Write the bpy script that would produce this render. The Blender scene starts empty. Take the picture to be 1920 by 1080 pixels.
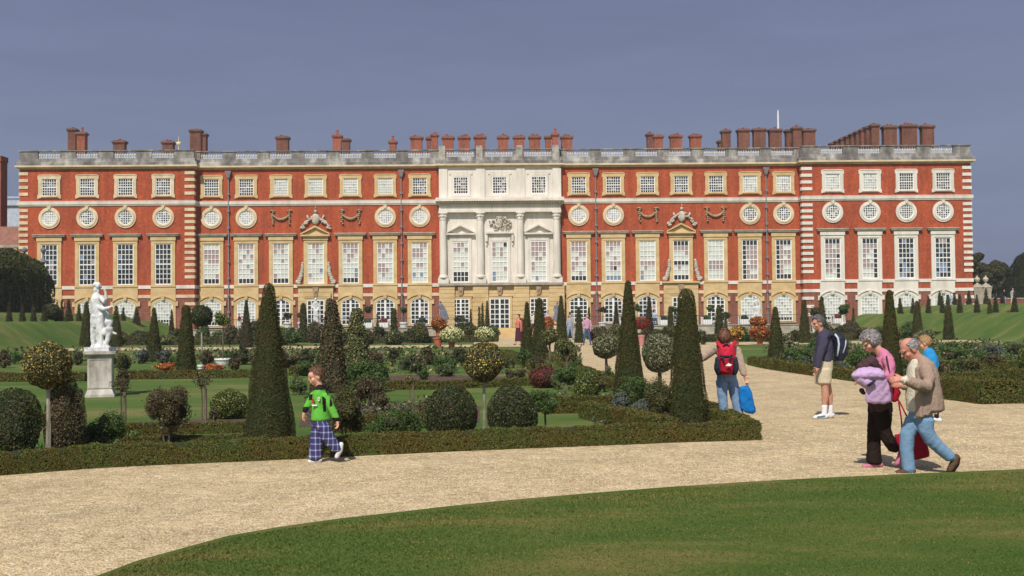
import bpy, math, random
import numpy as np
from mathutils import Vector, Matrix
random.seed(7)
SC = bpy.context.scene
COL = SC.collection
# ---------------------------------------------------------------- camera
FPX = 2100.0; CAMH = 1.75; HOR = 597.0; ROLL = 0.0093
PITCH = math.atan((HOR - 540.0) / FPX)
_f = Vector((0, math.cos(PITCH), math.sin(PITCH)))
_u0 = Vector((0, -math.sin(PITCH), math.cos(PITCH)))
_r0 = Vector((1, 0, 0))
_r = _r0 * math.cos(ROLL) - _u0 * math.sin(ROLL)
_u = _u0 * math.cos(ROLL) + _r0 * math.sin(ROLL)
CAM = Vector((0, 0, CAMH))
cd = bpy.data.cameras.new('camera'); cam = bpy.data.objects.new('camera', cd); COL.objects.link(cam)
cd.sensor_width = 36.0; cd.lens = FPX / 1920.0 * 36.0; cd.clip_start = 0.1; cd.clip_end = 3000
R3 = Matrix((_r, _u, -_f)).transposed()
cam.matrix_world = Matrix.Translation(CAM) @ R3.to_4x4()
SC.camera = cam
def ray(px, py):
    return _f + _r * ((px - 960.0) / FPX) + _u * ((540.0 - py) / FPX)
def gp(px, py, z=0.0):
    """measured photo point lying on the level z"""
    d = ray(px, py); t = (z - CAMH) / d.z
    return CAM + d * t
def at(px, py, Y):
    """measured photo point at the distance Y from the camera"""
    d = ray(px, py); return CAM + d * (Y / d.y)
def dist_of(px, py, z=0.0):
    return gp(px, py, z).y
def ppm(Y): return FPX / Y
# ---------------------------------------------------------------- world and sun
SUN_EL = math.radians(50); SUN_AZ = math.radians(17)      # behind the camera, a little to the left
w = bpy.data.worlds.new("World"); SC.world = w; w.use_nodes = True
nt = w.node_tree; nt.nodes.clear()
def N(nt, t, **kw):
    n = nt.nodes.new(t)
    for k, v in kw.items():
        if k == 'inp':
            for a, b in v.items(): n.inputs[a].default_value = b
        else: setattr(n, k, v)
    return n
out = N(nt, 'ShaderNodeOutputWorld'); bg = N(nt, 'ShaderNodeBackground'); bg.inputs[1].default_value = 0.1
sky = N(nt, 'ShaderNodeTexSky'); sky.sky_type = 'NISHITA'; sky.sun_disc = False
sky.sun_elevation = SUN_EL; sky.sun_rotation = math.pi + SUN_AZ
sky.air_density = 1.0; sky.dust_density = 1.0; sky.ozone_density = 1.5
tc = N(nt, 'ShaderNodeTexCoord'); sep = N(nt, 'ShaderNodeSeparateXYZ')
nt.links.new(tc.outputs['Generated'], sep.inputs[0])
mp = N(nt, 'ShaderNodeMapping'); mp.inputs['Scale'].default_value = (1.6, 1.6, 12.0); mp.inputs['Rotation'].default_value = (0, .06, 0)
nt.links.new(tc.outputs['Generated'], mp.inputs[0])
nz = N(nt, 'ShaderNodeTexNoise', inp={'Scale': 3.0, 'Detail': 5.0, 'Roughness': 0.55, 'Distortion': 0.3})
nt.links.new(mp.outputs[0], nz.inputs['Vector'])
# grey-blue storm cloud layer, brighter towards the top of the view and beyond the sun side
ramp = N(nt, 'ShaderNodeValToRGB'); cr = ramp.color_ramp
cr.elements[0].position = 0.0; cr.elements[0].color = (1.40, 1.66, 2.75, 1)
cr.elements[1].position = 0.5; cr.elements[1].color = (1.45, 1.58, 2.6, 1)
e = cr.elements.new(0.13); e.color = (1.72, 2.0, 3.05, 1)
e = cr.elements.new(0.27); e.color = (1.52, 1.74, 2.85, 1)
nt.links.new(sep.outputs['Z'], ramp.inputs[0])
nr = N(nt, 'ShaderNodeMapRange', inp={'From Min': 0.3, 'From Max': 0.7, 'To Min': 0.95, 'To Max': 1.07}); nt.links.new(nz.outputs[0], nr.inputs[0])
mul = N(nt, 'ShaderNodeVectorMath', operation='SCALE'); nt.links.new(ramp.outputs[0], mul.inputs[0]); nt.links.new(nr.outputs[0], mul.inputs['Scale'])
# the cloud bank stands in the north (+Y); behind the camera the sky clears
my = N(nt, 'ShaderNodeMapRange', inp={'From Min': -0.5, 'From Max': 0.35, 'To Min': 0.25, 'To Max': 0.93}); nt.links.new(sep.outputs['Y'], my.inputs[0])
mix = N(nt, 'ShaderNodeMixRGB'); nt.links.new(my.outputs[0], mix.inputs[0]); nt.links.new(sky.outputs[0], mix.inputs[1]); nt.links.new(mul.outputs[0], mix.inputs[2])
nt.links.new(mix.outputs[0], bg.inputs[0]); nt.links.new(bg.outputs[0], out.inputs[0])
sd = bpy.data.lights.new('sun', 'SUN'); sd.energy = 4.0; sd.angle = math.radians(0.5); sd.color = (1.0, 0.94, 0.84)
sun = bpy.data.objects.new('sun', sd); COL.objects.link(sun)
to_sun = Vector((-math.sin(SUN_AZ) * math.cos(SUN_EL), -math.cos(SUN_AZ) * math.cos(SUN_EL), math.sin(SUN_EL)))
sun.rotation_euler = (-to_sun).to_track_quat('-Z', 'Y').to_euler()
SC.view_settings.view_transform = 'Standard'; SC.view_settings.look = 'None'
SC.view_settings.exposure = 0.12; SC.view_settings.gamma = 1.0
# ---------------------------------------------------------------- tagging
def tag(o, label=None, cat=None, group=None, kind=None):
    if label: o['label'] = label
    if cat: o['category'] = cat
    if group: o['group'] = group
    if kind: o['kind'] = kind
    return o
def empty(name, loc=(0, 0, 0), rz=0.0):
    o = bpy.data.objects.new(name, None); COL.objects.link(o); o.location = loc; o.rotation_euler = (0, 0, rz)
    o.empty_display_size = 0.2
    return o
def copy_tree(o, parent=None):
    c = o.copy(); COL.objects.link(c)
    if parent is not None: c.parent = parent
    for ch in list(o.children): copy_tree(ch, c)
    return c
# ---------------------------------------------------------------- materials
MATS = {}
def mat_base(name, rough=0.8, spec=0.3):
    m = bpy.data.materials.new(name); m.use_nodes = True; nt = m.node_tree
    b = nt.nodes['Principled BSDF']; b.inputs['Roughness'].default_value = rough
    b.inputs['Specular IOR Level'].default_value = spec
    MATS[name] = m
    return m, nt, b
def noisy(name, c1, c2, scale=4.0, rough=0.85, bump=0.0, bscale=None, stretch=(1, 1, 1), spec=0.3, c3=None, detail=6, pos=(0.35, 0.65)):
    m, nt, b = mat_base(name, rough, spec)
    tc = N(nt, 'ShaderNodeTexCoord'); mp = N(nt, 'ShaderNodeMapping'); mp.inputs['Scale'].default_value = stretch
    nt.links.new(tc.outputs['Object'], mp.inputs[0])
    n = N(nt, 'ShaderNodeTexNoise', inp={'Scale': scale, 'Detail': detail, 'Roughness': 0.65}); nt.links.new(mp.outputs[0], n.inputs['Vector'])
    r = N(nt, 'ShaderNodeValToRGB'); r.color_ramp.elements[0].position = pos[0]; r.color_ramp.elements[1].position = pos[1]
    r.color_ramp.elements[0].color = (*c1, 1); r.color_ramp.elements[1].color = (*c2, 1)
    if c3: e = r.color_ramp.elements.new((pos[0] + pos[1]) / 2); e.color = (*c3, 1)
    nt.links.new(n.outputs[0], r.inputs[0]); nt.links.new(r.outputs[0], b.inputs['Base Color'])
    if bump:
        n2 = N(nt, 'ShaderNodeTexNoise', inp={'Scale': bscale or scale * 6, 'Detail': 4.0}); nt.links.new(tc.outputs['Object'], n2.inputs['Vector'])
        bp = N(nt, 'ShaderNodeBump', inp={'Strength': 0.5, 'Distance': bump}); nt.links.new(n2.outputs[0], bp.inputs['Height'])
        nt.links.new(bp.outputs[0], b.inputs['Normal'])
    return m
def leafmat(name, cols, rough=0.6, patch=None, spec=0.25, pscale=3.5, pstretch=(1, 1, 1), prange=(0.35, 0.65)):
    """one random colour per leaf out of a list of (weight, rgb); patch = second noise tint"""
    m, nt, b = mat_base(name, rough, spec)
    g = N(nt, 'ShaderNodeNewGeometry'); r = N(nt, 'ShaderNodeValToRGB'); r.color_ramp.interpolation = 'CONSTANT'
    tot = sum(c[0] for c in cols); acc = 0.0
    els = r.color_ramp.elements
    for i, (wt, c) in enumerate(cols):
        if i == 0: e = els[0]
        elif i == 1: e = els[1]
        else: e = els.new(acc / tot)
        e.position = acc / tot; e.color = (*c, 1); acc += wt
    nt.links.new(g.outputs['Random Per Island'], r.inputs[0])
    tc = N(nt, 'ShaderNodeTexCoord')
    n = N(nt, 'ShaderNodeTexNoise', inp={'Scale': pscale, 'Detail': 5.0, 'Roughness': .6}); mpp = N(nt, 'ShaderNodeMapping'); mpp.inputs['Scale'].default_value = pstretch; nt.links.new(tc.outputs['Object'], mpp.inputs[0]); nt.links.new(mpp.outputs[0], n.inputs['Vector'])
    mr = N(nt, 'ShaderNodeMapRange', inp={'From Min': prange[0], 'From Max': prange[1], 'To Min': 0.0, 'To Max': 1.0}); nt.links.new(n.outputs[0], mr.inputs[0])
    mx = N(nt, 'ShaderNodeMixRGB', blend_type='MULTIPLY'); mx.inputs[2].default_value = (*(patch or (0.75, 0.8, 0.7)), 1)
    nt.links.new(mr.outputs[0], mx.inputs[0]); nt.links.new(r.outputs[0], mx.inputs[1]); nt.links.new(mx.outputs[0], b.inputs['Base Color'])
    return m
def plain(name, c, rough=0.7, spec=0.3, bump=0.0, bscale=60, metallic=0.0):
    m, nt, b = mat_base(name, rough, spec)
    b.inputs['Base Color'].default_value = (*c, 1); b.inputs['Metallic'].default_value = metallic
    tc = N(nt, 'ShaderNodeTexCoord')
    n = N(nt, 'ShaderNodeTexNoise', inp={'Scale': bscale * 0.15, 'Detail': 4.0}); nt.links.new(tc.outputs['Object'], n.inputs['Vector'])
    mx = N(nt, 'ShaderNodeMixRGB'); mx.inputs[1].default_value = (*[v * 0.86 for v in c], 1); mx.inputs[2].default_value = (*[min(1, v * 1.1) for v in c], 1)
    nt.links.new(n.outputs[0], mx.inputs[0]); nt.links.new(mx.outputs[0], b.inputs['Base Color'])
    if bump:
        n2 = N(nt, 'ShaderNodeTexNoise', inp={'Scale': bscale, 'Detail': 3.0}); nt.links.new(tc.outputs['Object'], n2.inputs['Vector'])
        bp = N(nt, 'ShaderNodeBump', inp={'Strength': 0.6, 'Distance': bump}); nt.links.new(n2.outputs[0], bp.inputs['Height'])
        nt.links.new(bp.outputs[0], b.inputs['Normal'])
    return m
def brickmat(name, c1, c2, mortar, dirt, rough=0.9):
    m, nt, b = mat_base(name, rough, 0.15)
    tc = N(nt, 'ShaderNodeTexCoord'); sp = N(nt, 'ShaderNodeSeparateXYZ'); nt.links.new(tc.outputs['Object'], sp.inputs[0])
    ad = N(nt, 'ShaderNodeMath', operation='ADD'); nt.links.new(sp.outputs[0], ad.inputs[0]); nt.links.new(sp.outputs[1], ad.inputs[1])
    cb = N(nt, 'ShaderNodeCombineXYZ'); nt.links.new(ad.outputs[0], cb.inputs[0]); nt.links.new(sp.outputs[2], cb.inputs[1])
    br = N(nt, 'ShaderNodeTexBrick', inp={'Scale': 1.0, 'Brick Width': 0.22, 'Row Height': 0.075, 'Mortar Size': 0.006, 'Mortar Smooth': 0.3, 'Bias': 0.0})
    br.inputs['Color1'].default_value = (*c1, 1); br.inputs['Color2'].default_value = (*c2, 1); br.inputs['Mortar'].default_value = (*mortar, 1)
    nt.links.new(cb.outputs[0], br.inputs['Vector'])
    n = N(nt, 'ShaderNodeTexNoise', inp={'Scale': 0.5, 'Detail': 8.0, 'Roughness': 0.7}); nt.links.new(tc.outputs['Object'], n.inputs['Vector'])
    mr = N(nt, 'ShaderNodeMapRange', inp={'From Min': 0.42, 'From Max': 0.72, 'To Min': 0.0, 'To Max': 0.75}); nt.links.new(n.outputs[0], mr.inputs[0])
    mx = N(nt, 'ShaderNodeMixRGB'); mx.inputs[2].default_value = (*dirt, 1)
    nt.links.new(mr.outputs[0], mx.inputs[0]); nt.links.new(br.outputs[0], mx.inputs[1])
    n3 = N(nt, 'ShaderNodeTexNoise', inp={'Scale': 5.0, 'Detail': 5.0}); nt.links.new(tc.outputs['Object'], n3.inputs['Vector'])
    mr3 = N(nt, 'ShaderNodeMapRange', inp={'From Min': 0.3, 'From Max': 0.7, 'To Min': 0.78, 'To Max': 1.18}); nt.links.new(n3.outputs[0], mr3.inputs[0])
    mps = N(nt, 'ShaderNodeMapping'); mps.inputs['Scale'].default_value = (1.6, 1.6, .16); nt.links.new(tc.outputs['Object'], mps.inputs[0])
    n4 = N(nt, 'ShaderNodeTexNoise', inp={'Scale': 1.3, 'Detail': 7.0, 'Roughness': .7}); nt.links.new(mps.outputs[0], n4.inputs['Vector'])
    mr4 = N(nt, 'ShaderNodeMapRange', inp={'From Min': 0.35, 'From Max': 0.7, 'To Min': 1.12, 'To Max': 0.74}); nt.links.new(n4.outputs[0], mr4.inputs[0])
    mk = N(nt, 'ShaderNodeMath', operation='MULTIPLY'); nt.links.new(mr3.outputs[0], mk.inputs[0]); nt.links.new(mr4.outputs[0], mk.inputs[1])
    sc = N(nt, 'ShaderNodeVectorMath', operation='SCALE'); nt.links.new(mx.outputs[0], sc.inputs[0]); nt.links.new(mk.outputs[0], sc.inputs['Scale'])
    nt.links.new(sc.outputs[0], b.inputs['Base Color'])
    return m
# ---------------------------------------------------------------- mesh building
def new_mesh(name, v, f, mats, parent=None, mi=None, smooth=False):
    me = bpy.data.meshes.new(name); me.from_pydata([tuple(p) for p in v], [], f)
    for m in (mats if isinstance(mats, (list, tuple)) else [mats]): me.materials.append(m)
    if mi: me.polygons.foreach_set('material_index', mi)
    if smooth: me.polygons.foreach_set('use_smooth', [True] * len(f))
    me.update()
    o = bpy.data.objects.new(name, me); COL.objects.link(o)
    if parent is not None: o.parent = parent
    return o
class MB:
    def __init__(s): s.v = []; s.f = []; s.m = []
    def add(s, v, f, mi=0):
        b = len(s.v); s.v += [tuple(p) for p in v]; s.f += [tuple(i + b for i in q) for q in f]; s.m += [mi] * len(f)
    def box(s, x0, x1, y0, y1, z0, z1, mi=0):
        s.add([(x0, y0, z0), (x1, y0, z0), (x1, y1, z0), (x0, y1, z0), (x0, y0, z1), (x1, y0, z1), (x1, y1, z1), (x0, y1, z1)],
              [(0, 3, 2, 1), (4, 5, 6, 7), (0, 1, 5, 4), (1, 2, 6, 5), (2, 3, 7, 6), (3, 0, 4, 7)], mi)
    def frustum(s, cx, cy, z0, z1, a0, b0, a1, b1, mi=0):
        s.add([(cx - a0, cy - b0, z0), (cx + a0, cy - b0, z0), (cx + a0, cy + b0, z0), (cx - a0, cy + b0, z0),
               (cx - a1, cy - b1, z1), (cx + a1, cy - b1, z1), (cx + a1, cy + b1, z1), (cx - a1, cy + b1, z1)],
              [(0, 3, 2, 1), (4, 5, 6, 7), (0, 1, 5, 4), (1, 2, 6, 5), (2, 3, 7, 6), (3, 0, 4, 7)], mi)
    def prism(s, poly, y0, y1, mi=0):
        """poly = list of (x,z), counter-clockwise seen from -y; extruded y0 (front) to y1"""
        n = len(poly); v = [(x, y0, z) for x, z in poly] + [(x, y1, z) for x, z in poly]
        f = [tuple(range(n)), tuple(range(2 * n - 1, n - 1, -1))] + [(i, i + n, (i + 1) % n + n, (i + 1) % n) for i in range(n)]
        s.add(v, f, mi)
    def strip(s, outer, inner, y0, y1, mi=0, closed=True):
        """ring between two xz loops, front at y0, back at y1"""
        n = len(outer); v = [(x, y0, z) for x, z in outer] + [(x, y0, z) for x, z in inner] + [(x, y1, z) for x, z in outer] + [(x, y1, z) for x, z in inner]
        f = []
        for i in range(n if closed else n - 1):
            j = (i + 1) % n
            f += [(i, j, j + n, i + n), (i + 2 * n, j + 2 * n, j, i), (i + n, j + n, j + 3 * n, i + 3 * n)]
        if not closed:
            f += [(0, n, 3 * n, 2 * n), (n - 1, 3 * n - 1, 4 * n - 1, 2 * n - 1)]
        s.add(v, f, mi)
    def lathe(s, prof, c=(0, 0, 0), seg=16, mi=0):
        v = []; f = []; k = len(prof)
        for r, z in prof:
            for i in range(seg):
                a = 2 * math.pi * i / seg; v.append((c[0] + r * math.cos(a), c[1] + r * math.sin(a), c[2] + z))
        for j in range(k - 1):
            for i in range(seg):
                i2 = (i + 1) % seg; f.append((j * seg + i, j * seg + i2, (j + 1) * seg + i2, (j + 1) * seg + i))
        f.append(tuple(range(seg - 1, -1, -1))); f.append(tuple((k - 1) * seg + i for i in range(seg)))
        s.add(v, f, mi)
    def tube(s, pts, rad, seg=8, mi=0, ref=None, caps=True):
        """rad: numbers or (a,b) pairs: a along side axis (cross of tangent & ref), b along the other"""
        pts = [Vector(p) for p in pts]; n = len(pts); v = []; f = []
        ref = Vector(ref) if ref is not None else None
        for i, p in enumerate(pts):
            t = (pts[min(i + 1, n - 1)] - pts[max(i - 1, 0)]).normalized()
            rf = ref if ref is not None else (Vector((0, 0, 1)) if abs(t.z) < 0.9 else Vector((0, 1, 0)))
            a = t.cross(rf)
            if a.length < 1e-4: a = t.cross(Vector((0.3, 1, 0.2)))
            a.normalize(); b = a.cross(t).normalized()
            r = rad[i] if isinstance(rad, (list, tuple)) else rad
            ra, rb = r if isinstance(r, (list, tuple)) else (r, r)
            for k in range(seg):
                an = 2 * math.pi * k / seg; v.append(p + a * (ra * math.cos(an)) + b * (rb * math.sin(an)))
        for j in range(n - 1):
            for i in range(seg):
                i2 = (i + 1) % seg; f.append((j * seg + i, (j + 1) * seg + i, (j + 1) * seg + i2, j * seg + i2))
        if caps: f.append(tuple(range(seg))); f.append(tuple((n - 1) * seg + i for i in range(seg - 1, -1, -1)))
        s.add(v, f, mi)
    def ell(s, c, r, rot=None, seg=14, rings=9, mi=0):
        c = Vector(c); v = []; f = []
        r = r if isinstance(r, (list, tuple)) else (r, r, r)
        for j in range(1, rings):
            th = math.pi * j / rings
            for i in range(seg):
                ph = 2 * math.pi * i / seg
                p = Vector((r[0] * math.sin(th) * math.cos(ph), r[1] * math.sin(th) * math.sin(ph), r[2] * math.cos(th)))
                v.append(c + (rot @ p if rot is not None else p))
        top = Vector((0, 0, r[2])); bot = Vector((0, 0, -r[2]))
        v.append(c + (rot @ top if rot is not None else top)); v.append(c + (rot @ bot if rot is not None else bot))
        nT = len(v) - 2; nB = nT + 1
        for j in range(rings - 2):
            for i in range(seg):
                i2 = (i + 1) % seg; f.append((j * seg + i, (j + 1) * seg + i, (j + 1) * seg + i2, j * seg + i2))
        for i in range(seg):
            i2 = (i + 1) % seg; f.append((nT, i, i2)); f.append((nB, (rings - 2) * seg + i2, (rings - 2) * seg + i))
        s.add(v, f, mi)
    def build(s, name, mats, parent=None, smooth=False):
        return new_mesh(name, s.v, s.f, mats, parent, s.m, smooth)
def np_mesh(name, V, F4, mats, parent=None, mi=None, extra=None, smooth=False):
    """V (n,3) and quads F4 (m,4) as arrays; extra = MB merged in"""
    nv = len(V); nf = len(F4)
    me = bpy.data.meshes.new(name)
    if extra is not None and len(extra.v):
        ev = np.array(extra.v, dtype=np.float32)
        V = np.concatenate([V, ev]).astype(np.float32)
    me.vertices.add(len(V)); me.vertices.foreach_set('co', np.asarray(V, dtype=np.float32).ravel())
    loops = [np.asarray(F4, dtype=np.int32).ravel()]; starts = np.arange(nf, dtype=np.int32) * 4; totals = np.full(nf, 4, dtype=np.int32)
    mis = np.zeros(nf, dtype=np.int32) if mi is None else np.asarray(mi, dtype=np.int32)
    if extra is not None and len(extra.f):
        el = []; es = []; et = []; p = nf * 4
        for q in extra.f:
            es.append(p); et.append(len(q)); el += [i + nv for i in q]; p += len(q)
        loops.append(np.array(el, dtype=np.int32)); starts = np.concatenate([starts, np.array(es, dtype=np.int32)])
        totals = np.concatenate([totals, np.array(et, dtype=np.int32)]); mis = np.concatenate([mis, np.array(extra.m, dtype=np.int32)])
    loops = np.concatenate(loops)
    me.loops.add(len(loops)); me.loops.foreach_set('vertex_index', loops)
    me.polygons.add(len(starts)); me.polygons.foreach_set('loop_start', starts); me.polygons.foreach_set('loop_total', totals)
    for m in mats: me.materials.append(m)
    me.polygons.foreach_set('material_index', mis)
    me.update(calc_edges=True); me.validate()
    o = bpy.data.objects.new(name, me); COL.objects.link(o)
    if parent is not None: o.parent = parent
    return o
RNG = np.random.default_rng(11)
def leaves(P, Nn, size, spread=0.7, aspect=0.55):
    """rhombic leaves at points P with normals Nn"""
    n = len(P); size = np.broadcast_to(np.asarray(size), (n,))[:, None] * RNG.uniform(0.7, 1.3, (n, 1))
    nn = Nn + RNG.normal(0, spread, (n, 3)); nn /= np.linalg.norm(nn, axis=1, keepdims=True) + 1e-9
    t = RNG.normal(0, 1, (n, 3)); t -= nn * (t * nn).sum(1, keepdims=True); t /= np.linalg.norm(t, axis=1, keepdims=True) + 1e-9
    b = np.cross(nn, t)
    V = np.stack([P - t * size * .5, P - b * size * aspect * .5 + nn * size * .06, P + t * size * .5, P + b * size * aspect * .5 + nn * size * .06], axis=1).reshape(-1, 3)
    F = np.arange(4 * n).reshape(n, 4)
    return V, F
# ================================================================ MATERIALS
M_brick = brickmat('red_brick', (0.475, 0.092, 0.034), (0.39, 0.072, 0.030), (0.44, 0.155, 0.085), (0.26, 0.066, 0.040))
M_oldbrick = brickmat('weathered_brick', (0.30, 0.105, 0.07), (0.24, 0.075, 0.055), (0.34, 0.2, 0.14), (0.20, 0.075, 0.06))
M_tudor = brickmat('tudor_brick', (0.30, 0.12, 0.08), (0.22, 0.09, 0.07), (0.36, 0.24, 0.18), (0.24, 0.13, 0.10))
M_chim = brickmat('chimney_brick', (0.36, 0.105, 0.055), (0.29, 0.08, 0.045), (0.40, 0.2, 0.13), (0.17, 0.07, 0.05))
M_chimb = brickmat('brown_chimney_brick', (0.22, 0.085, 0.052), (0.16, 0.062, 0.042), (0.26, 0.15, 0.11), (0.10, 0.055, 0.045))
M_ochre = noisy('ochre_stone', (0.52, 0.36, 0.17), (0.66, 0.49, 0.27), 0.9, c3=(0.60, 0.425, 0.215), rough=0.9, stretch=(1, 1, 1.6))
M_white = noisy('pale_stone', (0.58, 0.53, 0.46), (0.78, 0.72, 0.64), 0.8, c3=(0.70, 0.645, 0.57), rough=0.9, stretch=(1.6, 1.6, .35))
M_cream = noisy('cream_stone', (0.54, 0.42, 0.27), (0.74, 0.61, 0.42), 1.2, c3=(0.66, 0.52, 0.34), rough=0.9)
M_sill = noisy('weathered_sill_stone', (0.28, 0.24, 0.19), (0.46, 0.40, 0.32), 2.0, rough=0.9)
M_grey = noisy('stained_grey_stone', (0.11, 0.10, 0.094), (0.46, 0.43, 0.38), 0.9, c3=(0.21, 0.195, 0.18), rough=0.95, stretch=(1, 1, .55), detail=9)
M_lead = noisy('lead_roof', (0.36, 0.39, 0.46), (0.52, 0.55, 0.64), 1.5, rough=0.6, stretch=(3, 1, 1))
M_sash = plain('white_sash_paint', (0.86, 0.84, 0.80), 0.5)
M_gl_dark = plain('dark_window_glass', (0.025, 0.03, 0.04), 0.12, 0.5)
M_gl_blue = plain('blue_reflecting_glass', (0.20, 0.26, 0.38), 0.2, 0.5)
M_gl_red = plain('shutter_behind_glass', (0.36, 0.27, 0.27), 0.4, 0.4)
M_blind = noisy('white_blind_behind_glass', (0.50, 0.53, 0.48), (0.66, 0.68, 0.62), 1.2, rough=0.5)
M_blind2 = noisy('grey_blind_behind_glass', (0.30, 0.30, 0.34), (0.50, 0.49, 0.50), 1.6, rough=0.5)
GL = [M_gl_dark, M_gl_blue, M_gl_red, M_blind, M_blind2]
GI = {'d': 0, 'b': 1, 'r': 2, '.': 3, 'g': 4}
M_leadpipe = plain('lead_downpipe', (0.22, 0.19, 0.19), 0.6, 0.4)
M_carve = noisy('carved_white_stone', (0.34, 0.30, 0.24), (0.64, 0.58, 0.49), 4.0, rough=0.9)
M_carve_t = noisy('carved_tan_stone', (0.27, 0.185, 0.11), (0.44, 0.32, 0.20), 4.0, rough=0.9)
M_capst = plain('sooty_cap_stone', (0.17, 0.14, 0.115), .9)
M_pot = plain('chimney_pot_red', (0.40, 0.095, 0.06), 0.8)
M_gold = plain('gilded_metal', (0.75, 0.60, 0.30), 0.4, 0.6)
M_wpaint = plain('white_paint', (0.82, 0.82, 0.80), 0.5)
M_iron = plain('dark_iron', (0.05, 0.05, 0.06), 0.6, 0.4)
# ================================================================ GROUND
def sm(t): t = max(0.0, min(1.0, t)); return t * t * (3 - 2 * t)
def terrain(x, y):
    a = abs(x + 0.0)
    z = 1.85 * sm((a - 30.5) / 4.0) + 0.70 * sm((a - 36.0) / 2.0)
    t = 0.85 * sm((y - 104.6) / 0.6) if a < 34 else 0.0
    if y > 104.6: z = max(z, t)
    return z
def grid_obj(name, xs, ys, fz, m):
    v = [(x, y, fz(x, y)) for y in ys for x in xs]; nx = len(xs)
    f = [(j * nx + i, j * nx + i + 1, (j + 1) * nx + i + 1, (j + 1) * nx + i) for j in range(len(ys) - 1) for i in range(nx - 1)]
    return new_mesh(name, v, f, m, smooth=True)
def lawnmat(name, c1, c2, c3, scale=1.2):
    m, nt, b = mat_base(name, 0.9, 0.1)
    tc = N(nt, 'ShaderNodeTexCoord'); mp = N(nt, 'ShaderNodeMapping'); mp.inputs['Scale'].default_value = (0.45, 1.0, 1.0)
    nt.links.new(tc.outputs['Object'], mp.inputs[0])
    n = N(nt, 'ShaderNodeTexNoise', inp={'Scale': scale, 'Detail': 7.0, 'Roughness': 0.62, 'Distortion': 0.4}); nt.links.new(mp.outputs[0], n.inputs['Vector'])
    r = N(nt, 'ShaderNodeValToRGB'); els = r.color_ramp.elements
    els[0].position = 0.36; els[0].color = (*c1, 1); els[1].position = 0.66; els[1].color = (*c3, 1); e = els.new(0.52); e.color = (*c2, 1)
    nt.links.new(n.outputs[0], r.inputs[0])
    n2 = N(nt, 'ShaderNodeTexNoise', inp={'Scale': 28.0, 'Detail': 6.0, 'Roughness': 0.8}); nt.links.new(tc.outputs['Object'], n2.inputs['Vector'])
    mr = N(nt, 'ShaderNodeMapRange', inp={'From Min': 0.3, 'From Max': 0.7, 'To Min': 0.62, 'To Max': 1.4}); nt.links.new(n2.outputs[0], mr.inputs[0])
    sc = N(nt, 'ShaderNodeVectorMath', operation='SCALE'); nt.links.new(r.outputs[0], sc.inputs[0]); nt.links.new(mr.outputs[0], sc.inputs['Scale'])
    nt.links.new(sc.outputs[0], b.inputs['Base Color'])
    bp = N(nt, 'ShaderNodeBump', inp={'Strength': 0.7, 'Distance': 0.02}); nt.links.new(n2.outputs[0], bp.inputs['Height']); nt.links.new(bp.outputs[0], b.inputs['Normal'])
    return m
M_lawn = lawnmat('mown_lawn', (0.058, 0.105, 0.017), (0.088, 0.124, 0.024), (0.18, 0.155, 0.05), 1.0)
M_lawn2 = lawnmat('parterre_lawn', (0.060, 0.115, 0.026), (0.092, 0.14, 0.032), (0.175, 0.165, 0.06), 0.45)
def gravelmat():
    m, nt, b = mat_base('pale_gravel', 0.95, 0.1)
    tc = N(nt, 'ShaderNodeTexCoord')
    v = N(nt, 'ShaderNodeTexVoronoi', inp={'Scale': 52.0}); nt.links.new(tc.outputs['Object'], v.inputs['Vector'])
    sp = N(nt, 'ShaderNodeSeparateXYZ'); nt.links.new(v.outputs['Color'], sp.inputs[0])
    r = N(nt, 'ShaderNodeValToRGB'); els = r.color_ramp.elements
    els[0].position = 0.0; els[0].color = (0.31, 0.215, 0.12, 1); els[1].position = 1.0; els[1].color = (0.72, 0.62, 0.43, 1)
    for p, c in ((0.10, (0.45, 0.33, 0.18)), (0.35, (0.545, 0.415, 0.235)), (0.75, (0.615, 0.485, 0.295))):
        e = els.new(p); e.color = (*c, 1)
    nt.links.new(sp.outputs[0], r.inputs[0])
    n = N(nt, 'ShaderNodeTexNoise', inp={'Scale': 0.9, 'Detail': 6.0, 'Roughness': 0.7}); nt.links.new(tc.outputs['Object'], n.inputs['Vector'])
    mr = N(nt, 'ShaderNodeMapRange', inp={'From Min': 0.3, 'From Max': 0.7, 'To Min': 0.74, 'To Max': 1.14}); nt.links.new(n.outputs[0], mr.inputs[0])
    v2 = N(nt, 'ShaderNodeTexVoronoi', inp={'Scale': 11.0}); nt.links.new(tc.outputs['Object'], v2.inputs['Vector'])
    sp2 = N(nt, 'ShaderNodeSeparateXYZ'); nt.links.new(v2.outputs['Color'], sp2.inputs[0])
    mr2 = N(nt, 'ShaderNodeMapRange', inp={'To Min': 0.84, 'To Max': 1.13}); nt.links.new(sp2.outputs[0], mr2.inputs[0])
    mm = N(nt, 'ShaderNodeMath', operation='MULTIPLY'); nt.links.new(mr.outputs[0], mm.inputs[0]); nt.links.new(mr2.outputs[0], mm.inputs[1])
    sc = N(nt, 'ShaderNodeVectorMath', operation='SCALE'); nt.links.new(r.outputs[0], sc.inputs[0]); nt.links.new(mm.outputs[0], sc.inputs['Scale'])
    nt.links.new(sc.outputs[0], b.inputs['Base Color'])
    bp = N(nt, 'ShaderNodeBump', inp={'Strength': 0.9, 'Distance': 0.012}); bp.invert = True
    nt.links.new(v.outputs['Distance'], bp.inputs['Height']); nt.links.new(bp.outputs[0], b.inputs['Normal'])
    return m
M_gravel = gravelmat()
M_soil = noisy('bare_soil', (0.06, 0.036, 0.028), (0.13, 0.082, 0.066), 9.0, rough=0.95, bump=0.03, bscale=30, c3=(0.095, 0.058, 0.047))
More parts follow.
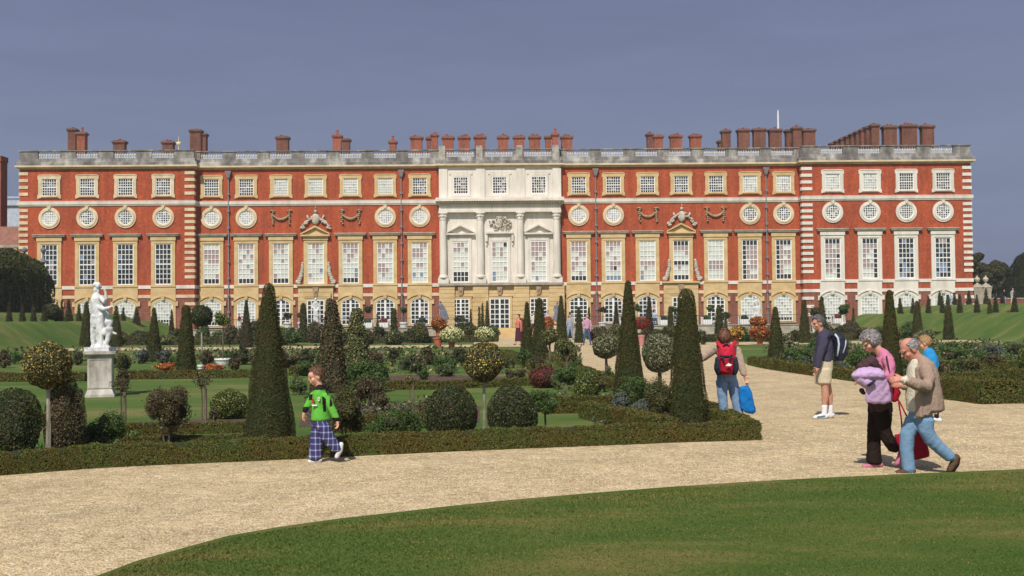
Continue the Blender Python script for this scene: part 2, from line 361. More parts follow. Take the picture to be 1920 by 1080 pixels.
xs = [-900, -300, -120, -80, -60, -50, -44] + [-40 + 0.5 * i for i in range(23)] + [-28, -20, -10, 0, 10, 20, 28] + [29 + 0.5 * i for i in range(23)] + [44, 50, 60, 80, 120, 300, 900]
ys = [-60, -20, 0, 5, 10, 15, 20, 25, 30, 40, 50, 60, 70, 80, 90, 98, 103, 104.4, 104.6, 104.9, 105.2, 105.6, 108, 115, 130, 150, 200, 300, 600, 1500]
tag(grid_obj('ground', xs, ys, terrain, M_lawn2), kind='structure')
def poly_sheet(name, pts, z, m, px=True):
    P = [gp(a, b) for a, b in pts] if px else [Vector((a, b, 0)) for a, b in pts]
    import mathutils.geometry as mg
    tri = mg.tessellate_polygon([[Vector((p.x, p.y, 0)) for p in P]])
    o = new_mesh(name, [(p.x, p.y, z) for p in P], [t for t in tri], m)
    me = o.data
    if me.polygons and me.polygons[0].normal.z < 0: me.flip_normals()
    return o
HEDGE_FRONT = [(-160, 905), (-60, 899), (0, 893), (90, 886), (180, 879), (300, 873), (420, 868), (580, 861), (690, 855), (820, 849), (960, 843), (1120, 837), (1260, 831), (1426, 826)]
LEFT_EDGE = [(1426, 826), (1385, 800), (1340, 781), (1250, 752), (1160, 726), (1095, 700), (1060, 682), (1020, 664), (985, 655)]
RIGHT_EDGE = [(2150, 800), (1920, 757), (1850, 748), (1800, 741), (1765, 737), (1700, 727), (1600, 715), (1500, 702), (1440, 693), (1400, 684), (1388, 672), (1392, 656)]
# gravel: foreground walk joined to the wide central walk and the cross walk before the palace
g = [gp(a, b) for a, b in HEDGE_FRONT + LEFT_EDGE[1:-1]]
pts = [(-16, 4.0), (-16, 10)] + [(p.x, p.y) for p in g]
pts += [(0.9, 69), (-80, 69.5), (-80, 76.5), (-2.6, 75.5), (-3.6, 104.6), (1.2 + 4.8, 104.6), (6.5, 75.5), (80, 76), (80, 69.2), (12.6, 68.8)]
pts += [(gp(a, b).x, gp(a, b).y) for a, b in RIGHT_EDGE[::-1][1:]]
pts += [(22, 12), (22, 3.0), (0, 2.0)]
tag(poly_sheet('gravel_walk', pts, 0.006, M_gravel, px=False), kind='structure')
LAWN_EDGE = [(60, 1130), (200, 1080), (260, 1057), (335, 1036), (430, 1010), (520, 994), (640, 977), (750, 965), (850, 953), (960, 942), (1100, 930), (1250, 918), (1400, 908), (1550, 900), (1700, 893), (1920, 884), (2250, 874)]
L = [gp(a, b) for a, b in LAWN_EDGE]
v = []; f = []
for i, p in enumerate(L):
    v += [(p.x, p.y, 0.008), (p.x + .01, p.y - 0.05, 0.035), (p.x * .85 + 1.0, max(2.5, p.y * .72), 0.04), (p.x * .6 + 2.0, 0.0, 0.04)]
for i in range(len(L) - 1):
    for k in range(3): f.append((i * 4 + k, i * 4 + k + 1, (i + 1) * 4 + k + 1, (i + 1) * 4 + k))
lo = new_mesh('front_lawn', v, f, M_lawn)
lo.data.flip_normals() if lo.data.polygons[5].normal.z < 0 else None
tag(lo, kind='structure')
# fine grass blades over the front lawn
def lawn_blades():
    n = 120000
    u = RNG.uniform(0, 1, n); px = 200 + (1960 - 200) * RNG.uniform(0, 1, n)
    ex = np.array([a for a, b in LAWN_EDGE]); ey = np.array([b for a, b in LAWN_EDGE])
    top = np.interp(px, ex, ey) + 0.5
    py = top + (1100 - top) * u ** 1.25
    ok = py > top; px = px[ok]; py = py[ok]
    r = np.array(_r); uu = np.array(_u); ff = np.array(_f)
    d = ff[None] + r[None] * ((px - 960) / FPX)[:, None] + uu[None] * ((540 - py) / FPX)[:, None]
    t = (0.035 - CAMH) / d[:, 2]; P = np.array(CAM)[None] + d * t[:, None]
    n = len(P); a = RNG.uniform(0, 2 * np.pi, n); h = RNG.uniform(0.006, 0.018, n); w_ = RNG.uniform(0.003, 0.006, n)
    side = np.stack([np.cos(a), np.sin(a), np.zeros(n)], 1); tip = np.stack([RNG.normal(0, .012, n), RNG.normal(0, .012, n), h], 1)
    V = np.stack([P - side * w_[:, None], P + side * w_[:, None], P + tip + side * w_[:, None] * .3, P + tip - side * w_[:, None] * .3], 1).reshape(-1, 3)
    V[:, 2] -= 0.003
    F = np.arange(4 * n).reshape(n, 4)
    m = leafmat('grass_blades', [(4, (0.068, 0.112, 0.018)), (3, (0.080, 0.126, 0.022)), (2, (0.10, 0.14, 0.028)), (.7, (0.14, 0.15, 0.045))], 0.8, patch=(2.0, 1.18, 1.7), pscale=1.3, pstretch=(.35, 1, 1), prange=(.46, .60))
    o = np_mesh('grass', V, F, [m]); tag(o, 'short mown grass of the front lawn', 'grass', kind='stuff')
lawn_blades()
# loose pebbles along the foreground walk
def pebbles():
    n = 16000; px = RNG.uniform(-20, 1940, n)
    top = np.interp(px, [a for a, b in HEDGE_FRONT] + [1440, 1700, 1940], [b for a, b in HEDGE_FRONT] + [740, 752, 770]) + 2
    bot = np.interp(px, [0] + [a for a, b in LAWN_EDGE], [1100] + [b for a, b in LAWN_EDGE]) - 1
    py = top + (bot - top) * RNG.uniform(0, 1, n) ** .6; ok = py < bot; px = px[ok]; py = py[ok]
    r = np.array(_r); uu = np.array(_u); ff = np.array(_f)
    d = ff[None] + r[None] * ((px - 960) / FPX)[:, None] + uu[None] * ((540 - py) / FPX)[:, None]
    t = (0.006 - CAMH) / d[:, 2]; P = np.array(CAM)[None] + d * t[:, None]; n = len(P)
    s = RNG.uniform(0.004, 0.009, n) * np.clip(P[:, 1] / 12, .8, 1.3)
    a = RNG.uniform(0, 6.28, n); ca, sa = np.cos(a), np.sin(a); Z = np.zeros(n)
    def pt(dx, dy, dz): return P + np.stack([(dx * ca - dy * sa) * s, (dx * sa + dy * ca) * s, Z + dz * s], 1)
    A = [pt(-1, -.7, -.2), pt(1, -.8, -.2), pt(.9, .8, -.2), pt(-1.1, .6, -.2), pt(-.5, -.4, .6), pt(.6, -.3, .7), pt(.4, .4, .65), pt(-.5, .3, .55)]
    V = np.stack(A, 1).reshape(-1, 3); b = np.arange(n)[:, None] * 8
    F = np.concatenate([b + np.array(q)[None] for q in ((4, 5, 6, 7), (0, 1, 5, 4), (1, 2, 6, 5), (2, 3, 7, 6), (3, 0, 4, 7))])
    m = leafmat('loose_pebbles', [(3, (0.58, 0.45, 0.27)), (1.4, (0.68, 0.57, 0.39)), (2, (0.50, 0.36, 0.2)), (.6, (0.70, 0.64, 0.52)), (1.2, (0.3, 0.2, 0.13))], 0.85, patch=(.9, .9, .9))
    tag(np_mesh('pebbles', V, F, [m]), 'loose pale pebbles scattered on the gravel walk', 'gravel', kind='stuff')
pebbles()
# ================================================================ PALACE
PHI = 0.0192
PX_ = Vector((math.cos(PHI), math.sin(PHI), 0)); PN = Vector((math.sin(PHI), -math.cos(PHI), 0)); P0 = Vector((0, 110, 0))
def sx(px, out=0.0, row=430.0):
    d = ray(px, row); q = P0 + PN * out - CAM
    t = q.dot(PN) / d.dot(PN); hit = CAM + d * t
    return (hit - P0).dot(PX_)
def zrow(px, py, out=0.0):
    d = ray(px, py); q = P0 + PN * out - CAM; t = q.dot(PN) / d.dot(PN)
    return (CAM + d * t).z
pal = empty('palace', (0, 110, 0), PHI)
tag(pal, 'long three-storey red brick palace front with pale stone dressings and rows of chimneys', 'palace')
PAV = 1.05; CEN = 0.4
xl0, xl1 = sx(36.5, PAV), sx(364, PAV); xr0, xr1 = sx(1505, PAV), sx(1822, PAV); xc0, xc1 = sx(824, CEN), sx(1051, CEN)
GZ = 0.45
def wallpart(name, x0, x1, out, z0, z1, m, depth=16):
    b = MB(); b.box(x0, x1, -out, depth, z0, z1); return b.build(name, m, pal)
for (a, b_, o_, zt) in ((xl1, xc0, 0, 16.7), (xc1, xr0, 0, 16.7), (xl0, xl1, PAV, 16.7), (xr0, xr1, PAV, 16.7)):
    wallpart('brick_wall', a, b_, o_, 4.03, zt, M_brick); wallpart('ground_floor_wall', a, b_, o_, GZ, 4.03, M_oldbrick)
wallpart('stone_centre_wall', xc0, xc1, CEN, 5.2, 16.7, M_white)
# rusticated ochre base of the centre
b = MB(); z = GZ
while z < 5.0:
    h = min(0.42, 5.0 - z); b.box(xc0 - .05, xc1 + .05, -CEN - .10, 0.2, z, z + h - 0.035); b.box(xc0, xc1, -CEN - .06, 0.19, z + h - 0.035, z + h); z += h
for px in (837, 900, 977, 1043):
    c = sx(px, CEN + .5); z = GZ
    while z < 5.0:
        h = min(0.42, 5.0 - z); b.box(c - .75, c + .75, -CEN - .36, -CEN - .101, z, z + h - 0.035); b.box(c - .72, c + .72, -CEN - .33, -CEN - .101, z + h - 0.035, z + h); z += h
b.build('rusticated_base', M_ochre, pal)
b = MB(); b.box(xc0 - .1, xc1 + .1, -CEN - .5, 0.3, 5.001, 5.2)
b.build('plinth_ledge', M_sill, pal)
# roof, parapet, cornices, string courses
b = MB(); b.box(xl0 + 1, xr1 - 1, 3.0, 16.5, 16.72, 17.5); b.build('flat_roof', M_lead, pal)
b = MB()
for x0, x1, o_ in ((xl0, xl1, PAV), (xl1, xc0, 0), (xc0, xc1, CEN), (xc1, xr0, 0), (xr0, xr1, PAV)):
    b.prism([(x0 + .3, 17.3), (x1 - .3, 17.3), (x1 - .3, 18.22), (x0 + .3, 18.22)], 1.2 - o_, 1.5 - o_)
b.build('lead_roof_slope', M_lead, pal)
SECT = [(xl0, xl1, PAV, M_cream), (xl1 + .01, xc0 - .01, 0, M_cream), (xc0, xc1, CEN, M_cream), (xc1 + .01, xr0 - .01, 0, M_cream), (xr0, xr1, PAV, M_cream)]
M_pedst = noisy('grey_pedestal_stone', (0.20, 0.18, 0.16), (0.50, 0.46, 0.40), 1.5, rough=.9)
def prof_run(b, x0, x1, out, prof, back=0.3, ends=True):
    """prof = list of (projection, z) from bottom to top, swept along x with returned ends"""
    n = len(prof)
    for k in range(n - 1):
        (p0, z0), (p1, z1) = prof[k], prof[k + 1]
        e0 = p0 if ends else 0; e1 = p1 if ends else 0
        b.add([(x0 - e0, -out - p0, z0), (x1 + e0, -out - p0, z0), (x1 + e1, -out - p1, z1), (x0 - e1, -out - p1, z1)], [(0, 1, 2, 3)])
        b.add([(x0 - e0, back, z0), (x0 - e0, -out - p0, z0), (x0 - e1, -out - p1, z1), (x0 - e1, back, z1)], [(0, 1, 2, 3)])
        b.add([(x1 + e0, -out - p0, z0), (x1 + e0, back, z0), (x1 + e1, back, z1), (x1 + e1, -out - p1, z1)], [(0, 1, 2, 3)])
for x0, x1, o_, mm in SECT:
    ends = o_ > 0
    b = MB(); prof_run(b, x0, x1, o_, [(0.0, 16.60), (.05, 16.62), (.06, 16.745), (.34, 16.75), (.36, 16.77), (.37, 16.90), (.35, 16.92)], ends=ends); b.build('cornice', mm, pal)
    b = MB(); prof_run(b, x0, x1, o_, [(.34, 16.915), (.30, 17.22), (.12, 17.30), (.08, 17.56), (.04, 17.6), (-.3, 17.6)], back=.9, ends=ends)
    b.build('parapet_base', M_grey, pal)
    if o_ == CEN: continue
    b = MB(); prof_run(b, x0, x1, o_, [(0, 12.97), (.10, 13.03), (.10, 13.12), (.16, 13.15), (.18, 13.42), (.20, 13.45), (0, 13.5)], ends=ends); b.build('string_course', M_white, pal)
# balustrade: pedestals and baluster bays
def balustrade(x0, x1, out, bays):
    """bays: (a,b) x ranges with balusters, rest solid"""
    ped = MB(); ped.box(x0 - .08, x1 + .08, -out - .12, -out + .28, 18.33, 18.42); ped.box(x0 - .02, x1 + .02, -out - .06, -out + .24, 17.601, 17.63)
    cur = x0
    for a, c in bays:
        ped.box(cur, a, -out - .04, -out + .22, 17.631, 18.329); cur = c
    ped.box(cur, x1, -out - .04, -out + .22, 17.631, 18.329)
    ped.build('parapet_rail', M_grey, pal)
    for a, c in bays:
        q = MB(); n = max(3, int((c - a) / 0.23))
        for i in range(n):
            x = a + (i + .5) * (c - a) / n
            q.lathe([(.06, 17.63), (.06, 17.69), (.035, 17.73), (.085, 17.92), (.075, 18.0), (.03, 18.18), (.06, 18.26), (.06, 18.33)], (x, -out + .09, 0), 6)
        q.build('balusters', M_blcol, pal)
M_blcol = noisy('weathered_baluster_stone', (0.42, 0.42, 0.42), (0.66, 0.65, 0.62), 2.0, rough=0.9)
LP = [93, 164, 235.5, 306.5]; RP = [1561, 1631, 1699, 1768]
LM = [397, 462, 527, 592, 657.5, 722.5, 787]; RM = [1085, 1150, 1214, 1277, 1342, 1406, 1469]; CM = [864, 937, 1010]
balustrade(xl0, xl1, PAV, [(sx(p - 22, PAV), sx(p + 20, PAV)) for p in LP])
balustrade(xl1, xc0, 0, [(sx(p - 21), sx(p + 21)) for p in LM])
balustrade(xc1, xr0, 0, [(sx(p - 21), sx(p + 21)) for p in RM])
balustrade(xr0, xr1, PAV, [(sx(p - 20, PAV), sx(p + 22, PAV)) for p in RP])
balustrade(xc0, xc1, CEN, [(sx(p - 26, CEN), sx(p + 26, CEN)) for p in CM])
for px in (830, 900, 975, 1043):
    b = MB(); c = sx(px, CEN); b.box(c - .32, c + .32, -CEN - .22, -CEN + .4, 17.27, 18.5); b.box(c - .30, c + .30, -CEN - .20, -CEN + .38, 18.5, 18.72); b.build('parapet_pedestal', M_pedst, pal)
# quoins
def quoins(xa, xb, out, side, m, skip_ext=0):
    b = MB(); z = 5.75; rows = []
    pitch = 0.615
    k = 0
    for z in [16.02 - i * 0.66 for i in range(4)]: rows.append(z)
    for z in [12.45 - i * 0.595 for i in range(12)]: rows.append(z)
    for z in rows + [3.3, 2.5, 1.7]: b = MB(); b.box(xa, xb, -out - .06, -out + .5, z, z + .30); b.build('quoin', m, pal)
quoins(xl0 - .06, xl0 + .82, PAV, 0, M_cream); quoins(xl1 - .90, xl1 + .06, PAV, 1, M_cream)
quoins(xr0 - .06, xr0 + 1.0, PAV, 0, M_white); quoins(xr1 - .84, xr1 + .06, PAV, 1, M_white)
# bands above the ground floor
for x0, x1, o_, cen in ((xl0, xl1, PAV, 0), (xl1, xc0, 0, 0), (xc1, xr0, 0, 0), (xr0, xr1, PAV, 0)):
    mm = M_white if x0 == xr0 else M_cream
    b = MB(); b.box(x0 - (.07 if o_ else -.01), x1 + (.07 if o_ else -.01), -o_ - .07, 0.2, 4.93, 5.26); b.build('plat_band', M_white, pal)
    b = MB(); b.box(x0 - (.05 if o_ else -.01), x1 + (.05 if o_ else -.01), -o_ - .05, 0.2, 4.04, 4.34); b.build('lower_band', mm, pal)
# ---- windows
def arc_top(x, hw, zs, rise):
    """height of a segmental arch above half-width hw springing at zs"""
    R = (hw * hw + rise * rise) / (2 * rise); return zs + rise - R + math.sqrt(max(0, R * R - x * x))
def rect_ring(b, x0, x1, z0, z1, t, y0, y1, mi=0, tb=None):
    tb = t if tb is None else tb
    b.box(x0, x0 + t, y0, y1, z0, z1, mi); b.box(x1 - t, x1, y0, y1, z0, z1, mi)
    b.box(x0 + t, x1 - t, y0 + .001, y1, z1 - t, z1, mi); b.box(x0 + t, x1 - t, y0 + .001, y1, z0, z0 + tb, mi)
def glazing(parent, cx, z0, wd, h, cols, rows, pat, yf, arch=0.0, mid=0.0, bar=0.05, fr=0.09, meeting=None):
    """sash (frame and bars) and its panes; yf = y of the sash front (negative is outwards)"""
    hw = wd / 2; zt = z0 + h; zs = zt - arch
    s = MB(); p = MB()
    top = (lambda x: arc_top(x, hw, zs, arch)) if arch else (lambda x: zt)
    itop = (lambda x: top(x) - fr)
    # frame
    s.box(cx - hw, cx - hw + fr, yf, yf + .07, z0, top(hw - .001)); s.box(cx + hw - fr, cx + hw, yf, yf + .07, z0, top(hw - .001))
    s.box(cx - hw + fr, cx + hw - fr, yf, yf + .06, z0, z0 + fr)
    K = 8 if arch else 1
    for i in range(K):
        xa = -hw + fr * (0 if arch else 1) + (2 * hw - (0 if arch else 2 * fr)) * i / K; xb = -hw + fr * (0 if arch else 1) + (2 * hw - (0 if arch else 2 * fr)) * (i + 1) / K
        s.prism([(cx + xa, top(xa) - fr), (cx + xb, top(xb) - fr), (cx + xb, top(xb)), (cx + xa, top(xa))], yf + .001, yf + .059)
    if mid: s.box(cx - mid / 2, cx + mid / 2, yf - .004, yf + .055, z0 + fr, itop(0))
    iw = hw - fr; ih = h - 2 * fr
    def colx(i):
        if mid:
            half = cols // 2; cwid = (iw - mid / 2) / half
            return (-iw + i * cwid, -iw + (i + 1) * cwid) if i < half else (mid / 2 + (i - half) * cwid, mid / 2 + (i - half + 1) * cwid)
        cwid = 2 * iw / cols; return (-iw + i * cwid, -iw + (i + 1) * cwid)
    for i in range(cols):
        a, c = colx(i)
        if i > 0 and not (mid and i == cols // 2): s.box(cx + a - bar / 2, cx + a + bar / 2, yf + .01, yf + .05, z0 + fr, itop(a) if arch else zt - fr)
        for j in range(rows):
            za = z0 + fr + ih * (rows - 1 - j) / rows; zb = za + ih / rows
            if j == 0: p.add([(cx + a, yf + .055, za), (cx + c, yf + .055, za), (cx + c, yf + .055, itop(c)), (cx + a, yf + .055, itop(a))], [(0, 1, 2, 3)], GI[pat(i, j)])
            else: p.add([(cx + a, yf + .055, za), (cx + c, yf + .055, za), (cx + c, yf + .055, zb), (cx + a, yf + .055, zb)], [(0, 1, 2, 3)], GI[pat(i, j)])
    for j in range(1, rows):
        zz = z0 + fr + ih * j / rows; bb = bar * (1.9 if (meeting and j in meeting) else 1.0)
        for a, c in (((-iw, -mid / 2), (mid / 2, iw)) if mid else ((-iw, iw),)):
            s.box(cx + a, cx + c, yf + .012, yf + .048, zz - bb / 2, zz + bb / 2)
    s.build('sash', M_sash, parent); p.build('panes', GL, parent)
def rp(spec):
    """pattern helper: probability table -> function"""
    rr = random.Random(spec[0])
    tab = {}
    def fn(i, j):
        if (i, j) not in tab:
            t = rr.random(); acc = 0
            for ch, w_ in spec[1]:
                acc += w_
                if t < acc: tab[(i, j)] = ch; break
            else: tab[(i, j)] = spec[1][-1][0]
        return tab[(i, j)]
    return fn
def attic_window(px, out, m, blind):
    cx = sx(px, out, 350); b = MB(); w_ = .72; zo0, zo1 = 13.72, 16.03; zi0, zi1 = 13.98, 15.64; Y = -out
    rect_ring(b, cx - 1.05, cx + 1.05, zo0 + .08, zo1 - .06, .33, Y - .13, Y - .001, tb=.26)
    for s_ in (-1, 1):     # shouldered ears
        b.box(cx + s_ * 1.05 - .07, cx + s_ * 1.05 + .07, Y - .12, Y - .002, zo1 - .42, zo1 - .04); b.box(cx + s_ * 1.05 - .08, cx + s_ * 1.05 + .08, Y - .12, Y - .002, zo0 + .02, zo0 + .38)
    b.box(cx - 1.0, cx + 1.0, Y - .17, Y - .003, zo1 - .06, zo1 + .03); b.box(cx - .80, cx + .80, Y - .2, Y - .131, zi0 - .10, zi0 - .005)
    o = b.build('window', m, pal)
    pat = rp((px, [('.', .90), ('g', .1)])) if blind == 1 else (rp((px, [('.', .6), ('g', .4)])) if blind == 2 else rp((px, [('d', .86), ('r', .08), ('b', .06)])))
    glazing(o, cx, zi0 - .02, 1.46, zi1 - zi0 + .05, 6, 6, pat, Y - .075, bar=.045 if blind != 1 else .03, fr=.08, meeting=(3,))
def oculus(px, out, m, blind):
    cx = sx(px, out, 405); zc = 11.84 if out < .5 else 11.86; Y = -out; n = 28
    c = lambda r: [(cx + r * math.cos(2 * math.pi * i / n), zc + r * math.sin(2 * math.pi * i / n)) for i in range(n)]
    b = MB(); b.strip(c(1.04), c(.86), Y - .10, Y - .001); b.strip(c(.88), c(.72), Y - .15, Y - .002)
    b.frustum(cx, Y - .12, zc + .82, zc + 1.12, .10, .10, .17, .11)
    o = b.build('window', m, pal)
    s = MB(); s.strip(c(.73), c(.64), Y - .08, Y - .03)
    k = 6
    for i in range(1, k):
        t = -.66 + 1.32 * i / k; L_ = math.sqrt(max(0, .66 ** 2 - t * t))
        s.box(cx + t - .028, cx + t + .028, Y - .075, Y - .04, zc - L_, zc + L_); s.box(cx - L_, cx + L_, Y - .073, Y - .038, zc + t - .028, zc + t + .028)
    s.build('sash', M_sash, o)
    p = MB(); pf = rp((px, [('d', .8), ('g', .2)])) if not blind else rp((px, [('g', .75), ('.', .25)]))
    for i in range(k):
        for j in range(k):
            x0, x1 = -.66 + 1.32 * i / k, -.66 + 1.32 * (i + 1) / k; z0, z1 = -.66 + 1.32 * j / k, -.66 + 1.32 * (j + 1) / k
            q = []
            for x, z in ((x0, z0), (x1, z0), (x1, z1), (x0, z1)):
                r = math.hypot(x, z); f_ = min(1, .66 / r) if r > 0 else 1; q.append((cx + x * f_, Y - .05, zc + z * f_))
            p.add(q, [(0, 1, 2, 3)], GI[pf(i, j)])
    p.build('panes', GL, o)
def pediment(b, cx, hw, z0, rise, y0, y1, t=.16):
    b.prism([(cx - hw, z0), (cx + hw, z0), (cx + hw, z0 + t), (cx - hw, z0 + t)], y0, y1)
    for s_ in (-1, 1):
        q = [(cx + s_ * hw, z0 + t + .001), (cx + s_ * hw, z0 + t + .12), (cx, z0 + t + rise + .12), (cx, z0 + t + rise - .07)]
        if s_ > 0: q = q
        else: q = q[::-1]
        b.prism(q, y0, y1)
def pn_window(px, out, m, pat, style='hood'):
    cx = sx(px, out, 490); Y = -out; b = MB(); zi0, zi1 = 5.33, 9.30; w_ = .80
    if style == 'centre':
        rect_ring(b, cx - 1.06, cx + 1.06, 5.24, 9.62, .27, Y - .10, Y - .001, tb=.08)
    else:
        rect_ring(b, cx - 1.16, cx + 1.16, 5.24, 9.92, .36, Y - .13, Y - .001, tb=.09)
        b.box(cx - .80, cx + .80, Y - .129, Y - .002, 9.29, 9.57)
        b.box(cx - 1.02, cx + 1.02, Y - .15, Y - .131, 9.35, 9.42)
        b.box(cx - 1.2, cx + 1.2, Y - .17, Y - .003, 5.10, 5.237)          # sill line
    if style in ('hood', 'ped'):
        b.box(cx - 1.22, cx + 1.22, Y - .2, Y - .003, 9.6, 9.96)
    if style == 'ped':
        pediment(b, cx, 1.42, 9.96, .78, Y - .42, Y - .004); b.prism([(cx - 1.25, 10.13), (cx + 1.25, 10.13), (cx, 10.85)], Y - .16, Y - .003)
    if style == 'centre' and px != 937:
        b.box(cx - 1.05, cx + 1.05, Y - .12, Y - .002, 9.62, 9.75); pediment(b, cx, 1.38, 9.96, .78, Y - .38, Y - .004); b.box(cx - 1.15, cx + 1.15, Y - .07, Y - .003, 9.75, 9.96)
    if px == 937:
        b.box(cx - 1.35, cx + 1.35, Y - .40, Y - .004, 10.05, 10.24); b.box(cx - 1.2, cx + 1.2, Y - .10, Y - .003, 9.62, 10.05)
        for s_ in (-1, 1):
            b.box(cx + s_ * 1.27 - .1, cx + s_ * 1.27 + .1, Y - .3, Y - .003, 9.3, 10.05); b.box(cx + s_ * 1.27 - .06, cx + s_ * 1.27 + .06, Y - .16, Y - .003, 8.9, 9.3)
    o = b.build('window', m, pal)
    if style == 'hood':
        h = MB(); prof_run(h, cx - 1.2, cx + 1.2, -Y, [(0.2, 9.965), (.30, 10.03), (.33, 10.12), (.38, 10.2), (.36, 10.26), (0, 10.30)], back=-out + .01 if out else .01)
        h.box(cx - 1.2, cx + 1.2, Y - .2, Y - .002, 9.962, 9.99)
        h.build('hood', M_sill, o)
    glazing(o, cx, zi0, 1.60, zi1 - zi0, 4, 8, pat, Y - .075, bar=.055, fr=.09, meeting=(4,))
def ground_window(px, out, m, kind, bottom=1.25):
    cx = sx(px, out, 580); Y = -out; b = MB()
    # ochre or white apron between the floors, overlapping the bands
    b.box(cx - 1.2, cx + 1.2, Y - .11, Y - .001, 4.0, 5.09)
    hw = .9; zs = 3.40; rise = .45; n = 10; zb = bottom
    outer = [(cx + 1.2, zb - .05), (cx + 1.2, 3.999)] + [(cx - 1.2, 3.999), (cx - 1.2, zb - .05)]
    xs_ = [-hw + 2 * hw * i / n for i in range(n + 1)]
    # jambs and spandrel around the arch
    b.box(cx - 1.2, cx - hw, Y - .11, Y - .001, zb - .05, 3.999); b.box(cx + hw, cx + 1.2, Y - .11, Y - .001, zb - .05, 3.999)
    for i in range(n):
        a, c = xs_[i], xs_[i + 1]
        b.prism([(cx + a, arc_top(a, hw, zs, rise)), (cx + c, arc_top(c, hw, zs, rise)), (cx + c, 3.999), (cx + a, 3.999)], Y - .11, Y - .001)
    # arched hood mould and shoulder blocks
    h2 = 1.22; o1 = [(-h2 + 2 * h2 * i / n) for i in range(n + 1)]
    for i in range(n):
        a, c = o1[i], o1[i + 1]
        b.prism([(cx + a, arc_top(a, h2, 3.62, .5)), (cx + c, arc_top(c, h2, 3.62, .5)), (cx + c, arc_top(c, h2, 3.62, .5) + .12), (cx + a, arc_top(a, h2, 3.62, .5) + .12)], Y - .20, Y - .112)
    for s_ in (-1, 1): b.box(cx + s_ * 1.28 - .14, cx + s_ * 1.28 + .14, Y - .15, Y - .002, 3.25, 3.70)
    b.frustum(cx, Y - .17, 3.82, 4.22, .12, .06, .2, .09)
    b.box(cx - 1.25, cx + 1.25, Y - .16, Y - .003, zb - .16, zb - .051)
    o = b.build('window', m, pal)
    if kind == 'door': glazing(o, cx, zb, 1.8, 3.85 - zb, 4, 6, rp((px, [('d', .9), ('r', .05), ('b', .05)])), Y - .075, arch=.45, mid=.2, bar=.07, fr=.10)
    else: glazing(o, cx, zb, 1.8, 3.85 - zb, 6, 8, (lambda i, j: 'd' if j >= (6 if kind == 'blind2' else 7) else ('.' if (i + j * 3) % 4 else 'g')), Y - .075, arch=.45, bar=.05, fr=.10, meeting=(4,))
def flat_door(px, out, m, z0, hw=.85, ztop=3.72):
    cx = sx(px, out, 580); Y = -out; b = MB()
    b.box(cx - hw - .22, cx - hw, Y - .08, Y - .001, z0, ztop + .2); b.box(cx + hw, cx + hw + .22, Y - .08, Y - .001, z0, ztop + .2); b.box(cx - hw, cx + hw, Y - .081, Y - .001, ztop, ztop + .2)
    b.box(cx - hw - .3, cx + hw + .3, Y - .12, Y - .002, ztop + .2, ztop + .3)
    o = b.build('window', m, pal)
    k = MB(); k.frustum(cx, Y - .14, ztop + .32, 4.96, .16, .06, .30, .09); k.ell((cx, Y - .22, 4.55), (.14, .08, .2)); k.build('keystone', M_carve_t, o)
    glazing(o, cx, z0 + .02, 2 * hw, ztop - z0 - .02, 4, 6, rp((px, [('d', .95), ('r', .05)])), Y - .065, mid=.16, bar=.07, fr=.10)
PN_PAT = {397: "....rrrrrrrr.rrr...........rdddd", 462: "rrrr..r..r.rr.....r....r....dddd", 527: "rrr.r.r.......r.........r...dddd", 592: ".rr...r......r.........br.......",
 657.5: "rrrrr.rr.rr..r.........b...bdddd", 722.5: "rr.rr.rr.r......rr..rrr..r......", 787: "..rrrrr.rrr......rr.....b.b.....", 864: ".rr.rr.r..........r.....dddddddd",
 937: "r..dr.r.r.r............r b...b..".replace(' ', ''), 1010: "rrrrrrrrrr.r.rr.r...r........b..", 1085: "rrrrrrrr..rr.r..rr.rr.....r.dddd", 1150: "rrrr.r..r.....r..rrr.rd.....bbbb", 1214: "................rrrr.r..r...b...",
 1277: "ddddrrrr...r....dddd.r......dddd", 1342: "................rrrrrrrr........", 1406: "dddddrrrdrrrdrrrd.rrdrrrdr..drrr", 1469: "dddddr..drrrdr.rdrrrdr..dr..dddd",
 1561: "ddddrr.rrrrrrrrddrrrrrrdrr.d...d", 1631: "ddddrrrrrr.dr..drr.drrrd...d...d", 1699: "dbdddddddddbddddbddddbdddbbdbbdd", 1768: "drrddddddbddddddbdddbbbddbbdbddd"}
def pf(px):
    s = PN_PAT.get(px)
    if s is None: return rp((px, [('d', .93), ('b', .05), ('r', .02)]))
    s = (s + '.' * 32)[:32]
    return lambda i, j: s[j * 4 + i]
for px in LP + RP:
    m = M_cream if px in LP else M_white; mo = M_ochre if px in LP else M_white
    attic_window(px, PAV, m, 1 if px in (1561, 1631) else 0); oculus(px, PAV, m, px == 93); pn_window(px, PAV, mo, pf(px)); ground_window(px, PAV, mo, 'blind2' if px in LP else 'blind')
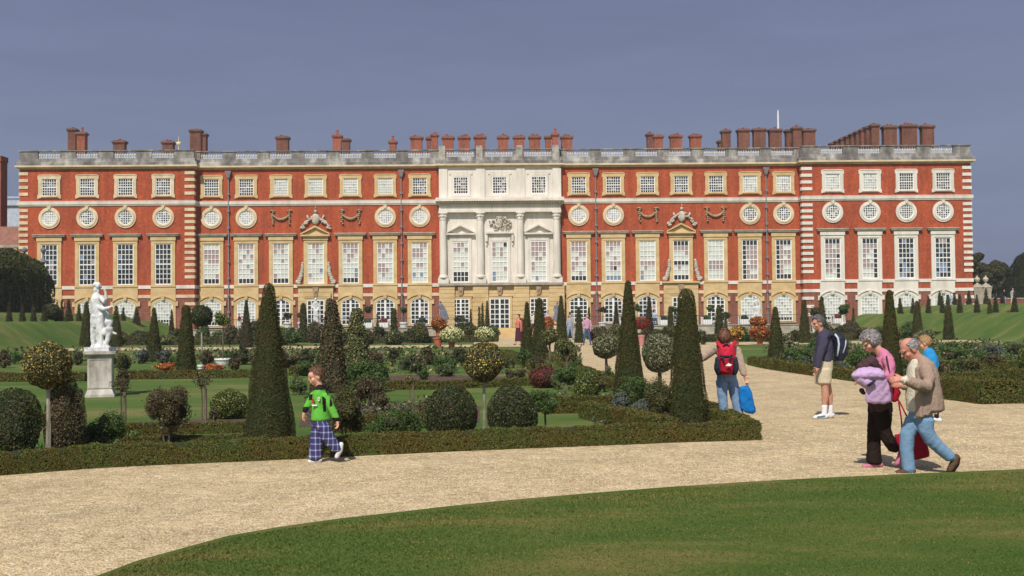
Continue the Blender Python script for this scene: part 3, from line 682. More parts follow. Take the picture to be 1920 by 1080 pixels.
for px in LM + RM:
    attic_window(px, 0, M_ochre if px not in (397,) else M_ochre, 1 if px in (527, 592, 657.5, 722.5) else (2 if px in (1406, 1469) else 0))
    ped = px in (592, 1277)
    if px in (397, 462, 722.5, 787, 1085, 1150, 1406, 1469): oculus(px, 0, M_cream, px not in (1406, 1469))
    pn_window(px, 0, M_ochre, pf(px), 'ped' if ped else 'hood')
    if ped:
        c = sx(px, .2, 560); b = MB(); z = GZ
        while z < 5.05:
            h = min(.45, 5.08 - z)
            for xa, xb in ((c - 1.7, c - 1.08), (c + 1.08, c + 1.7)) if z < 3.9 else ((c - 1.7, c + 1.7),): b.box(xa, xb, -.26, -.001, z, z + h - .03); b.box(xa + .02, xb - .02, -.23, -.002, z + h - .03, z + h)
            z += h
        b.box(c - 1.85, c + 1.85, -.45, -.003, 5.085, 5.25)
        b.build('rusticated_surround', M_ochre, pal)
        flat_door(px, .16, M_ochre, .9)
    else: ground_window(px, 0, M_ochre, 'blind' if px in (397, 462, 1406, 1469) else 'door')
for px in CM:
    pn_window(px, CEN, M_white, pf(px), 'centre'); flat_door(px, CEN + .14, M_ochre, .62 if px == 937 else 1.3, .98 if px == 937 else .85, 3.72)
    cx = sx(px, CEN, 350); b = MB(); rect_ring(b, cx - .95, cx + .95, 13.75, 15.9, .22, -CEN - .09, -CEN - .001); b.box(cx - 1.15, cx + 1.15, -CEN - .06, -CEN - .002, 13.6, 13.749); b.box(cx - 1.15, cx + 1.15, -CEN - .06, -CEN - .002, 15.9, 16.15)
    o = b.build('window', M_white, pal); glazing(o, cx, 13.97, 1.46, 1.71, 6, 6, rp((px, [('d', .75), ('r', .15), ('g', .1)])), -CEN - .075, bar=.045, fr=.08)
# giant columns, entablature with dentils, arms
for px in (831, 901, 976, 1044):
    c = sx(px, CEN + .3, 460); y = -CEN - .18; b = MB()
    b.box(c - .52, c + .52, y - .32, -CEN - .001, 5.21, 5.75); b.lathe([(.47, 5.75), (.48, 5.88), (.40, 5.95), (.36, 6.1), (.355, 8.2), (.33, 10.2), (.31, 11.35), (.34, 11.4)], (c, y, 0), 20)
    b.lathe([(.31, 11.4), (.34, 11.55), (.33, 11.62), (.40, 11.8), (.38, 11.86), (.46, 12.05)], (c, y, 0), 16); b.box(c - .44, c + .44, y - .4, -CEN - .001, 12.05, 12.15)
    for a in range(8): b.ell((c + .37 * math.cos(a * .785), y + .37 * math.sin(a * .785), 11.78), (.09, .09, .1), seg=6, rings=5)
    b.build('column', M_white, pal)
for px in (831, 901, 976, 1044):
    c = sx(px, CEN, 340); b = MB(); b.box(c - .42, c + .42, -CEN - .12, -CEN - .001, 13.62, 16.44); b.build('attic_pilaster', M_white, pal)
b = MB(); b.box(xc0 - .05, xc1 + .05, -CEN - .52, -.001, 12.151, 12.4); b.box(xc0 - .02, xc1 + .02, -CEN - .47, -.002, 12.4, 12.86)
b.box(xc0 - .15, xc1 + .15, -CEN - .6, -.001, 12.86, 12.95); b.box(xc0 - .35, xc1 + .35, -CEN - .95, -.001, 13.2, 13.42); b.box(xc0 - .2, xc1 + .2, -CEN - .55, -.002, 12.95, 13.2); b.box(xc0 - .3, xc1 + .3, -CEN - .85, .1, 13.42, 13.56)
b.build('entablature', M_white, pal)
b = MB(); n = 46
for i in range(n):
    x = xc0 + (xc1 - xc0) * (i + .5) / n; b.box(x - .07, x + .07, -CEN - .88, -CEN - .551, 13.0, 13.199)
b.build('dentils', M_carve_t, pal)
def carving(name, cx, cz, y, blobs, m):
    b = MB()
    for (dx, dz, rx, rz, rot) in blobs:
        b.ell((cx + dx, y, cz + dz), (rx, .14, rz), Matrix.Rotation(rot, 3, 'Y'), 8, 6)
    return b.build(name, m, pal, smooth=True)
rr = random.Random(3)
arms = [(0, .1, .34, .5, 0), (0, .62, .28, .16, 0), (0, .05, .2, .3, 0)]
for i in range(70):
    a = rr.uniform(0, 6.28); r = rr.uniform(.45, 1.0); arms.append((1.18 * r * math.cos(a), .05 + .72 * r * math.sin(a), rr.uniform(.06, .17), rr.uniform(.04, .10), rr.uniform(-1.5, 1.5)))
carving('carved_arms', sx(937, CEN), 11.02, -CEN - .12, arms, M_carve)
for px in (592, 1278):
    cx = sx(px, 0, 410); bl = [(0, .35, .42, .55, 0), (0, .32, .28, .38, 0), (0, 1.1, .16, .2, 0), (0, 1.42, .05, .22, 0)]
    for s_ in (-1, 1):
        for k in range(16):
            t = k / 15; bl.append((s_ * (.35 + 1.05 * t), .55 - 1.0 * t + rr.uniform(-.14, .14), rr.uniform(.1, .2), rr.uniform(.05, .12), rr.uniform(-1.2, 1.2)))
        bl += [(s_ * .75, .5, .12, .28, .3 * s_), (s_ * .95, .1, .25, .12, .5 * s_), (s_ * 1.2, -.5, .22, .12, .4 * s_)]
    carving('carved_crest', cx, 11.3, -.16, bl, M_carve)
    for s_ in (-1, 1):     # scroll brackets beside the window
        q = []
        for k in range(12):
            t = k / 11; q.append((s_ * (1.28 + .42 * (1 - t) ** 2) + rr.uniform(-.03, .03), t * 1.9, .13 + .14 * (1 - t), .14, 0))
        q += [(s_ * 1.75, .1, .24, .22, 0)]
        carving('scroll', cx, 5.42, -.14, q, M_carve)
for px in (527, 657.5, 1214.5, 1341):
    cx = sx(px, 0, 405); q = []
    for s_ in (-1, 1):
        for k in range(8): q.append((s_ * .82 + rr.uniform(-.06, .06), .62 - k * .19, .14 - .004 * k, .10, rr.uniform(-.5, .5)))
        q += [(s_ * 1.0, .6, .12, .06, 0), (s_ * .66, .58, .1, .06, 0)]
    for k in range(15):
        t = -1 + 2 * k / 14; q.append((t * .75, -.25 + .38 * t * t, .12, .10 + .05 * (1 - t * t), rr.uniform(-.4, .4)))
    carving('stone_festoon', cx, 11.9, -.09, q, M_carve_t)
for px in (429, 753, 1117.5, 1437):
    cx = sx(px, 0, 450); b = MB(); b.box(cx - .055, cx + .055, -.18, -.06, .9, 15.9); b.frustum(cx, -.16, 15.75, 16.3, .12, .12, .28, .2); b.box(cx - .3, cx + .3, -.36, -.02, 16.3, 16.42)
    for z in [2.5 + 1.65 * i for i in range(9)]: b.box(cx - .12, cx + .12, -.25, -.01, z, z + .22)
    b.build('drainpipe', M_leadpipe, pal)
# chimneys: left px, right px, top py, setback, colour, pots
CH = [(126, 142, 241, 9, 1, 1), (143, 160, 248, 6, 0, 1), (211, 234, 264, 10, 1, 3), (303, 325, 265, 10, 1, 2), (355, 377, 243, 8, 1, 1), (378, 387, 250, 12, 1, 0),
 (517, 541, 256, 9, 1, 2), (623, 640, 253, 9, 0, 1), (641, 656, 260, 7, 1, 0), (729, 743, 264, 8, 0, 1), (769, 792, 256, 8, 0, 2), (799, 808, 257, 9, 0, 0), (808, 821, 251, 7, 0, 2), (829, 851, 256, 8, 0, 2),
 (859, 881, 256, 8, 0, 3), (889, 911, 255, 8, 0, 3), (933, 954, 255, 8, 0, 3), (963, 984, 255, 8, 0, 3), (992, 1014, 255, 8, 0, 3), (1022, 1034, 255, 9, 0, 0), (1035, 1048, 250, 7, 0, 1), (1052, 1074, 255, 8, 0, 2),
 (1213, 1225, 250, 9, 1, 1), (1226, 1244, 254, 7, 0, 2), (1257, 1280, 253, 8, 0, 2), (1294, 1316, 253, 8, 0, 2), (1347, 1353, 263, 9, 1, 0), (1354, 1371, 244, 8, 1, 1), (1384, 1407, 242, 8, 1, 1), (1413, 1437, 241, 8, 1, 1),
 (1443, 1467, 242, 8, 1, 1), (1474, 1485, 243, 9, 1, 0), (1487, 1504, 238, 7, 1, 1), (1506, 1530, 242, 9, 1, 1), (1657, 1683, 236, 6, 1, 2), (1691, 1721, 234, 6, 1, 3), (1729, 1753, 235, 6, 1, 2),
 (1634, 1650, 233, 6, 1, 1)]
for i in range(8): CH.append((1624 - 9.6 * i, 1637 - 9.9 * i, 237.0 + 4.4 * i, 8.5 + 5.0 * i, 1, i % 2))
for x0, x1, ty, sb, col, pots in CH:
    o_ = -sb; a = sx(x0, o_, 270); c = sx(x1, o_, 270); zt = zrow((x0 + x1) / 2, ty, o_); cx = (a + c) / 2; hw = (c - a) / 2 - .05
    b = MB(); b.box(cx - hw, cx + hw, sb, sb + .8, 17.45, zt - .32); b.box(cx - hw - .05, cx + hw + .05, sb - .05, sb + .85, zt - .319, zt - .2); b.box(cx - hw - .13, cx + hw + .13, sb - .13, sb + .93, zt - .199, zt - .03)
    b.box(cx - hw - .03, cx + hw + .03, sb - .03, sb + .83, zt - .03, zt + .05)
    o = b.build('chimney', M_chimb if col else M_chim, pal)
    cp = MB(); cp.box(cx - hw - .14, cx + hw + .14, sb - .14, sb + .94, zt - .10, zt - .029); cp.build('cap', M_capst, o)
    for k in range(pots):
        px_ = cx - hw * .6 + 1.2 * hw * (k + .5) / pots; q = MB(); ph = random.uniform(.08, .26) if not (pots == 1 and not col) else .5
        q.lathe([(.13, zt), (.12, zt + ph), (.15, zt + ph), (.15, zt + ph + .07)], (px_, sb + .4, 0), 8); q.build('chimney_pot', M_pot, o)
b = MB(); b.box(sx(1655, -6, 270), sx(1752, -6, 270), 5.9, 7.0, 17.45, 18.95); b.build('chimney_base', M_sill, pal)
b = MB(); b.box(sx(123, -5, 280), sx(297, -5, 280), 4, 9, 17.46, 18.62); b.add([(sx(180, -9, 280), 8, 18.62), (sx(212, -9, 280), 8, 18.62), (sx(206, -9, 280), 8, 19.5), (sx(195, -9, 280), 8, 19.5)], [(0, 1, 2, 3)]); b.build('roof_skylight', M_lead, pal)
b = MB(); c = sx(335, -8, 265); b.lathe([(.12, 17.4), (.1, 18.8), (.2, 18.9), (.22, 19.1), (.08, 19.3), (.14, 19.6), (.05, 19.8), (.04, 20.2), (.22, 20.35), (.22, 20.5), (.03, 20.7), (.03, 21.2)], (c, 8, 0), 10)
b.box(c - .3, c + .25, 7.98, 8.02, 20.5, 20.62); b.build('gilded_finial', M_gold, pal)
b = MB(); c = sx(1459, -10, 230); b.lathe([(.10, 17.4), (.09, 23.4), (.05, 24.0)], (c, 10, 0), 8); b.build('flagpole', M_wpaint, pal)
b = MB(); b.lathe([(.02, 17.4), (.02, 19.2)], (sx(550, -6, 270), 6, 0), 5); b.lathe([(.02, 17.4), (.02, 19.4)], (sx(554, -6, 270), 6, 0), 5); b.build('aerials', M_wpaint, pal)
# terrace front wall and steps, railing
terr = empty('terrace_steps', (0, 0, 0)); tag(terr, 'low stone terrace wall with broad steps up to the central palace door', 'steps')
b = MB()
b.box(-31, -3.3, 104.35, 104.6, 0, .92); b.box(2.3, 31, 104.35, 104.6, 0, .92); b.box(-31, -3.3, 104.28, 104.66, .92, 1.0); b.box(2.3, 31, 104.28, 104.66, .92, 1.0)
b.build('retaining_wall', M_sill, terr)
b = MB()
for i in range(6): b.box(-3.25, 2.25, 102.6 + .35 * i, 105.5, .145 * i + .002 * 0, .145 * (i + 1) - .001)
b.build('step', M_ochre, terr)
rail = empty('iron_railing', (0, 0, 0)); tag(rail, 'thin dark iron railing along the terrace before the ground floor windows', 'railing')
b = MB()
for x0, x1 in ((-31, -3.6), (2.6, 31)):
    b.box(x0, x1, 104.45, 104.48, 1.85, 1.89); n = int((x1 - x0) / .16)
    for i in range(n): x = x0 + (x1 - x0) * i / n; b.box(x, x + .018, 104.455, 104.475, 1.06, 1.85)
b.build('rail', M_iron, rail)
tp = gp(1500, 640)
# distant tudor range at the far left
tu = empty('tudor_range', (-48, 118, 0)); tag(tu, 'older brown brick range with a big chimney at the far left behind the palace', 'building')
def lx(px, Y, row=400): return at(px, row, Y).x + 48
b = MB(); b.box(-30, lx(39, 118), 0, 12, 0, 10.0); b.build('wall', M_tudor, tu)
b = MB(); b.box(-30, lx(38, 118), -.12, -.001, 9.7, 10.0); b.build('parapet_string', M_sill, tu)
b = MB(); b.add([(-30, 0.1, 10.0), (lx(38, 118), 0.1, 10.0), (lx(34, 118), 3, 12.2), (-30, 3, 12.2)], [(0, 1, 2, 3)]); b.build('roof', M_tudor, tu)
b = MB(); b.box(lx(23, 118), lx(33, 118), -.14, -.002, 3.4, 9.6); b.build('stone_pier', M_cream, tu); b = MB(); b.lathe([(.1, 3), (.1, 9.5)], (lx(31, 118), -.25, 0), 6); b.build('downpipe', M_iron, tu)
b = MB(); b.box(lx(-20, 124), lx(9, 124), 5, 6.6, 0, 19.6); b.box(lx(-21, 124), lx(10, 124), 4.9, 6.7, 19.6, 20.2); b.box(lx(-20, 124), lx(9.6, 124), 4.8, 6.8, 12.0, 12.4); b.build('chimney', M_chim, tu)
hall = empty('lead_roofed_hall', (-60, 150, 0)); tag(hall, 'pale grey roofed hall seen in the gap left of the palace', 'building')
hx = lambda px: at(px, 350, 150).x + 60
b = MB(); b.box(-30, hx(70), 0, 10, 0, 17.5); b.build('wall', M_lead, hall); b = MB(); b.box(-30, hx(72), -.3, 10.3, 17.5, 18.2); b.box(-30, hx(72), -.32, -.301, 18.5, 18.7); b.build('roof', M_lead, hall)
b = MB()
for i in range(8): b.box(hx(-10 + i * 6), hx(-8 + i * 6), -3, -2, 12.2, 13.4)
b.build('battlement', M_cream, hall)
# ================================================================ PLANTS
LM_yew = leafmat('yew_leaves', [(3, (0.029, 0.042, 0.010)), (3, (0.036, 0.054, 0.012)), (2, (0.048, 0.070, 0.015)), (.8, (0.08, 0.10, 0.022)), (.7, (0.07, 0.045, 0.018))], patch=(1.7, 1.0, .9), pscale=2.2)
LM_yew2 = leafmat('brown_yew_leaves', [(3, (0.036, 0.038, 0.015)), (2, (0.046, 0.040, 0.018)), (2, (0.032, 0.042, 0.014))], patch=(1.4, 1.0, 1.0))
LM_dark = leafmat('holly_leaves', [(4, (0.028, 0.042, 0.016)), (3, (0.042, 0.060, 0.020)), (1.5, (0.065, 0.085, 0.028)), (.35, (0.11, 0.12, 0.09)), (.3, (0.16, 0.10, 0.06))], 0.5, patch=(1.3, 1.0, .8), spec=.25)
LM_var = leafmat('variegated_leaves', [(3, (0.055, 0.075, 0.025)), (3, (0.09, 0.105, 0.035)), (2, (0.17, 0.17, 0.06)), (1.6, (0.30, 0.27, 0.11)), (.8, (0.12, 0.075, 0.04))], 0.5, patch=(.8, .85, .7))
LM_yelflow = leafmat('dark_leaves_with_yellow_flowers', [(3, (0.06, 0.06, 0.02)), (3, (0.095, 0.07, 0.028)), (2, (0.08, 0.105, 0.035)), (1, (0.20, 0.21, 0.13)), (1.1, (0.62, 0.44, 0.06)), (.6, (0.58, 0.50, 0.22))], 0.5, patch=(.9, .9, .8))
LM_varw = leafmat('cream_edged_leaves', [(3, (0.06, 0.075, 0.03)), (3, (0.11, 0.115, 0.05)), (3, (0.24, 0.23, 0.12)), (1.6, (0.42, 0.40, 0.26)), (.6, (0.12, 0.08, 0.05))], 0.5, patch=(.8, .8, .75))
LM_green = leafmat('mid_green_leaves', [(3, (0.045, 0.085, 0.02)), (3, (0.07, 0.12, 0.027)), (2, (0.10, 0.16, 0.035)), (.6, (0.17, 0.13, 0.05))], 0.55, patch=(.7, .75, .75))
LM_bright = leafmat('bright_green_leaves', [(3, (0.05, 0.115, 0.02)), (3, (0.075, 0.16, 0.028)), (2, (0.13, 0.21, 0.04))], 0.55, patch=(.7, .8, .7))
LM_yg = leafmat('yellow_green_leaves', [(3, (0.05, 0.075, 0.016)), (3, (0.085, 0.11, 0.02)), (2, (0.17, 0.18, 0.03)), (1, (0.28, 0.25, 0.05))], 0.45, patch=(.7, .8, .7), spec=.4)
LM_olive = leafmat('olive_leaves', [(3, (0.055, 0.065, 0.020)), (3, (0.085, 0.09, 0.028)), (2, (0.12, 0.11, 0.035)), (.8, (0.14, 0.07, 0.03))], patch=(.8, .85, .8))
LM_rust = leafmat('reddish_brown_leaves', [(3, (0.10, 0.055, 0.032)), (3, (0.055, 0.07, 0.026)), (2, (0.14, 0.085, 0.045)), (1, (0.09, 0.11, 0.04)), (.4, (0.28, 0.22, 0.08))], patch=(.8, .8, .8))
LM_red = leafmat('red_foliage', [(3, (0.14, 0.035, 0.028)), (2, (0.22, 0.05, 0.035)), (2, (0.08, 0.045, 0.03)), (.6, (0.07, 0.08, 0.03))], patch=(.8, .7, .7))
LM_grey = leafmat('grey_blue_leaves', [(3, (0.10, 0.115, 0.095)), (3, (0.14, 0.155, 0.13)), (2, (0.07, 0.08, 0.06)), (1, (0.10, 0.09, 0.09))], patch=(.75, .75, .75))
LM_box = leafmat('box_hedge_leaves', [(3, (0.058, 0.088, 0.015)), (3, (0.082, 0.115, 0.019)), (2, (0.12, 0.15, 0.024)), (1.4, (0.10, 0.065, 0.028)), (.4, (0.2, 0.14, 0.06))], patch=(1.25, .8, .8), pscale=1.6)
LM_pale = leafmat('pale_yellow_flowers', [(4, (0.62, 0.58, 0.30)), (3, (0.72, 0.70, 0.45)), (2, (0.16, 0.20, 0.05)), (2, (0.36, 0.36, 0.12))], patch=(.9, .9, .8))
LM_orange = leafmat('orange_flowers', [(4, (0.42, 0.085, 0.025)), (3, (0.52, 0.16, 0.03)), (2, (0.10, 0.07, 0.03)), (1, (0.60, 0.33, 0.05))], patch=(.75, .7, .7))
LM_orangeY = leafmat('orange_and_yellow_flowers', [(3, (0.45, 0.12, 0.03)), (3, (0.62, 0.36, 0.05)), (2, (0.12, 0.10, 0.04)), (1, (0.65, 0.45, 0.08))], patch=(.75, .7, .7))
LM_redfl = leafmat('red_flowers', [(4, (0.34, 0.04, 0.03)), (3, (0.24, 0.045, 0.035)), (2, (0.08, 0.06, 0.03))], patch=(.75, .7, .7))
LM_tree = leafmat('autumn_tree_leaves', [(3, (0.035, 0.045, 0.016)), (3, (0.055, 0.062, 0.02)), (2, (0.09, 0.075, 0.025)), (1, (0.12, 0.08, 0.03))], patch=(.6, .65, .6))
LM_bedmix = leafmat('mixed_bed_plants', [(4, (0.045, 0.075, 0.02)), (3, (0.07, 0.10, 0.03)), (2, (0.10, 0.09, 0.04)), (1.2, (0.15, 0.10, 0.06)), (.5, (0.35, 0.25, 0.2)), (.4, (0.4, 0.3, 0.1)), (.5, (0.16, 0.18, 0.15))], patch=(.7, .7, .7))
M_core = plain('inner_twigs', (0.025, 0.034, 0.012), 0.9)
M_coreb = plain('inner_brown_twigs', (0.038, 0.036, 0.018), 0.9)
M_bark = noisy('bark', (0.07, 0.05, 0.035), (0.19, 0.15, 0.11), 12.0, rough=0.95, stretch=(1, 1, .3), bump=.01)
M_palebark = noisy('pale_lichened_bark', (0.14, 0.12, 0.09), (0.42, 0.38, 0.30), 10.0, rough=0.95, stretch=(1, 1, .3), bump=.01)
def lump(D_, seed):
    """smooth pseudo noise on unit directions, about -1..1"""
    r = np.random.default_rng(seed); out = np.zeros(len(D_))
    for k in range(7):
        a = r.normal(0, 1, 3) * (1.5 + k * .9); out += np.sin(D_ @ a + r.uniform(0, 6.28)) / (1 + .35 * k)
    return out / 2.6
def leafsize(Y): return min(.30, max(0.018, Y * 0.00165))
def sphere_dirs(n):
    v = RNG.normal(0, 1, (n, 3)); return v / np.linalg.norm(v, axis=1, keepdims=True)
def blob_crown(name, c, r, mats, Y, seed, parent, rough=.12, depth=.22, cover=2.2, size=None, core=True, spread=.8, flat_bottom=None, aspect=.55, gaps=0.0):
    rx, ry, rz = r; s = size or leafsize(Y); area = 4 * math.pi * ((rx * ry) ** 1.6 / 3 + (rx * rz) ** 1.6 / 3 + (ry * rz) ** 1.6 / 3) ** (1 / 1.6)
    n = int(min(22000, max(60, cover * area / (s * s * .32)))); d = sphere_dirs(n)
    L = lump(d, seed); rad = 1 + rough * L - depth * RNG.uniform(0, 1, n) ** 2.2
    if gaps:
        keep = (lump(d * 2.2, seed + 5) > -1 + gaps * 1.2) | (RNG.uniform(0, 1, n) > .7); d = d[keep]; rad = rad[keep]
    P = d * np.array([rx, ry, rz]) * rad[:, None]
    if gaps:      # several overlapping clumps and stray shoots instead of one round mass
        lr = np.random.default_rng(seed); nl = 16; lc = lr.normal(0, 1, (nl, 3)); lc /= np.linalg.norm(lc, axis=1, keepdims=True); lc *= lr.uniform(.3, .70, (nl, 1)); ls = lr.uniform(.30, .48, nl)
        j = lr.integers(0, nl, len(d)); P = (lc[j] + d * (ls[j] * (1 - .5 * lr.uniform(0, 1, len(d)) ** 2))[:, None])
        sh = lr.uniform(0, 1, len(d)) < .05 + .06 * gaps; P[sh] *= lr.uniform(1.05, 1.32, (sh.sum(), 1)); P = P * np.array([rx, ry, rz])
    if flat_bottom is not None: P[:, 2] = np.maximum(P[:, 2], -flat_bottom + RNG.uniform(0, .03, len(P)))
    P += np.array(c)
    V, F = leaves(P, d, s, spread, aspect)
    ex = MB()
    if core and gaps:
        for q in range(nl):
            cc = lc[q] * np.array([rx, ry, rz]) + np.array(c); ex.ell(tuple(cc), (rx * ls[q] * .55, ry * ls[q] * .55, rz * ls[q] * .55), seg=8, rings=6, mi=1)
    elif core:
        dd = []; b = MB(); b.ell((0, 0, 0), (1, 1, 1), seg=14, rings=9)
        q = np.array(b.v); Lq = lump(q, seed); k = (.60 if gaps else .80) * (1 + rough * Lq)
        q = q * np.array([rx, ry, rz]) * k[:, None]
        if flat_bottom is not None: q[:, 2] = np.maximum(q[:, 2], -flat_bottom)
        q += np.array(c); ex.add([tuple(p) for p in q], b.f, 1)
    return np_mesh(name, V, F, mats, parent, extra=ex)
def cone_crown(name, h, wb, wt, mats, Y, seed, parent, round_top=False, cover=2.4, rough=.085, z0=0.0, size=None, bulge=.0, cap=None):
    s = size or max(0.014, leafsize(Y) * .62); sl = math.pi * (wb + wt) * h; n = int(min(42000, max(150, cover * sl / (s * s * .32))))
    cap = cap if cap is not None else wt
    def R(t): return (wb + (wt - wb) * t + bulge * math.sin(math.pi * t))
    u = RNG.uniform(0, 1, n * 2)
    acc = RNG.uniform(0, wb, n * 2) < (wb + (wt - wb) * u) + .15 * wb; u = u[acc][:n]; n = len(u)
    a = RNG.uniform(0, 2 * np.pi, n); d = np.stack([np.cos(a), np.sin(a), (u - .5) * 3], 1)
    L = lump(d * 1.6, seed)
    rr_ = (wb + (wt - wb) * u + bulge * np.sin(np.pi * u)) * (1 + rough * L) + RNG.uniform(-s, s * .5, n)
    top = np.clip((u - (1 - cap * 1.2 / h)) / (cap * 1.2 / h), 0, 1); rr_ = rr_ * np.sqrt(np.clip(1 - top ** 2, 0, 1))
    P = np.stack([np.cos(a) * rr_, np.sin(a) * rr_, z0 + u * h + rough * .1 * L], 1)
    Nn = np.stack([np.cos(a), np.sin(a), .2 + top * 2], 1); V, F = leaves(P, Nn, s, .6)
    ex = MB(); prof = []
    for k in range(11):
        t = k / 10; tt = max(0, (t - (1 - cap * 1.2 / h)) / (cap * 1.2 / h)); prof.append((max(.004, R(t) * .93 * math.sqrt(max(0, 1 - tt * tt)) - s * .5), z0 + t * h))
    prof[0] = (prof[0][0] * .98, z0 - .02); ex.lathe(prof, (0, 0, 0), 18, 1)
    return np_mesh(name, V, F, mats, parent, extra=ex)
SEED = [100]
def nseed(): SEED[0] += 1; return SEED[0]
def base_pt(px, base, z=0.0, D=None):
    if D is None: p = gp(px, base, z); return Vector((p.x, p.y, z))
    p = at(px, base, D); return Vector((p.x, D, z if z is not None else p.z))
def yew(px, base, top, wb, wt, label, z=0.0, D=None, mat=None, group=None, zb=None, nm='yew_cone'):
    """base/top rows and widths in the photo's pixels; foot on level z"""
    p = base_pt(px, base, z, D); p.z = zb if zb is not None else terrain(p.x, p.y) if D is not None and z is None else (z or 0.0)
    k = FPX / p.y; t = at(px, top, p.y); h = t.z - p.z
    e = empty(nm, p); tag(e, label, 'clipped yew', group or 'clipped yew cones of the garden')
    cone_crown('foliage', h, wb / k / 2, wt / k / 2, [mat or LM_yew, M_core], p.y, nseed(), e)
    st = MB(); st.tube([(0, 0, -.03), (0, 0, h * .5)], [.06, .03], 6); st.build('trunk', M_bark, e)
    return e
def shrub(px, top, bot, hw, mat, label, name='shrub', cat='shrub', D=None, z=0.0, rough=.18, depth=.32, cover=2.2, stems=True, corem=None, size=None, gaps=0.0, spread=.8, group=None, base=None, boxy=False):
    """ball or bush: top, bottom rows and half width in photo pixels; base = row of its foot when lifted on a stem"""
    fb = base if base is not None else bot
    p = base_pt(px, fb, z, D)
    if D is not None: p.z = terrain(p.x, p.y)
    k = FPX / p.y; tz = at(px, top, p.y).z - p.z; bz = max(0.0, at(px, bot, p.y).z - p.z) if base is not None or D is not None else 0.0
    e = empty(name, p); tag(e, label, cat, group)
    r = hw / k; cz = (tz + bz) / 2; rz = (tz - bz) / 2
    if bz < .05:   # sits on the ground: lower half partly cut
        cz = tz * .47; rz = tz * .55
        blob_crown('foliage', (0, 0, cz), (r, r, rz), [mat, corem or M_core], p.y, nseed(), e, rough, depth, cover, size, flat_bottom=cz - .01, gaps=gaps, spread=spread)
    else:
        blob_crown('foliage', (0, 0, cz), (r, r, rz), [mat, corem or M_core], p.y, nseed(), e, rough, depth, cover, size, gaps=gaps, spread=spread)
    if stems:
        st = MB(); rr = random.Random(SEED[0])
        for q in range(5): a = rr.uniform(0, 6.28); st.tube([(0.02 * math.cos(a), .02 * math.sin(a), -.02), (r * .35 * math.cos(a), r * .35 * math.sin(a), max(.08, cz * .9))], [.018, .008], 5)
        st.build('stems', M_bark, e)
    return e
def standard(px, cy, r, base, mat, label, rv=None, D=None, z=0.0, trunk=M_bark, tw=.035, cat='standard tree', name='standard_tree', rough=.10, depth=.22, gaps=0.0, cover=2.3, group=None, lean=0.0, stake=False, core=True, size=None):
    p = base_pt(px, base, z, D)
    if D is not None: p.z = terrain(p.x, p.y)
    k = FPX / p.y; c = at(px, cy, p.y); cz = c.z - p.z; R = r / k; RV = (rv or r) / k
    e = empty(name, p); tag(e, label, cat, group)
    blob_crown('crown', (lean, 0, cz), (R, R, RV), [mat, M_coreb], p.y, nseed(), e, rough, depth, cover, gaps=gaps, core=core, size=size)
    st = MB(); st.tube([(0, 0, -.03), (lean * .3 + .008, .01, cz * .4), (lean, 0, cz - RV * .3)], [tw, tw * .8, tw * .6], 7)
    for q in range(5):
        a = q * 1.26 + .4; st.tube([(lean, 0, cz - RV * .8), (lean + R * .55 * math.cos(a), R * .55 * math.sin(a), cz + RV * .1)], [tw * .5, tw * .2], 5)
    st.build('trunk', trunk, e)
    if stake:
        s = MB(); s.box(.05, .09, -.02, .02, -.03, max(.3, cz - RV * .9)); s.build('stake', M_bark, e)
    return e
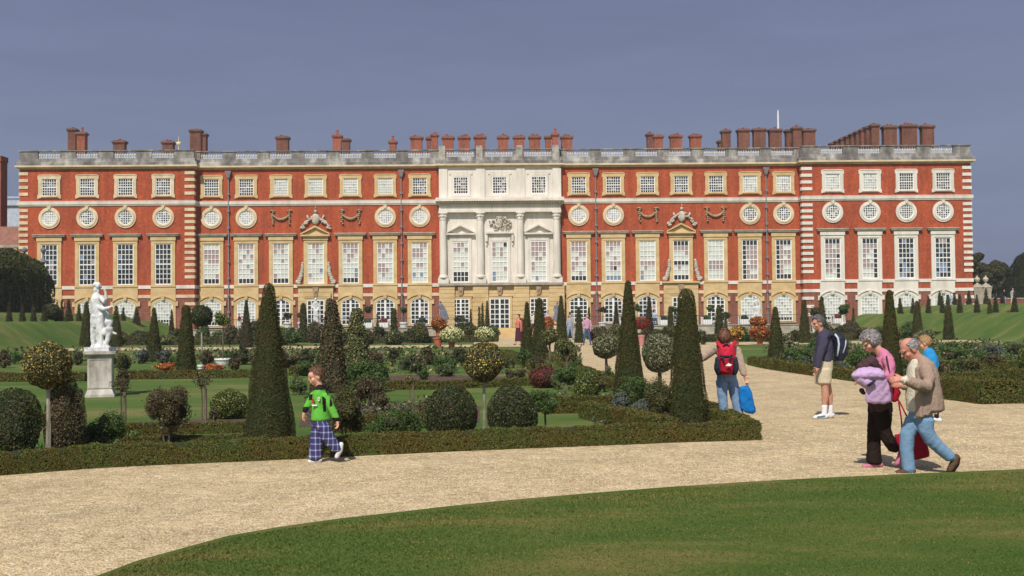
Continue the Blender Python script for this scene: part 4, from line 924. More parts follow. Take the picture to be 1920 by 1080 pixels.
# ---- low clipped hedges: a run along measured foot points
def hedge(pts_px, wdt, h, label, mat=None, size=None, name='box_hedge', cat='low hedge', side=1, group='low clipped box hedges', px=True, cover=2.2, ends=True):
    P = [gp(a, b) for a, b in pts_px] if px else [Vector((a, b, 0)) for a, b in pts_px]
    P = [Vector((p.x, p.y, 0)) for p in P]
    # the measured line is the near foot; shift the centre line away from the camera
    C = []
    for i, p in enumerate(P):
        t = (P[min(i + 1, len(P) - 1)] - P[max(i - 1, 0)]).normalized(); nrm = Vector((-t.y, t.x, 0)) * side
        C.append((p + nrm * wdt / 2, nrm, t))
    o0 = C[0][0].copy()
    seg = []; tot = 0
    Ym = min(c[0].y for c in C)
    e = empty(name, o0); tag(e, label, cat, group)
    allP = []; allN = []; allS = []; ex = MB()
    for i in range(len(C) - 1):
        a, na, ta = C[i]; b, nb, tb = C[i + 1]; L_ = (b - a).length
        if L_ < 1e-3: continue
        Y = max(6, (a.y + b.y) / 2); s = size or max(.018, min(.25, Y * .0015)); area = L_ * (wdt + 2 * h)
        n = int(min(40000, cover * area / (s * s * .32)))
        u = RNG.uniform(0, 1, n); w_ = RNG.uniform(-(wdt / 2 + h), wdt / 2 + h, n)
        A = np.array(a - o0); B = np.array(b - o0); Na = np.array(na); Nb = np.array(nb)
        cen = A[None] * (1 - u)[:, None] + B[None] * u[:, None]; nr = Na[None] * (1 - u)[:, None] + Nb[None] * u[:, None]
        top = np.abs(w_) < wdt / 2
        off = np.where(top, w_, np.sign(w_) * wdt / 2); hz = np.where(top, h, h - (np.abs(w_) - wdt / 2))
        # rounded shoulders and gentle unevenness
        xx = (a - o0).length * 0 + cen[:, 0] * 3.1 + cen[:, 1] * 2.3
        un = .04 * np.sin(xx) + .025 * np.sin(xx * 2.7 + 1) + .025 * np.sin(xx * 6.1)
        shoulder = np.clip((np.abs(w_) - (wdt / 2 - .06)) / .12, 0, 1) * (np.abs(w_) < wdt / 2 + .06)
        hz = hz * (1 + un * 1.1) - .035 * shoulder + (RNG.uniform(0, 1, n) > .985) * top * RNG.uniform(0, .05, n); off = off * (1 + un)
        Pn = cen + nr * off[:, None]; Pn[:, 2] += np.maximum(hz, .01) + RNG.uniform(-s * .4, s * .3, n)
        Nn = np.where(top[:, None], np.array([0, 0, 1.0])[None], nr * np.sign(w_)[:, None])
        allP.append(Pn); allN.append(Nn); allS.append(np.full(n, s))
        q = []
        k = .86
        for (c, nn) in ((A, Na), (B, Nb)):
            for sgn, zz in ((-1, -.01), (-1, h * .9), (-.75, h * .96), (.75, h * .96), (1, h * .9), (1, -.01)): v_ = c + nn * sgn * (wdt / 2 * k - s * .3); q.append((v_[0], v_[1], zz))
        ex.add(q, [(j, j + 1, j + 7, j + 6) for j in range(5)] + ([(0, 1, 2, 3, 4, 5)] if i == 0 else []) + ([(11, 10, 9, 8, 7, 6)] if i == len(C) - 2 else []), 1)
    if ends:
        for (c, nn, t, sg) in ((C[0][0], C[0][1], C[0][2], -1), (C[-1][0], C[-1][1], C[-1][2], 1)):
            s = size or max(.022, min(.25, c.y * .0019)); n = int(cover * wdt * h / (s * s * .32)) + 4
            cc = np.array(c - o0); Pn = cc[None] + np.array(nn)[None] * RNG.uniform(-wdt / 2, wdt / 2, n)[:, None] + np.array(t)[None] * sg * RNG.uniform(-.01, .03, n)[:, None]; Pn[:, 2] += RNG.uniform(0, h, n)
            allP.append(Pn); allN.append(np.tile(np.array(t) * sg, (n, 1))); allS.append(np.full(n, s))
    Pn = np.concatenate(allP); Nn = np.concatenate(allN).astype(float); V, F = leaves(Pn, Nn, np.concatenate(allS), .6)
    np_mesh('foliage', V, F, [mat or LM_box, M_core], e, extra=ex)
    return e
# foreground hedge, round the corner of the bed and back along the central walk
hedge(HEDGE_FRONT, .42, .25, 'long low box hedge edging the near gravel walk, behind the boy in green')
hedge([(1424, 824), (1385, 800), (1340, 781), (1290, 765)], .36, .25, 'short low box hedge turning back from the gravel corner by the flat-topped yew')
hedge([(1250, 752), (1160, 726), (1095, 700), (1060, 682), (1020, 664)], .4, .25, 'low box hedge along the left side of the central gravel walk')
hedge([(1920, 757), (1850, 748), (1803, 741)], .9, .42, 'thick low hedge at the right edge beside the gravel', side=1)
hedge([(1700, 728), (1600, 716), (1500, 702), (1440, 693), (1402, 685)][::-1], .5, .30, 'low box hedge behind the tall man in shorts', side=1)
hedge([(1030, 823), (1180, 836)], .1, .02, 'x') if False else None
hedge([(1225, 823), (1150, 800), (1085, 784)], .38, .28, 'diagonal low box hedge before the grey shrubs, running to the flat-topped yew', side=-1)
hedge([(1040, 776), (1110, 774), (1205, 768)], .35, .28, 'short low box hedge behind the small tree with the split trunk')
hedge([(230, 818), (330, 815), (455, 812)], .40, .16, 'low box hedge running left of the tallest near yew')
hedge([(225, 838), (350, 835), (455, 832)], .25, .12, 'narrow low hedge between grass strip and bare soil on the left')
hedge([(630, 812), (700, 808), (800, 803)], .35, .22, 'low box hedge behind the boy and the olive bush')
hedge([(-60, 716), (60, 716), (158, 715)], .5, .24, 'low hedge across the lawn left of the white statue')
hedge([(225, 712), (330, 711), (470, 709)], .5, .24, 'low hedge across the lawn right of the white statue')
hedge([(700, 730), (800, 731), (905, 727), (1010, 723)], .45, .19, 'low hedge between bare soil and lawn in the middle of the parterre')
hedge([(560, 705), (640, 700)], .45, .30, 'low hedge fragment behind the boy by the brown climbing cone')
hedge([(935, 668), (985, 690), (1030, 715)], .45, .30, 'low hedge slanting past the red bush', side=1)
hedge([(1765, 725), (1840, 722), (1930, 714)], .5, .30, 'low hedge right of the man in the beige jacket')
hedge([(1760, 699), (1830, 698), (1930, 695)], .5, .30, 'low hedge across the far right lawn')
hedge([(0, 648), (120, 648), (300, 647), (480, 646)], 1.2, .55, 'far low hedge beyond the cross walk on the left', mat=LM_olive)
hedge([(620, 645), (760, 644), (935, 641)], 1.2, .45, 'far low hedge left of the palace steps', mat=LM_olive)
hedge([(1335, 641), (1400, 640), (1450, 640)], 1.2, .45, 'far low hedge behind the orange flower pots', mat=LM_olive)
hedge([(1480, 639), (1560, 638), (1600, 638)], 1.2, .45, 'far low hedge behind the tall man', mat=LM_olive)
hedge([(1680, 634), (1760, 634), (1930, 632)], 1.2, .45, 'far low hedge at the foot of the right grass bank', mat=LM_olive)
# bare soil
for nm_, pts_ in (('soil_bed', [(0, 886), (300, 866), (470, 860), (460, 828), (230, 836), (0, 850)]), ('soil_bed', [(215, 802), (330, 802), (460, 800), (460, 783), (330, 787), (235, 793)]),
                  ('soil_bed', [(690, 724), (900, 722), (1010, 718), (1010, 709), (880, 704), (760, 703), (700, 708)]), ('soil_bed', [(1150, 770), (1250, 800), (1265, 822), (1310, 822), (1300, 775), (1230, 755)]),
                  ('soil_bed', [(560, 800), (900, 792), (900, 762), (700, 757), (570, 770)]), ('soil_bed', [(1050, 776), (1200, 770), (1180, 742), (1080, 745)]),
                  ('soil_bed', [(600, 856), (940, 842), (1220, 832), (1220, 826), (940, 830), (600, 845)])):
    tag(poly_sheet(nm_, pts_, 0.005, M_soil), kind='structure')
# ---- yews
GY = 'clipped yew cones of the garden'
yew(505, 836, 531, 102, 17, 'tallest near yew cone, standing just left of the boy in green')
yew(1290, 806, 541, 80, 26, 'broad flat-topped near yew left of the woman with the red rucksack', mat=LM_yew)
yew(1180, 748, 526, 60, 9, 'tall sharp yew cone between two round variegated trees')
yew(349, 703, 572, 38, 13, 'blunt yew cone on the left lawn by the white flower tub')
yew(289, 678, 577, 31, 5, 'slim yew cone standing between two grey-blue bushes')
yew(462, 652, 563, 25, 3, 'brownish pointed yew cone before the woman in pink', mat=LM_yew2)
yew(162, 650, 566, 26, 5, 'dark yew cone just left of the near white statue')
yew(218, 650, 573, 24, 4, 'dark yew cone just right of the near white statue')
yew(989, 672, 566, 27, 5, 'pointed yew cone beside the woman in the long dark skirt')
yew(1012, 674, 559, 32, 11, 'flat-topped yew cone before the right centre window')
yew(1053, 660, 554, 29, 4, 'pointed yew cone left of the couple near the palace steps')
yew(1455, 676, 575, 33, 7, 'round-tipped yew cone on the lawn right of the orange flower pots')
yew(1671, 728, 544, 48, 9, 'tall yew cone behind the grey-haired woman')
yew(1509, 650, 562, 24, 6, 'yew cone against the corner of the right pavilion', D=72)
yew(1542, 650, 556, 24, 5, 'yew cone behind the head of the tall man', D=74)
yew(1218, 655, 557, 22, 4, 'slender yew cone right of the sharp tall yew', D=75, mat=LM_yew2)
yew(1349, 652, 573, 19, 9, 'blunt yew column behind the woman with the red rucksack', D=80)
yew(1258, 640, 574, 14, 7, 'thin dark yew column left of the flat-topped yew', D=92)
yew(569, 645, 568, 17, 9, 'round-topped yew column left of the small white statue', D=88)
yew(739, 640, 578, 15, 9, 'short round-topped yew column before a ground floor door', D=90)
yew(914, 640, 564, 14, 2, 'thin yew spire just left of the central door', D=92)
yew(905, 630, 568, 9, 2, 'smaller yew spire second left of the central door', D=100)
yew(899, 630, 575, 8, 2, 'smallest yew spire third left of the central door', D=101)
yew(883, 630, 580, 8, 2, 'yew spire left of centre before the left centre window', D=100)
yew(708, 635, 587, 9, 2, 'tiny yew spire beside a white planter left of centre', D=98)
yew(1086, 650, 575, 18, 4, 'yew cone behind the man in the checked shirt', D=78)
yew(1105, 640, 576, 10, 2, 'thin yew spire right of the man in the checked shirt', D=90)
yew(1069, 640, 585, 8, 2, 'thin yew spire behind the woman in the grey top', D=96)
yew(1156, 645, 566, 18, 3, 'brownish yew spire left of the sharp tall yew', D=84, mat=LM_yew2)
yew(1361, 635, 585, 9, 2, 'tiny dark yew spire above the rucksack woman', D=98)
yew(1601, 640, 577, 11, 2, 'narrow yew spire right of the flat-headed tree by the right pavilion', D=88)
yew(1721, 650, 564, 22, 7, 'yew cone above the head of the man in the beige jacket', D=76)
yew(1779, 648, 553, 21, 4, 'yew cone before the right grass bank below the man in pale blue', D=78)
yew(1857, 645, 560, 17, 3, 'yew cone before the right grass bank under the stone gate piers', D=80)
for px_, base_, top_, ww, lab in ((17, 601, 568, 12, 'first small yew from the left edge on the bank ledge'), (42, 601, 569, 12, 'second small yew from the left edge on the bank ledge'), (63, 601, 570, 12, 'third small yew from the left edge on the bank ledge'), (83, 602, 572, 12, 'small yew on the ledge by the end of the dark tall hedge'),
                                  (107, 603, 566, 11, 'small yew below the round dark tree on the left bank')):
    yew(px_, base_, top_, ww, 2, lab, z=None, D=2100 * 35.2 / (960 - px_), group='small yews on the left bank', mat=LM_yew2)
for px_, base_, top_, ww, lab in ((116, 592, 562, 8, 'small pointed yew on the left bank crest by the first window'), (129, 604, 560, 15, 'widest small yew before the left pavilion brick pier'), (148, 606, 570, 11, 'small yew on the left bank beside the near statue'),
                                  (231, 625, 576, 9, 'slim yew spire before the third left pavilion window'), (256, 640, 575, 15, 'yew cone between the third and fourth left pavilion windows'), (322, 635, 580, 13, 'slim yew spire right of the fourth left pavilion window')):
    yew(px_, base_, top_, ww, 2, lab, z=None, D=min(100, 2100 * 35 / (960 - px_)), group='small yews before the left pavilion', mat=LM_yew2)
for px_, ww, hh, lab in ((1688, 11, 1.55, 'small yew at the left end of the right bank row'), (1712, 9, 1.45, 'second small yew in the right bank row beside a lit window'), (1741, 10, 1.6, 'small yew on the right bank left of the last pavilion window'), (1767, 10, 1.55, 'small yew below the last pavilion window on the right'), (1800, 11, 1.6, 'small yew before the white corner stones of the palace'),
                         (1832, 12, 1.5, 'small yew in front of the left stone gate pier'), (1867, 11, 1.5, 'small yew on the right bank below the two distant walkers'), (1903, 12, 1.6, 'small yew near the right edge of the bank')):
    D_ = 2100 * 35.2 / (px_ - 960); p = at(px_, 590, D_); k = FPX / D_
    yew(px_, 590, 590.5 - .0093 * (px_ - 1700) - hh * k, ww, 2, lab, z=None, D=D_, group='small yews on the right bank ledge', mat=LM_yew2)
for px_, ww, top_, lab in ((1762, 9, 546, 'tiny yew on the bank crest before the last window'), (1790, 9, 548, 'tiny yew on the bank crest right of the man in pale blue'), (1817, 11, 545, 'tiny yew on the bank crest at the palace corner'), (1849, 10, 541, 'tiny yew on the crest before the right gate pier'), (1880, 9, 545, 'tiny yew on the crest by the distant walkers')):
    yew(px_, 575, top_, ww, 2, lab, z=None, D=2100 * 38.6 / (px_ - 960), group='tiny yews on the right bank crest', mat=LM_yew2)
# ---- near shrubs
shrub(22, 738, 868, 55, LM_dark, 'dark round bush at the left edge of the photo')
shrub(120, 714, 864, 38, LM_rust, 'tall mixed brown bush right of the yellow-flowered standard', corem=M_coreb, rough=.22, depth=.4)
shrub(196, 760, 852, 38, LM_green, 'loose green bush in front of the white statue', corem=M_coreb, gaps=.35, rough=.22)
shrub(313, 714, 815, 47, LM_rust, 'reddish-brown rose bush on a short stem right of the statue', base=838, corem=M_coreb, gaps=.35, rough=.28)
shrub(432, 733, 785, 33, LM_yg, 'small clipped bush with yellow-green leaves left of the tallest yew')
shrub(650, 722, 815, 42, LM_olive, 'olive rounded bush right behind the boy in green', base=842, corem=M_coreb, gaps=.2)
shrub(742, 762, 842, 56, LM_green, 'spreading green feathery bush between olive bush and dark ball', rough=.25, gaps=.4, corem=M_coreb, spread=1.2)
shrub(846, 722, 832, 48, LM_dark, 'left of two big dark clipped balls in the foreground', rough=.05)
shrub(960, 726, 826, 48, LM_dark, 'right of two big dark clipped balls in the foreground', rough=.05)
standard(1022, 752, 35, 818, LM_green, 'small bright tree with split trunk right of the dark balls', rv=28, gaps=.3, rough=.2, tw=.02)
shrub(1100, 695, 756, 28, LM_yg, 'yellow-green glossy bush left of the sharp tall yew')
shrub(1022, 687, 727, 28, LM_red, 'dark red leaved bush behind the right dark ball', corem=M_coreb)
shrub(1192, 700, 775, 34, LM_green, 'mixed green bush in front of the sharp tall yew', gaps=.2, rough=.2, corem=M_coreb)
shrub(1238, 708, 805, 34, LM_olive, 'olive-green bush beside the flat-topped yew', gaps=.25, rough=.2, corem=M_coreb)
shrub(1164, 736, 778, 17, LM_grey, 'left grey lavender bush below the sharp tall yew')
shrub(1203, 752, 800, 22, LM_grey, 'right grey lavender bush before the olive bush')
shrub(690, 700, 762, 32, LM_rust, 'brown seedy plant behind the olive bush', gaps=.3, corem=M_coreb)
shrub(692, 668, 735, 44, LM_green, 'large green leafy clump below the grey-green climbing cone', rough=.2, gaps=.2)
shrub(715, 698, 722, 16, LM_bright, 'small bright green clump at the edge of the bare soil')
shrub(600, 690, 760, 26, LM_rust, 'brown flowering plants directly behind the boy', gaps=.4, corem=M_coreb)
shrub(800, 750, 800, 24, LM_rust, 'thin rose bush left of the left dark ball', gaps=.5, corem=M_coreb)
for px_, cy_, r_, rv_, base_, m_, lab, tr_, tw_, gp_ in (
    (90, 685, 42, 44, 868, LM_yelflow, 'near standard tree speckled with yellow flowers at the left', M_palebark, .042, .0), (908, 679, 37, 37, 822, LM_yelflow, 'standard tree with brown-yellow crown above the dark balls', M_palebark, .028, .0),
    (1137, 649, 25, 24, 724, LM_varw, 'smaller round variegated standard left of the sharp yew', M_bark, .05, .0), (1237, 663, 34, 37, 735, LM_varw, 'larger round variegated standard right of the sharp yew', M_bark, .06, .0),
    (1063, 657, 24, 28, 722, LM_var, 'standard with muddled green crown left of the central walk', M_bark, .05, .2), (1031, 632, 18, 20, 700, LM_var, 'small standard tree behind the flat-topped centre yew', M_bark, .05, .2)):
    standard(px_, cy_, r_, base_, m_, lab, rv=rv_, trunk=tr_, tw=tw_, gaps=gp_)
standard(226, 720, 24, 802, LM_rust, 'almost bare little standard rose on a dark stake right of the statue', rv=16, gaps=.8, core=False, cover=.5, tw=.02, stake=True)
standard(378, 712, 22, 788, LM_rust, 'sparse standard rose left of the small clipped bush', rv=18, gaps=.8, core=False, cover=.5, tw=.015, stake=True)
standard(768, 712, 8, 765, LM_yelflow, 'single standard rose with a pale orange bloom in the middle bed', rv=8, core=False, tw=.012, stake=True)
standard(1141, 700, 18, 728, LM_bright, 'low shoots round the stem beneath the smaller variegated standard', rv=16, gaps=.5, core=False, cover=.7, tw=.01) if False else None
# climbing cones
def loosecone(px, base, top, wb, wt, mat, label, D=None):
    p = base_pt(px, base, 0, D); k = FPX / p.y; h = at(px, top, p.y).z; e = empty('climber_cone', p); tag(e, label, 'climbing shrub')
    cone_crown('foliage', h, wb / k / 2, wt / k / 2, [mat, M_coreb], p.y, nseed(), e, rough=.25, cover=2.6, size=leafsize(p.y) * 1.2)
    s = MB(); s.tube([(0, 0, -.02), (0, 0, h + .12)], [.02, .015], 5)
    for q in range(8): a = q * .8; s.tube([(0, 0, h * (.5 + q * .06)), (math.cos(a) * wb / k * .5, math.sin(a) * wb / k * .5, h * (.58 + q * .06))], [.01, .005], 4)
    s.build('stems', M_bark, e)
loosecone(622, 735, 560, 66, 14, LM_rust, 'brown straggly climbing cone behind the boy in green')
loosecone(670, 712, 578, 62, 16, LM_var, 'grey-green climbing cone flecked with cream leaves')
# ---- middle distance
mid = [(738, 652, 682, 12, LM_dark, 'dark little ball nearest the brown soil in the middle'), (803, 651, 684, 17, LM_rust, 'brownish clipped ball between two dark green balls'), (862, 650, 685, 23, LM_dark, 'wide dark green ball left of the yellow-brown standard'),
       (832, 664, 700, 26, LM_green, 'light green bush below the brownish clipped ball'), (775, 664, 700, 26, LM_bedmix, 'flowering clump between the dark and the brown ball'), (700, 655, 690, 22, LM_rust, 'brown shrub right of the grey-green climbing cone'),
       (452, 652, 684, 20, LM_dark, 'dark bush right of the round white tub'), (440, 666, 697, 14, LM_rust, 'small brown bush in front of the dark bush by the tub'), (266, 652, 682, 15, LM_grey, 'grey-blue bush left of the slim yew'), (308, 652, 683, 17, LM_grey, 'grey-blue bush right of the slim yew'),
       (330, 668, 688, 14, LM_green, 'low green clump between grey-blue bush and blunt yew'), (310, 680, 697, 22, LM_orange, 'orange-red flower patch on the left lawn'), (398, 682, 696, 26, LM_orange, 'orange flower patch below the round white tub'), (388, 656, 684, 16, LM_rust, 'brown bush left of the round white tub'),
       (28, 657, 683, 13, LM_bright, 'bright green clump near the left edge'), (8, 655, 690, 16, LM_rust, 'brown clump at the left edge of the photo'), (60, 655, 682, 20, LM_bedmix, 'mixed clump behind the yellow-flowered standard'), (146, 655, 685, 12, LM_dark, 'dark clump left of the statue pedestal'),
       (232, 655, 700, 16, LM_olive, 'tall thin brown-green plant right of the pedestal'), (540, 660, 690, 26, LM_rust, 'brown bed plants behind the tallest yew'), (575, 655, 690, 20, LM_dark, 'dark bush left of the brown climbing cone'),
       (950, 668, 690, 16, LM_olive, 'olive clump right of the yellow-brown standard'), (975, 690, 712, 14, LM_rust, 'brown clump left of the red bush'), (1065, 688, 722, 24, LM_green, 'green clump behind the yellow-green glossy bush'), (1120, 705, 735, 18, LM_rust, 'brown leaved clump right of the glossy bush')]
for px_, t_, b_, hw_, m_, lab in mid: shrub(px_, t_, b_, hw_, m_, lab, rough=.16, gaps=.15)
right = [(1500, 648, 690, 36, LM_green, 'broad green bush left of the tall man in shorts'), (1482, 664, 691, 9, LM_grey, 'small grey stone-like bush left of the tall man'), (1513, 668, 696, 12, LM_grey, 'grey bush touching the tall man in shorts'), (1578, 672, 704, 16, LM_grey, 'grey bush right of the tall man legs'),
         (1610, 652, 700, 28, LM_green, 'green bush between the tall man and the grey-haired woman'), (1590, 636, 668, 22, LM_varw, 'cream-edged bush behind the dark rucksack'), (1735, 618, 650, 24, LM_varw, 'cream-edged bush above the blond boy'), (1785, 640, 672, 36, LM_green, 'wide green bush right of the blond boy'),
         (1862, 645, 670, 34, LM_grey, 'low grey-green mound on the far right'), (1905, 640, 668, 22, LM_dark, 'dark green bush at the right edge'), (1918, 655, 700, 12, LM_yg, 'yellow-green bush cut by the right edge'), (1812, 660, 712, 26, LM_olive, 'twiggy olive bush on the right lawn'),
         (1762, 670, 715, 16, LM_rust, 'thin brown bush right of the beige jacket'), (1775, 612, 632, 14, LM_grey, 'grey bush at the foot of the right bank yew'), (1836, 606, 634, 18, LM_var, 'pale rounded shrub at the foot of the right bank'), (1877, 612, 634, 14, LM_dark, 'dark rounded shrub on the right below the bank'), (1908, 610, 634, 16, LM_rust, 'brown rounded shrub at the right edge below the bank'), (1805, 614, 634, 14, LM_dark, 'dark shrub left of the pale rounded shrub')]
for px_, t_, b_, hw_, m_, lab in right: shrub(px_, t_, b_, hw_, m_, lab, rough=.16, gaps=.1)
standard(1780, 668, 11, 708, LM_rust, 'small sparse standard rose on the right lawn', rv=8, gaps=.5, core=False, tw=.02); standard(1859, 672, 20, 705, LM_rust, 'flat sparse standard tree on the right lawn', rv=10, gaps=.4, core=False, cover=1.2, tw=.03)
# loose planting that fills the parterre beds
LM_leafy = leafmat('pale_green_leaves', [(3, (0.075, 0.12, 0.033)), (3, (0.11, 0.16, 0.05)), (2, (0.155, 0.19, 0.065)), (.6, (0.2, 0.14, 0.08))], patch=(.7, .75, .7))
loose = [(560, 700, 740, 18, LM_leafy, 'pale leafy plant between the tallest yew and the boy'), (578, 672, 705, 22, LM_green, 'green feathery bush above the head of the boy'), (640, 640, 700, 22, LM_rust, 'rusty seed heads between the two climbing cones'), (655, 690, 722, 24, LM_leafy, 'pale green clump in front of the grey-green climbing cone'),
 (712, 735, 770, 20, LM_rust, 'brown rose bush between olive bush and feathery bush'), (790, 770, 800, 22, LM_leafy, 'pale grassy tuft left of the left dark ball'), (812, 775, 815, 12, LM_leafy, 'narrow iris leaves touching the left dark ball'), (880, 792, 828, 14, LM_var, 'pale sprigs in front of the left dark ball'),
 (760, 662, 692, 16, LM_leafy, 'pale leafy clump right of the small dark ball'), (835, 682, 706, 20, LM_leafy, 'yellowish leafy clump below the light green bush'), (795, 690, 712, 14, LM_green, 'low green herbs at the edge of the bare soil'), (900, 700, 722, 14, LM_rust, 'rusty herbs under the standard with brown-yellow crown'),
 (985, 650, 690, 20, LM_green, 'green bush at the foot of the pointed yew by the steps'), (1008, 665, 700, 20, LM_rust, 'brownish bush left of the muddled green standard'), (1045, 690, 730, 16, LM_leafy, 'pale green bush right of the dark red bush'), (1080, 668, 700, 14, LM_green, 'green bush at the edge of the central walk'), (955, 690, 712, 12, LM_bedmix, 'flowering herbs left of the dark red bush'),
 (1140, 688, 724, 15, LM_leafy, 'leafy shoots at the stem of the smaller variegated standard'), (1215, 735, 775, 20, LM_leafy, 'pale leafy bush between grey lavender and olive bush'), (1160, 712, 745, 16, LM_rust, 'brown-green bush at the left foot of the sharp tall yew'), (1245, 770, 812, 16, LM_rust, 'twiggy brown plant left of the flat-topped yew foot'),
 (230, 690, 735, 14, LM_rust, 'wispy climbing plant on the lawn right of the pedestal'), (252, 800, 832, 14, LM_leafy, 'pale low plant right of the loose green bush'), (160, 800, 855, 16, LM_leafy, 'light green leafy plant left of the loose green bush'), (75, 830, 872, 12, LM_bright, 'bright green seedling clump by the pale stem'), (400, 760, 792, 9, LM_rust, 'small twiggy plant left of the small clipped bush'),
 (480, 655, 690, 16, LM_rust, 'brown shrub left of the tallest yew top half'), (425, 655, 675, 14, LM_green, 'green herbs behind the wide white tub'), (350, 655, 690, 22, LM_olive, 'olive shrub behind the blunt yew'), (205, 655, 690, 14, LM_green, 'green shrub behind the pedestal on its right'), (105, 660, 690, 16, LM_green, 'green shrub behind the yellow-flowered crown'),
 (1470, 628, 652, 22, LM_varw, 'pale-flecked bush right of the round-tipped yew'), (1530, 630, 655, 20, LM_green, 'green bush hidden behind the head of the tall man'), (1560, 655, 690, 20, LM_green, 'leafy bush below the black rucksack'), (1640, 640, 700, 16, LM_green, 'tall green plant right of the grey hair'), (1700, 650, 700, 18, LM_leafy, 'pale green bush between tall yew and bald head'),
 (1840, 655, 690, 22, LM_green, 'green bush left of the low grey-green mound'), (1795, 672, 712, 14, LM_leafy, 'light leafy bush before the twiggy olive bush'), (1885, 660, 690, 18, LM_leafy, 'light leafy bush right of the grey-green mound')]
for px_, t_, b_, hw_, m_, lab in loose: shrub(px_, t_, b_, hw_, m_, lab, rough=.2, gaps=.4, depth=.5, cover=1.8, spread=1.1, group='loose shrubs and herbs of the beds')
# far beds in front of the palace
rb = random.Random(21)
def far_row(xa, xb, ytop, ybase, n, mats, where, names):
    for i in range(n):
        px_ = xa + (xb - xa) * (i + .5) / n + rb.uniform(-5, 5); t_ = ytop + rb.uniform(-5, 6); m_, word = rb.choice(mats)
        lab = '%s bush, %s of %s' % (word, names[i].replace(' from the left', ''), where)
        shrub(px_, t_ - rb.uniform(0, 8), ybase + rb.uniform(-2, 3), rb.uniform(12, 21), m_, lab, rough=.22, stems=False, gaps=.25 if i % 2 else 0)
ORD = ['leftmost', 'second', 'third', 'fourth', 'fifth', 'sixth', 'seventh', 'eighth', 'ninth', 'tenth', 'eleventh', 'twelfth']
MX = [(LM_olive, 'olive'), (LM_dark, 'dark'), (LM_rust, 'brown'), (LM_green, 'green'), (LM_bedmix, 'mottled'), (LM_var, 'pale-flecked')]
far_row(105, 345, 624, 646, 10, MX, 'the far row left of the blunt yew', ORD)
far_row(370, 570, 614, 645, 8, MX, 'the far row left of the small white statue', ORD)
far_row(575, 800, 616, 645, 9, MX, 'the far row between the small statue and terracotta pots', ORD)
far_row(860, 935, 610, 638, 3, MX, 'the far row by the central steps', ORD)
far_row(1115, 1330, 618, 645, 8, MX, 'the far row behind the variegated standards', ORD)
far_row(1375, 1500, 618, 640, 4, MX, 'the far row behind the orange flower pots', ORD)
far_row(1530, 1720, 612, 636, 7, MX, 'the far row before the right pavilion', ORD)
# small standards and orange trees on the terrace
SO = [(137, 606, 10, 640, LM_yew2, 'brown clipped ball tree left of the near statue'), (237, 612, 8, 640, LM_yew2, 'brown clipped ball tree right of the near statue'), (97, 584, 15, 648, LM_dark, 'round dark tree on a pale stem before the left bank'),
      (378, 592, 20, 682, LM_dark, 'dark round-headed tree on a pale stem left of the tub tree'), (1741, 597, 8, 625, LM_yew2, 'little ball tree before the right bank, left one'), (1816, 598, 7, 625, LM_yew2, 'little ball tree before the right bank, middle one'), (1897, 591, 10, 634, LM_rust, 'ball tree on a pale stem at the right bank foot')]
for px_, cy_, r_, b_, m_, lab in SO: standard(px_, cy_, r_, b_, m_, lab, trunk=M_palebark, tw=.05 if b_ < 660 else .05)
# ---- tubs and pots
M_terra = plain('terracotta', (0.46, 0.13, 0.075), 0.85); M_pinkpot = plain('pink_terracotta', (0.50, 0.22, 0.20), 0.85)
def potted(px, rim, base, w_, mat, label, fl=None, flw=0, flt=0, flb=0, D=None, name='flower_pot', lean=0.0, potmat=None, groundz=0.0, group='terracotta pots by the cross walk'):
    p = base_pt(px, base, groundz, D); p.z = terrain(p.x, p.y) if D else groundz; k = FPX / p.y; H = at(px, rim, p.y).z - p.z; R = w_ / 2 / k
    e = empty(name, p); tag(e, label, 'plant pot', group)
    b = MB(); b.lathe([(R * .62, 0), (R * .66, .03), (R * .9, H * .8), (R * .93, H * .82), (R * 1.02, H * .84), (R * 1.02, H), (R * .85, H), (R * .8, H * .9)], (0, 0, 0), 18)
    o = b.build('pot', potmat or M_terra, e, smooth=False); e.rotation_euler = (0, lean, 0)
    if fl:
        zt = at(px, flt, p.y).z - p.z; zb_ = at(px, flb, p.y).z - p.z; c = (zt + zb_) / 2
        blob_crown('flowers', (0, 0, c), (flw / 2 / k, flw / 2 / k, (zt - zb_) / 2), [fl, M_core], p.y, nseed(), e, .12, .3, 2.4, size=leafsize(p.y) * 1.3)
    return e
potted(847, 637, 652, 15, None, 'terracotta pot overflowing with pale yellow flowers', LM_pale, 44, 615, 641)
potted(822, 632, 652, 17, None, 'empty leaning terracotta pot beside the pale yellow flowers', lean=-.12)
potted(909, 637, 652, 16, None, 'terracotta pot with spreading pale yellow flowers left of the steps', LM_pale, 38, 613, 640)
potted(1203, 628, 649, 13, None, 'slim pink pot with red flowers on a tall stem', LM_redfl, 30, 594, 617, potmat=M_pinkpot)
potted(1425, 631, 646, 15, None, 'terracotta pot topped with a dome of orange-red flowers', LM_orange, 36, 611, 635)
potted(1380, 634, 648, 14, None, 'terracotta pot with orange and yellow flowers beside the rucksack woman', LM_orangeY, 30, 612, 636)
potted(1423, 612, 626, 14, None, 'farther pot of orange flowers behind the orange-red dome', LM_orange, 32, 594, 613, D=85)
potted(823, 618, 632, 13, None, 'pot of orange-red flowers below the grey statue', LM_orange, 30, 596, 620, D=88)
potted(1027, 612, 630, 12, None, 'pot of orange flowers before the man by the right centre window', LM_orange, 24, 593, 617, D=82)
potted(976, 612, 630, 10, None, 'pot of dark orange flowers hiding the arm of the woman in the skirt', LM_orange, 17, 596, 613, D=85)
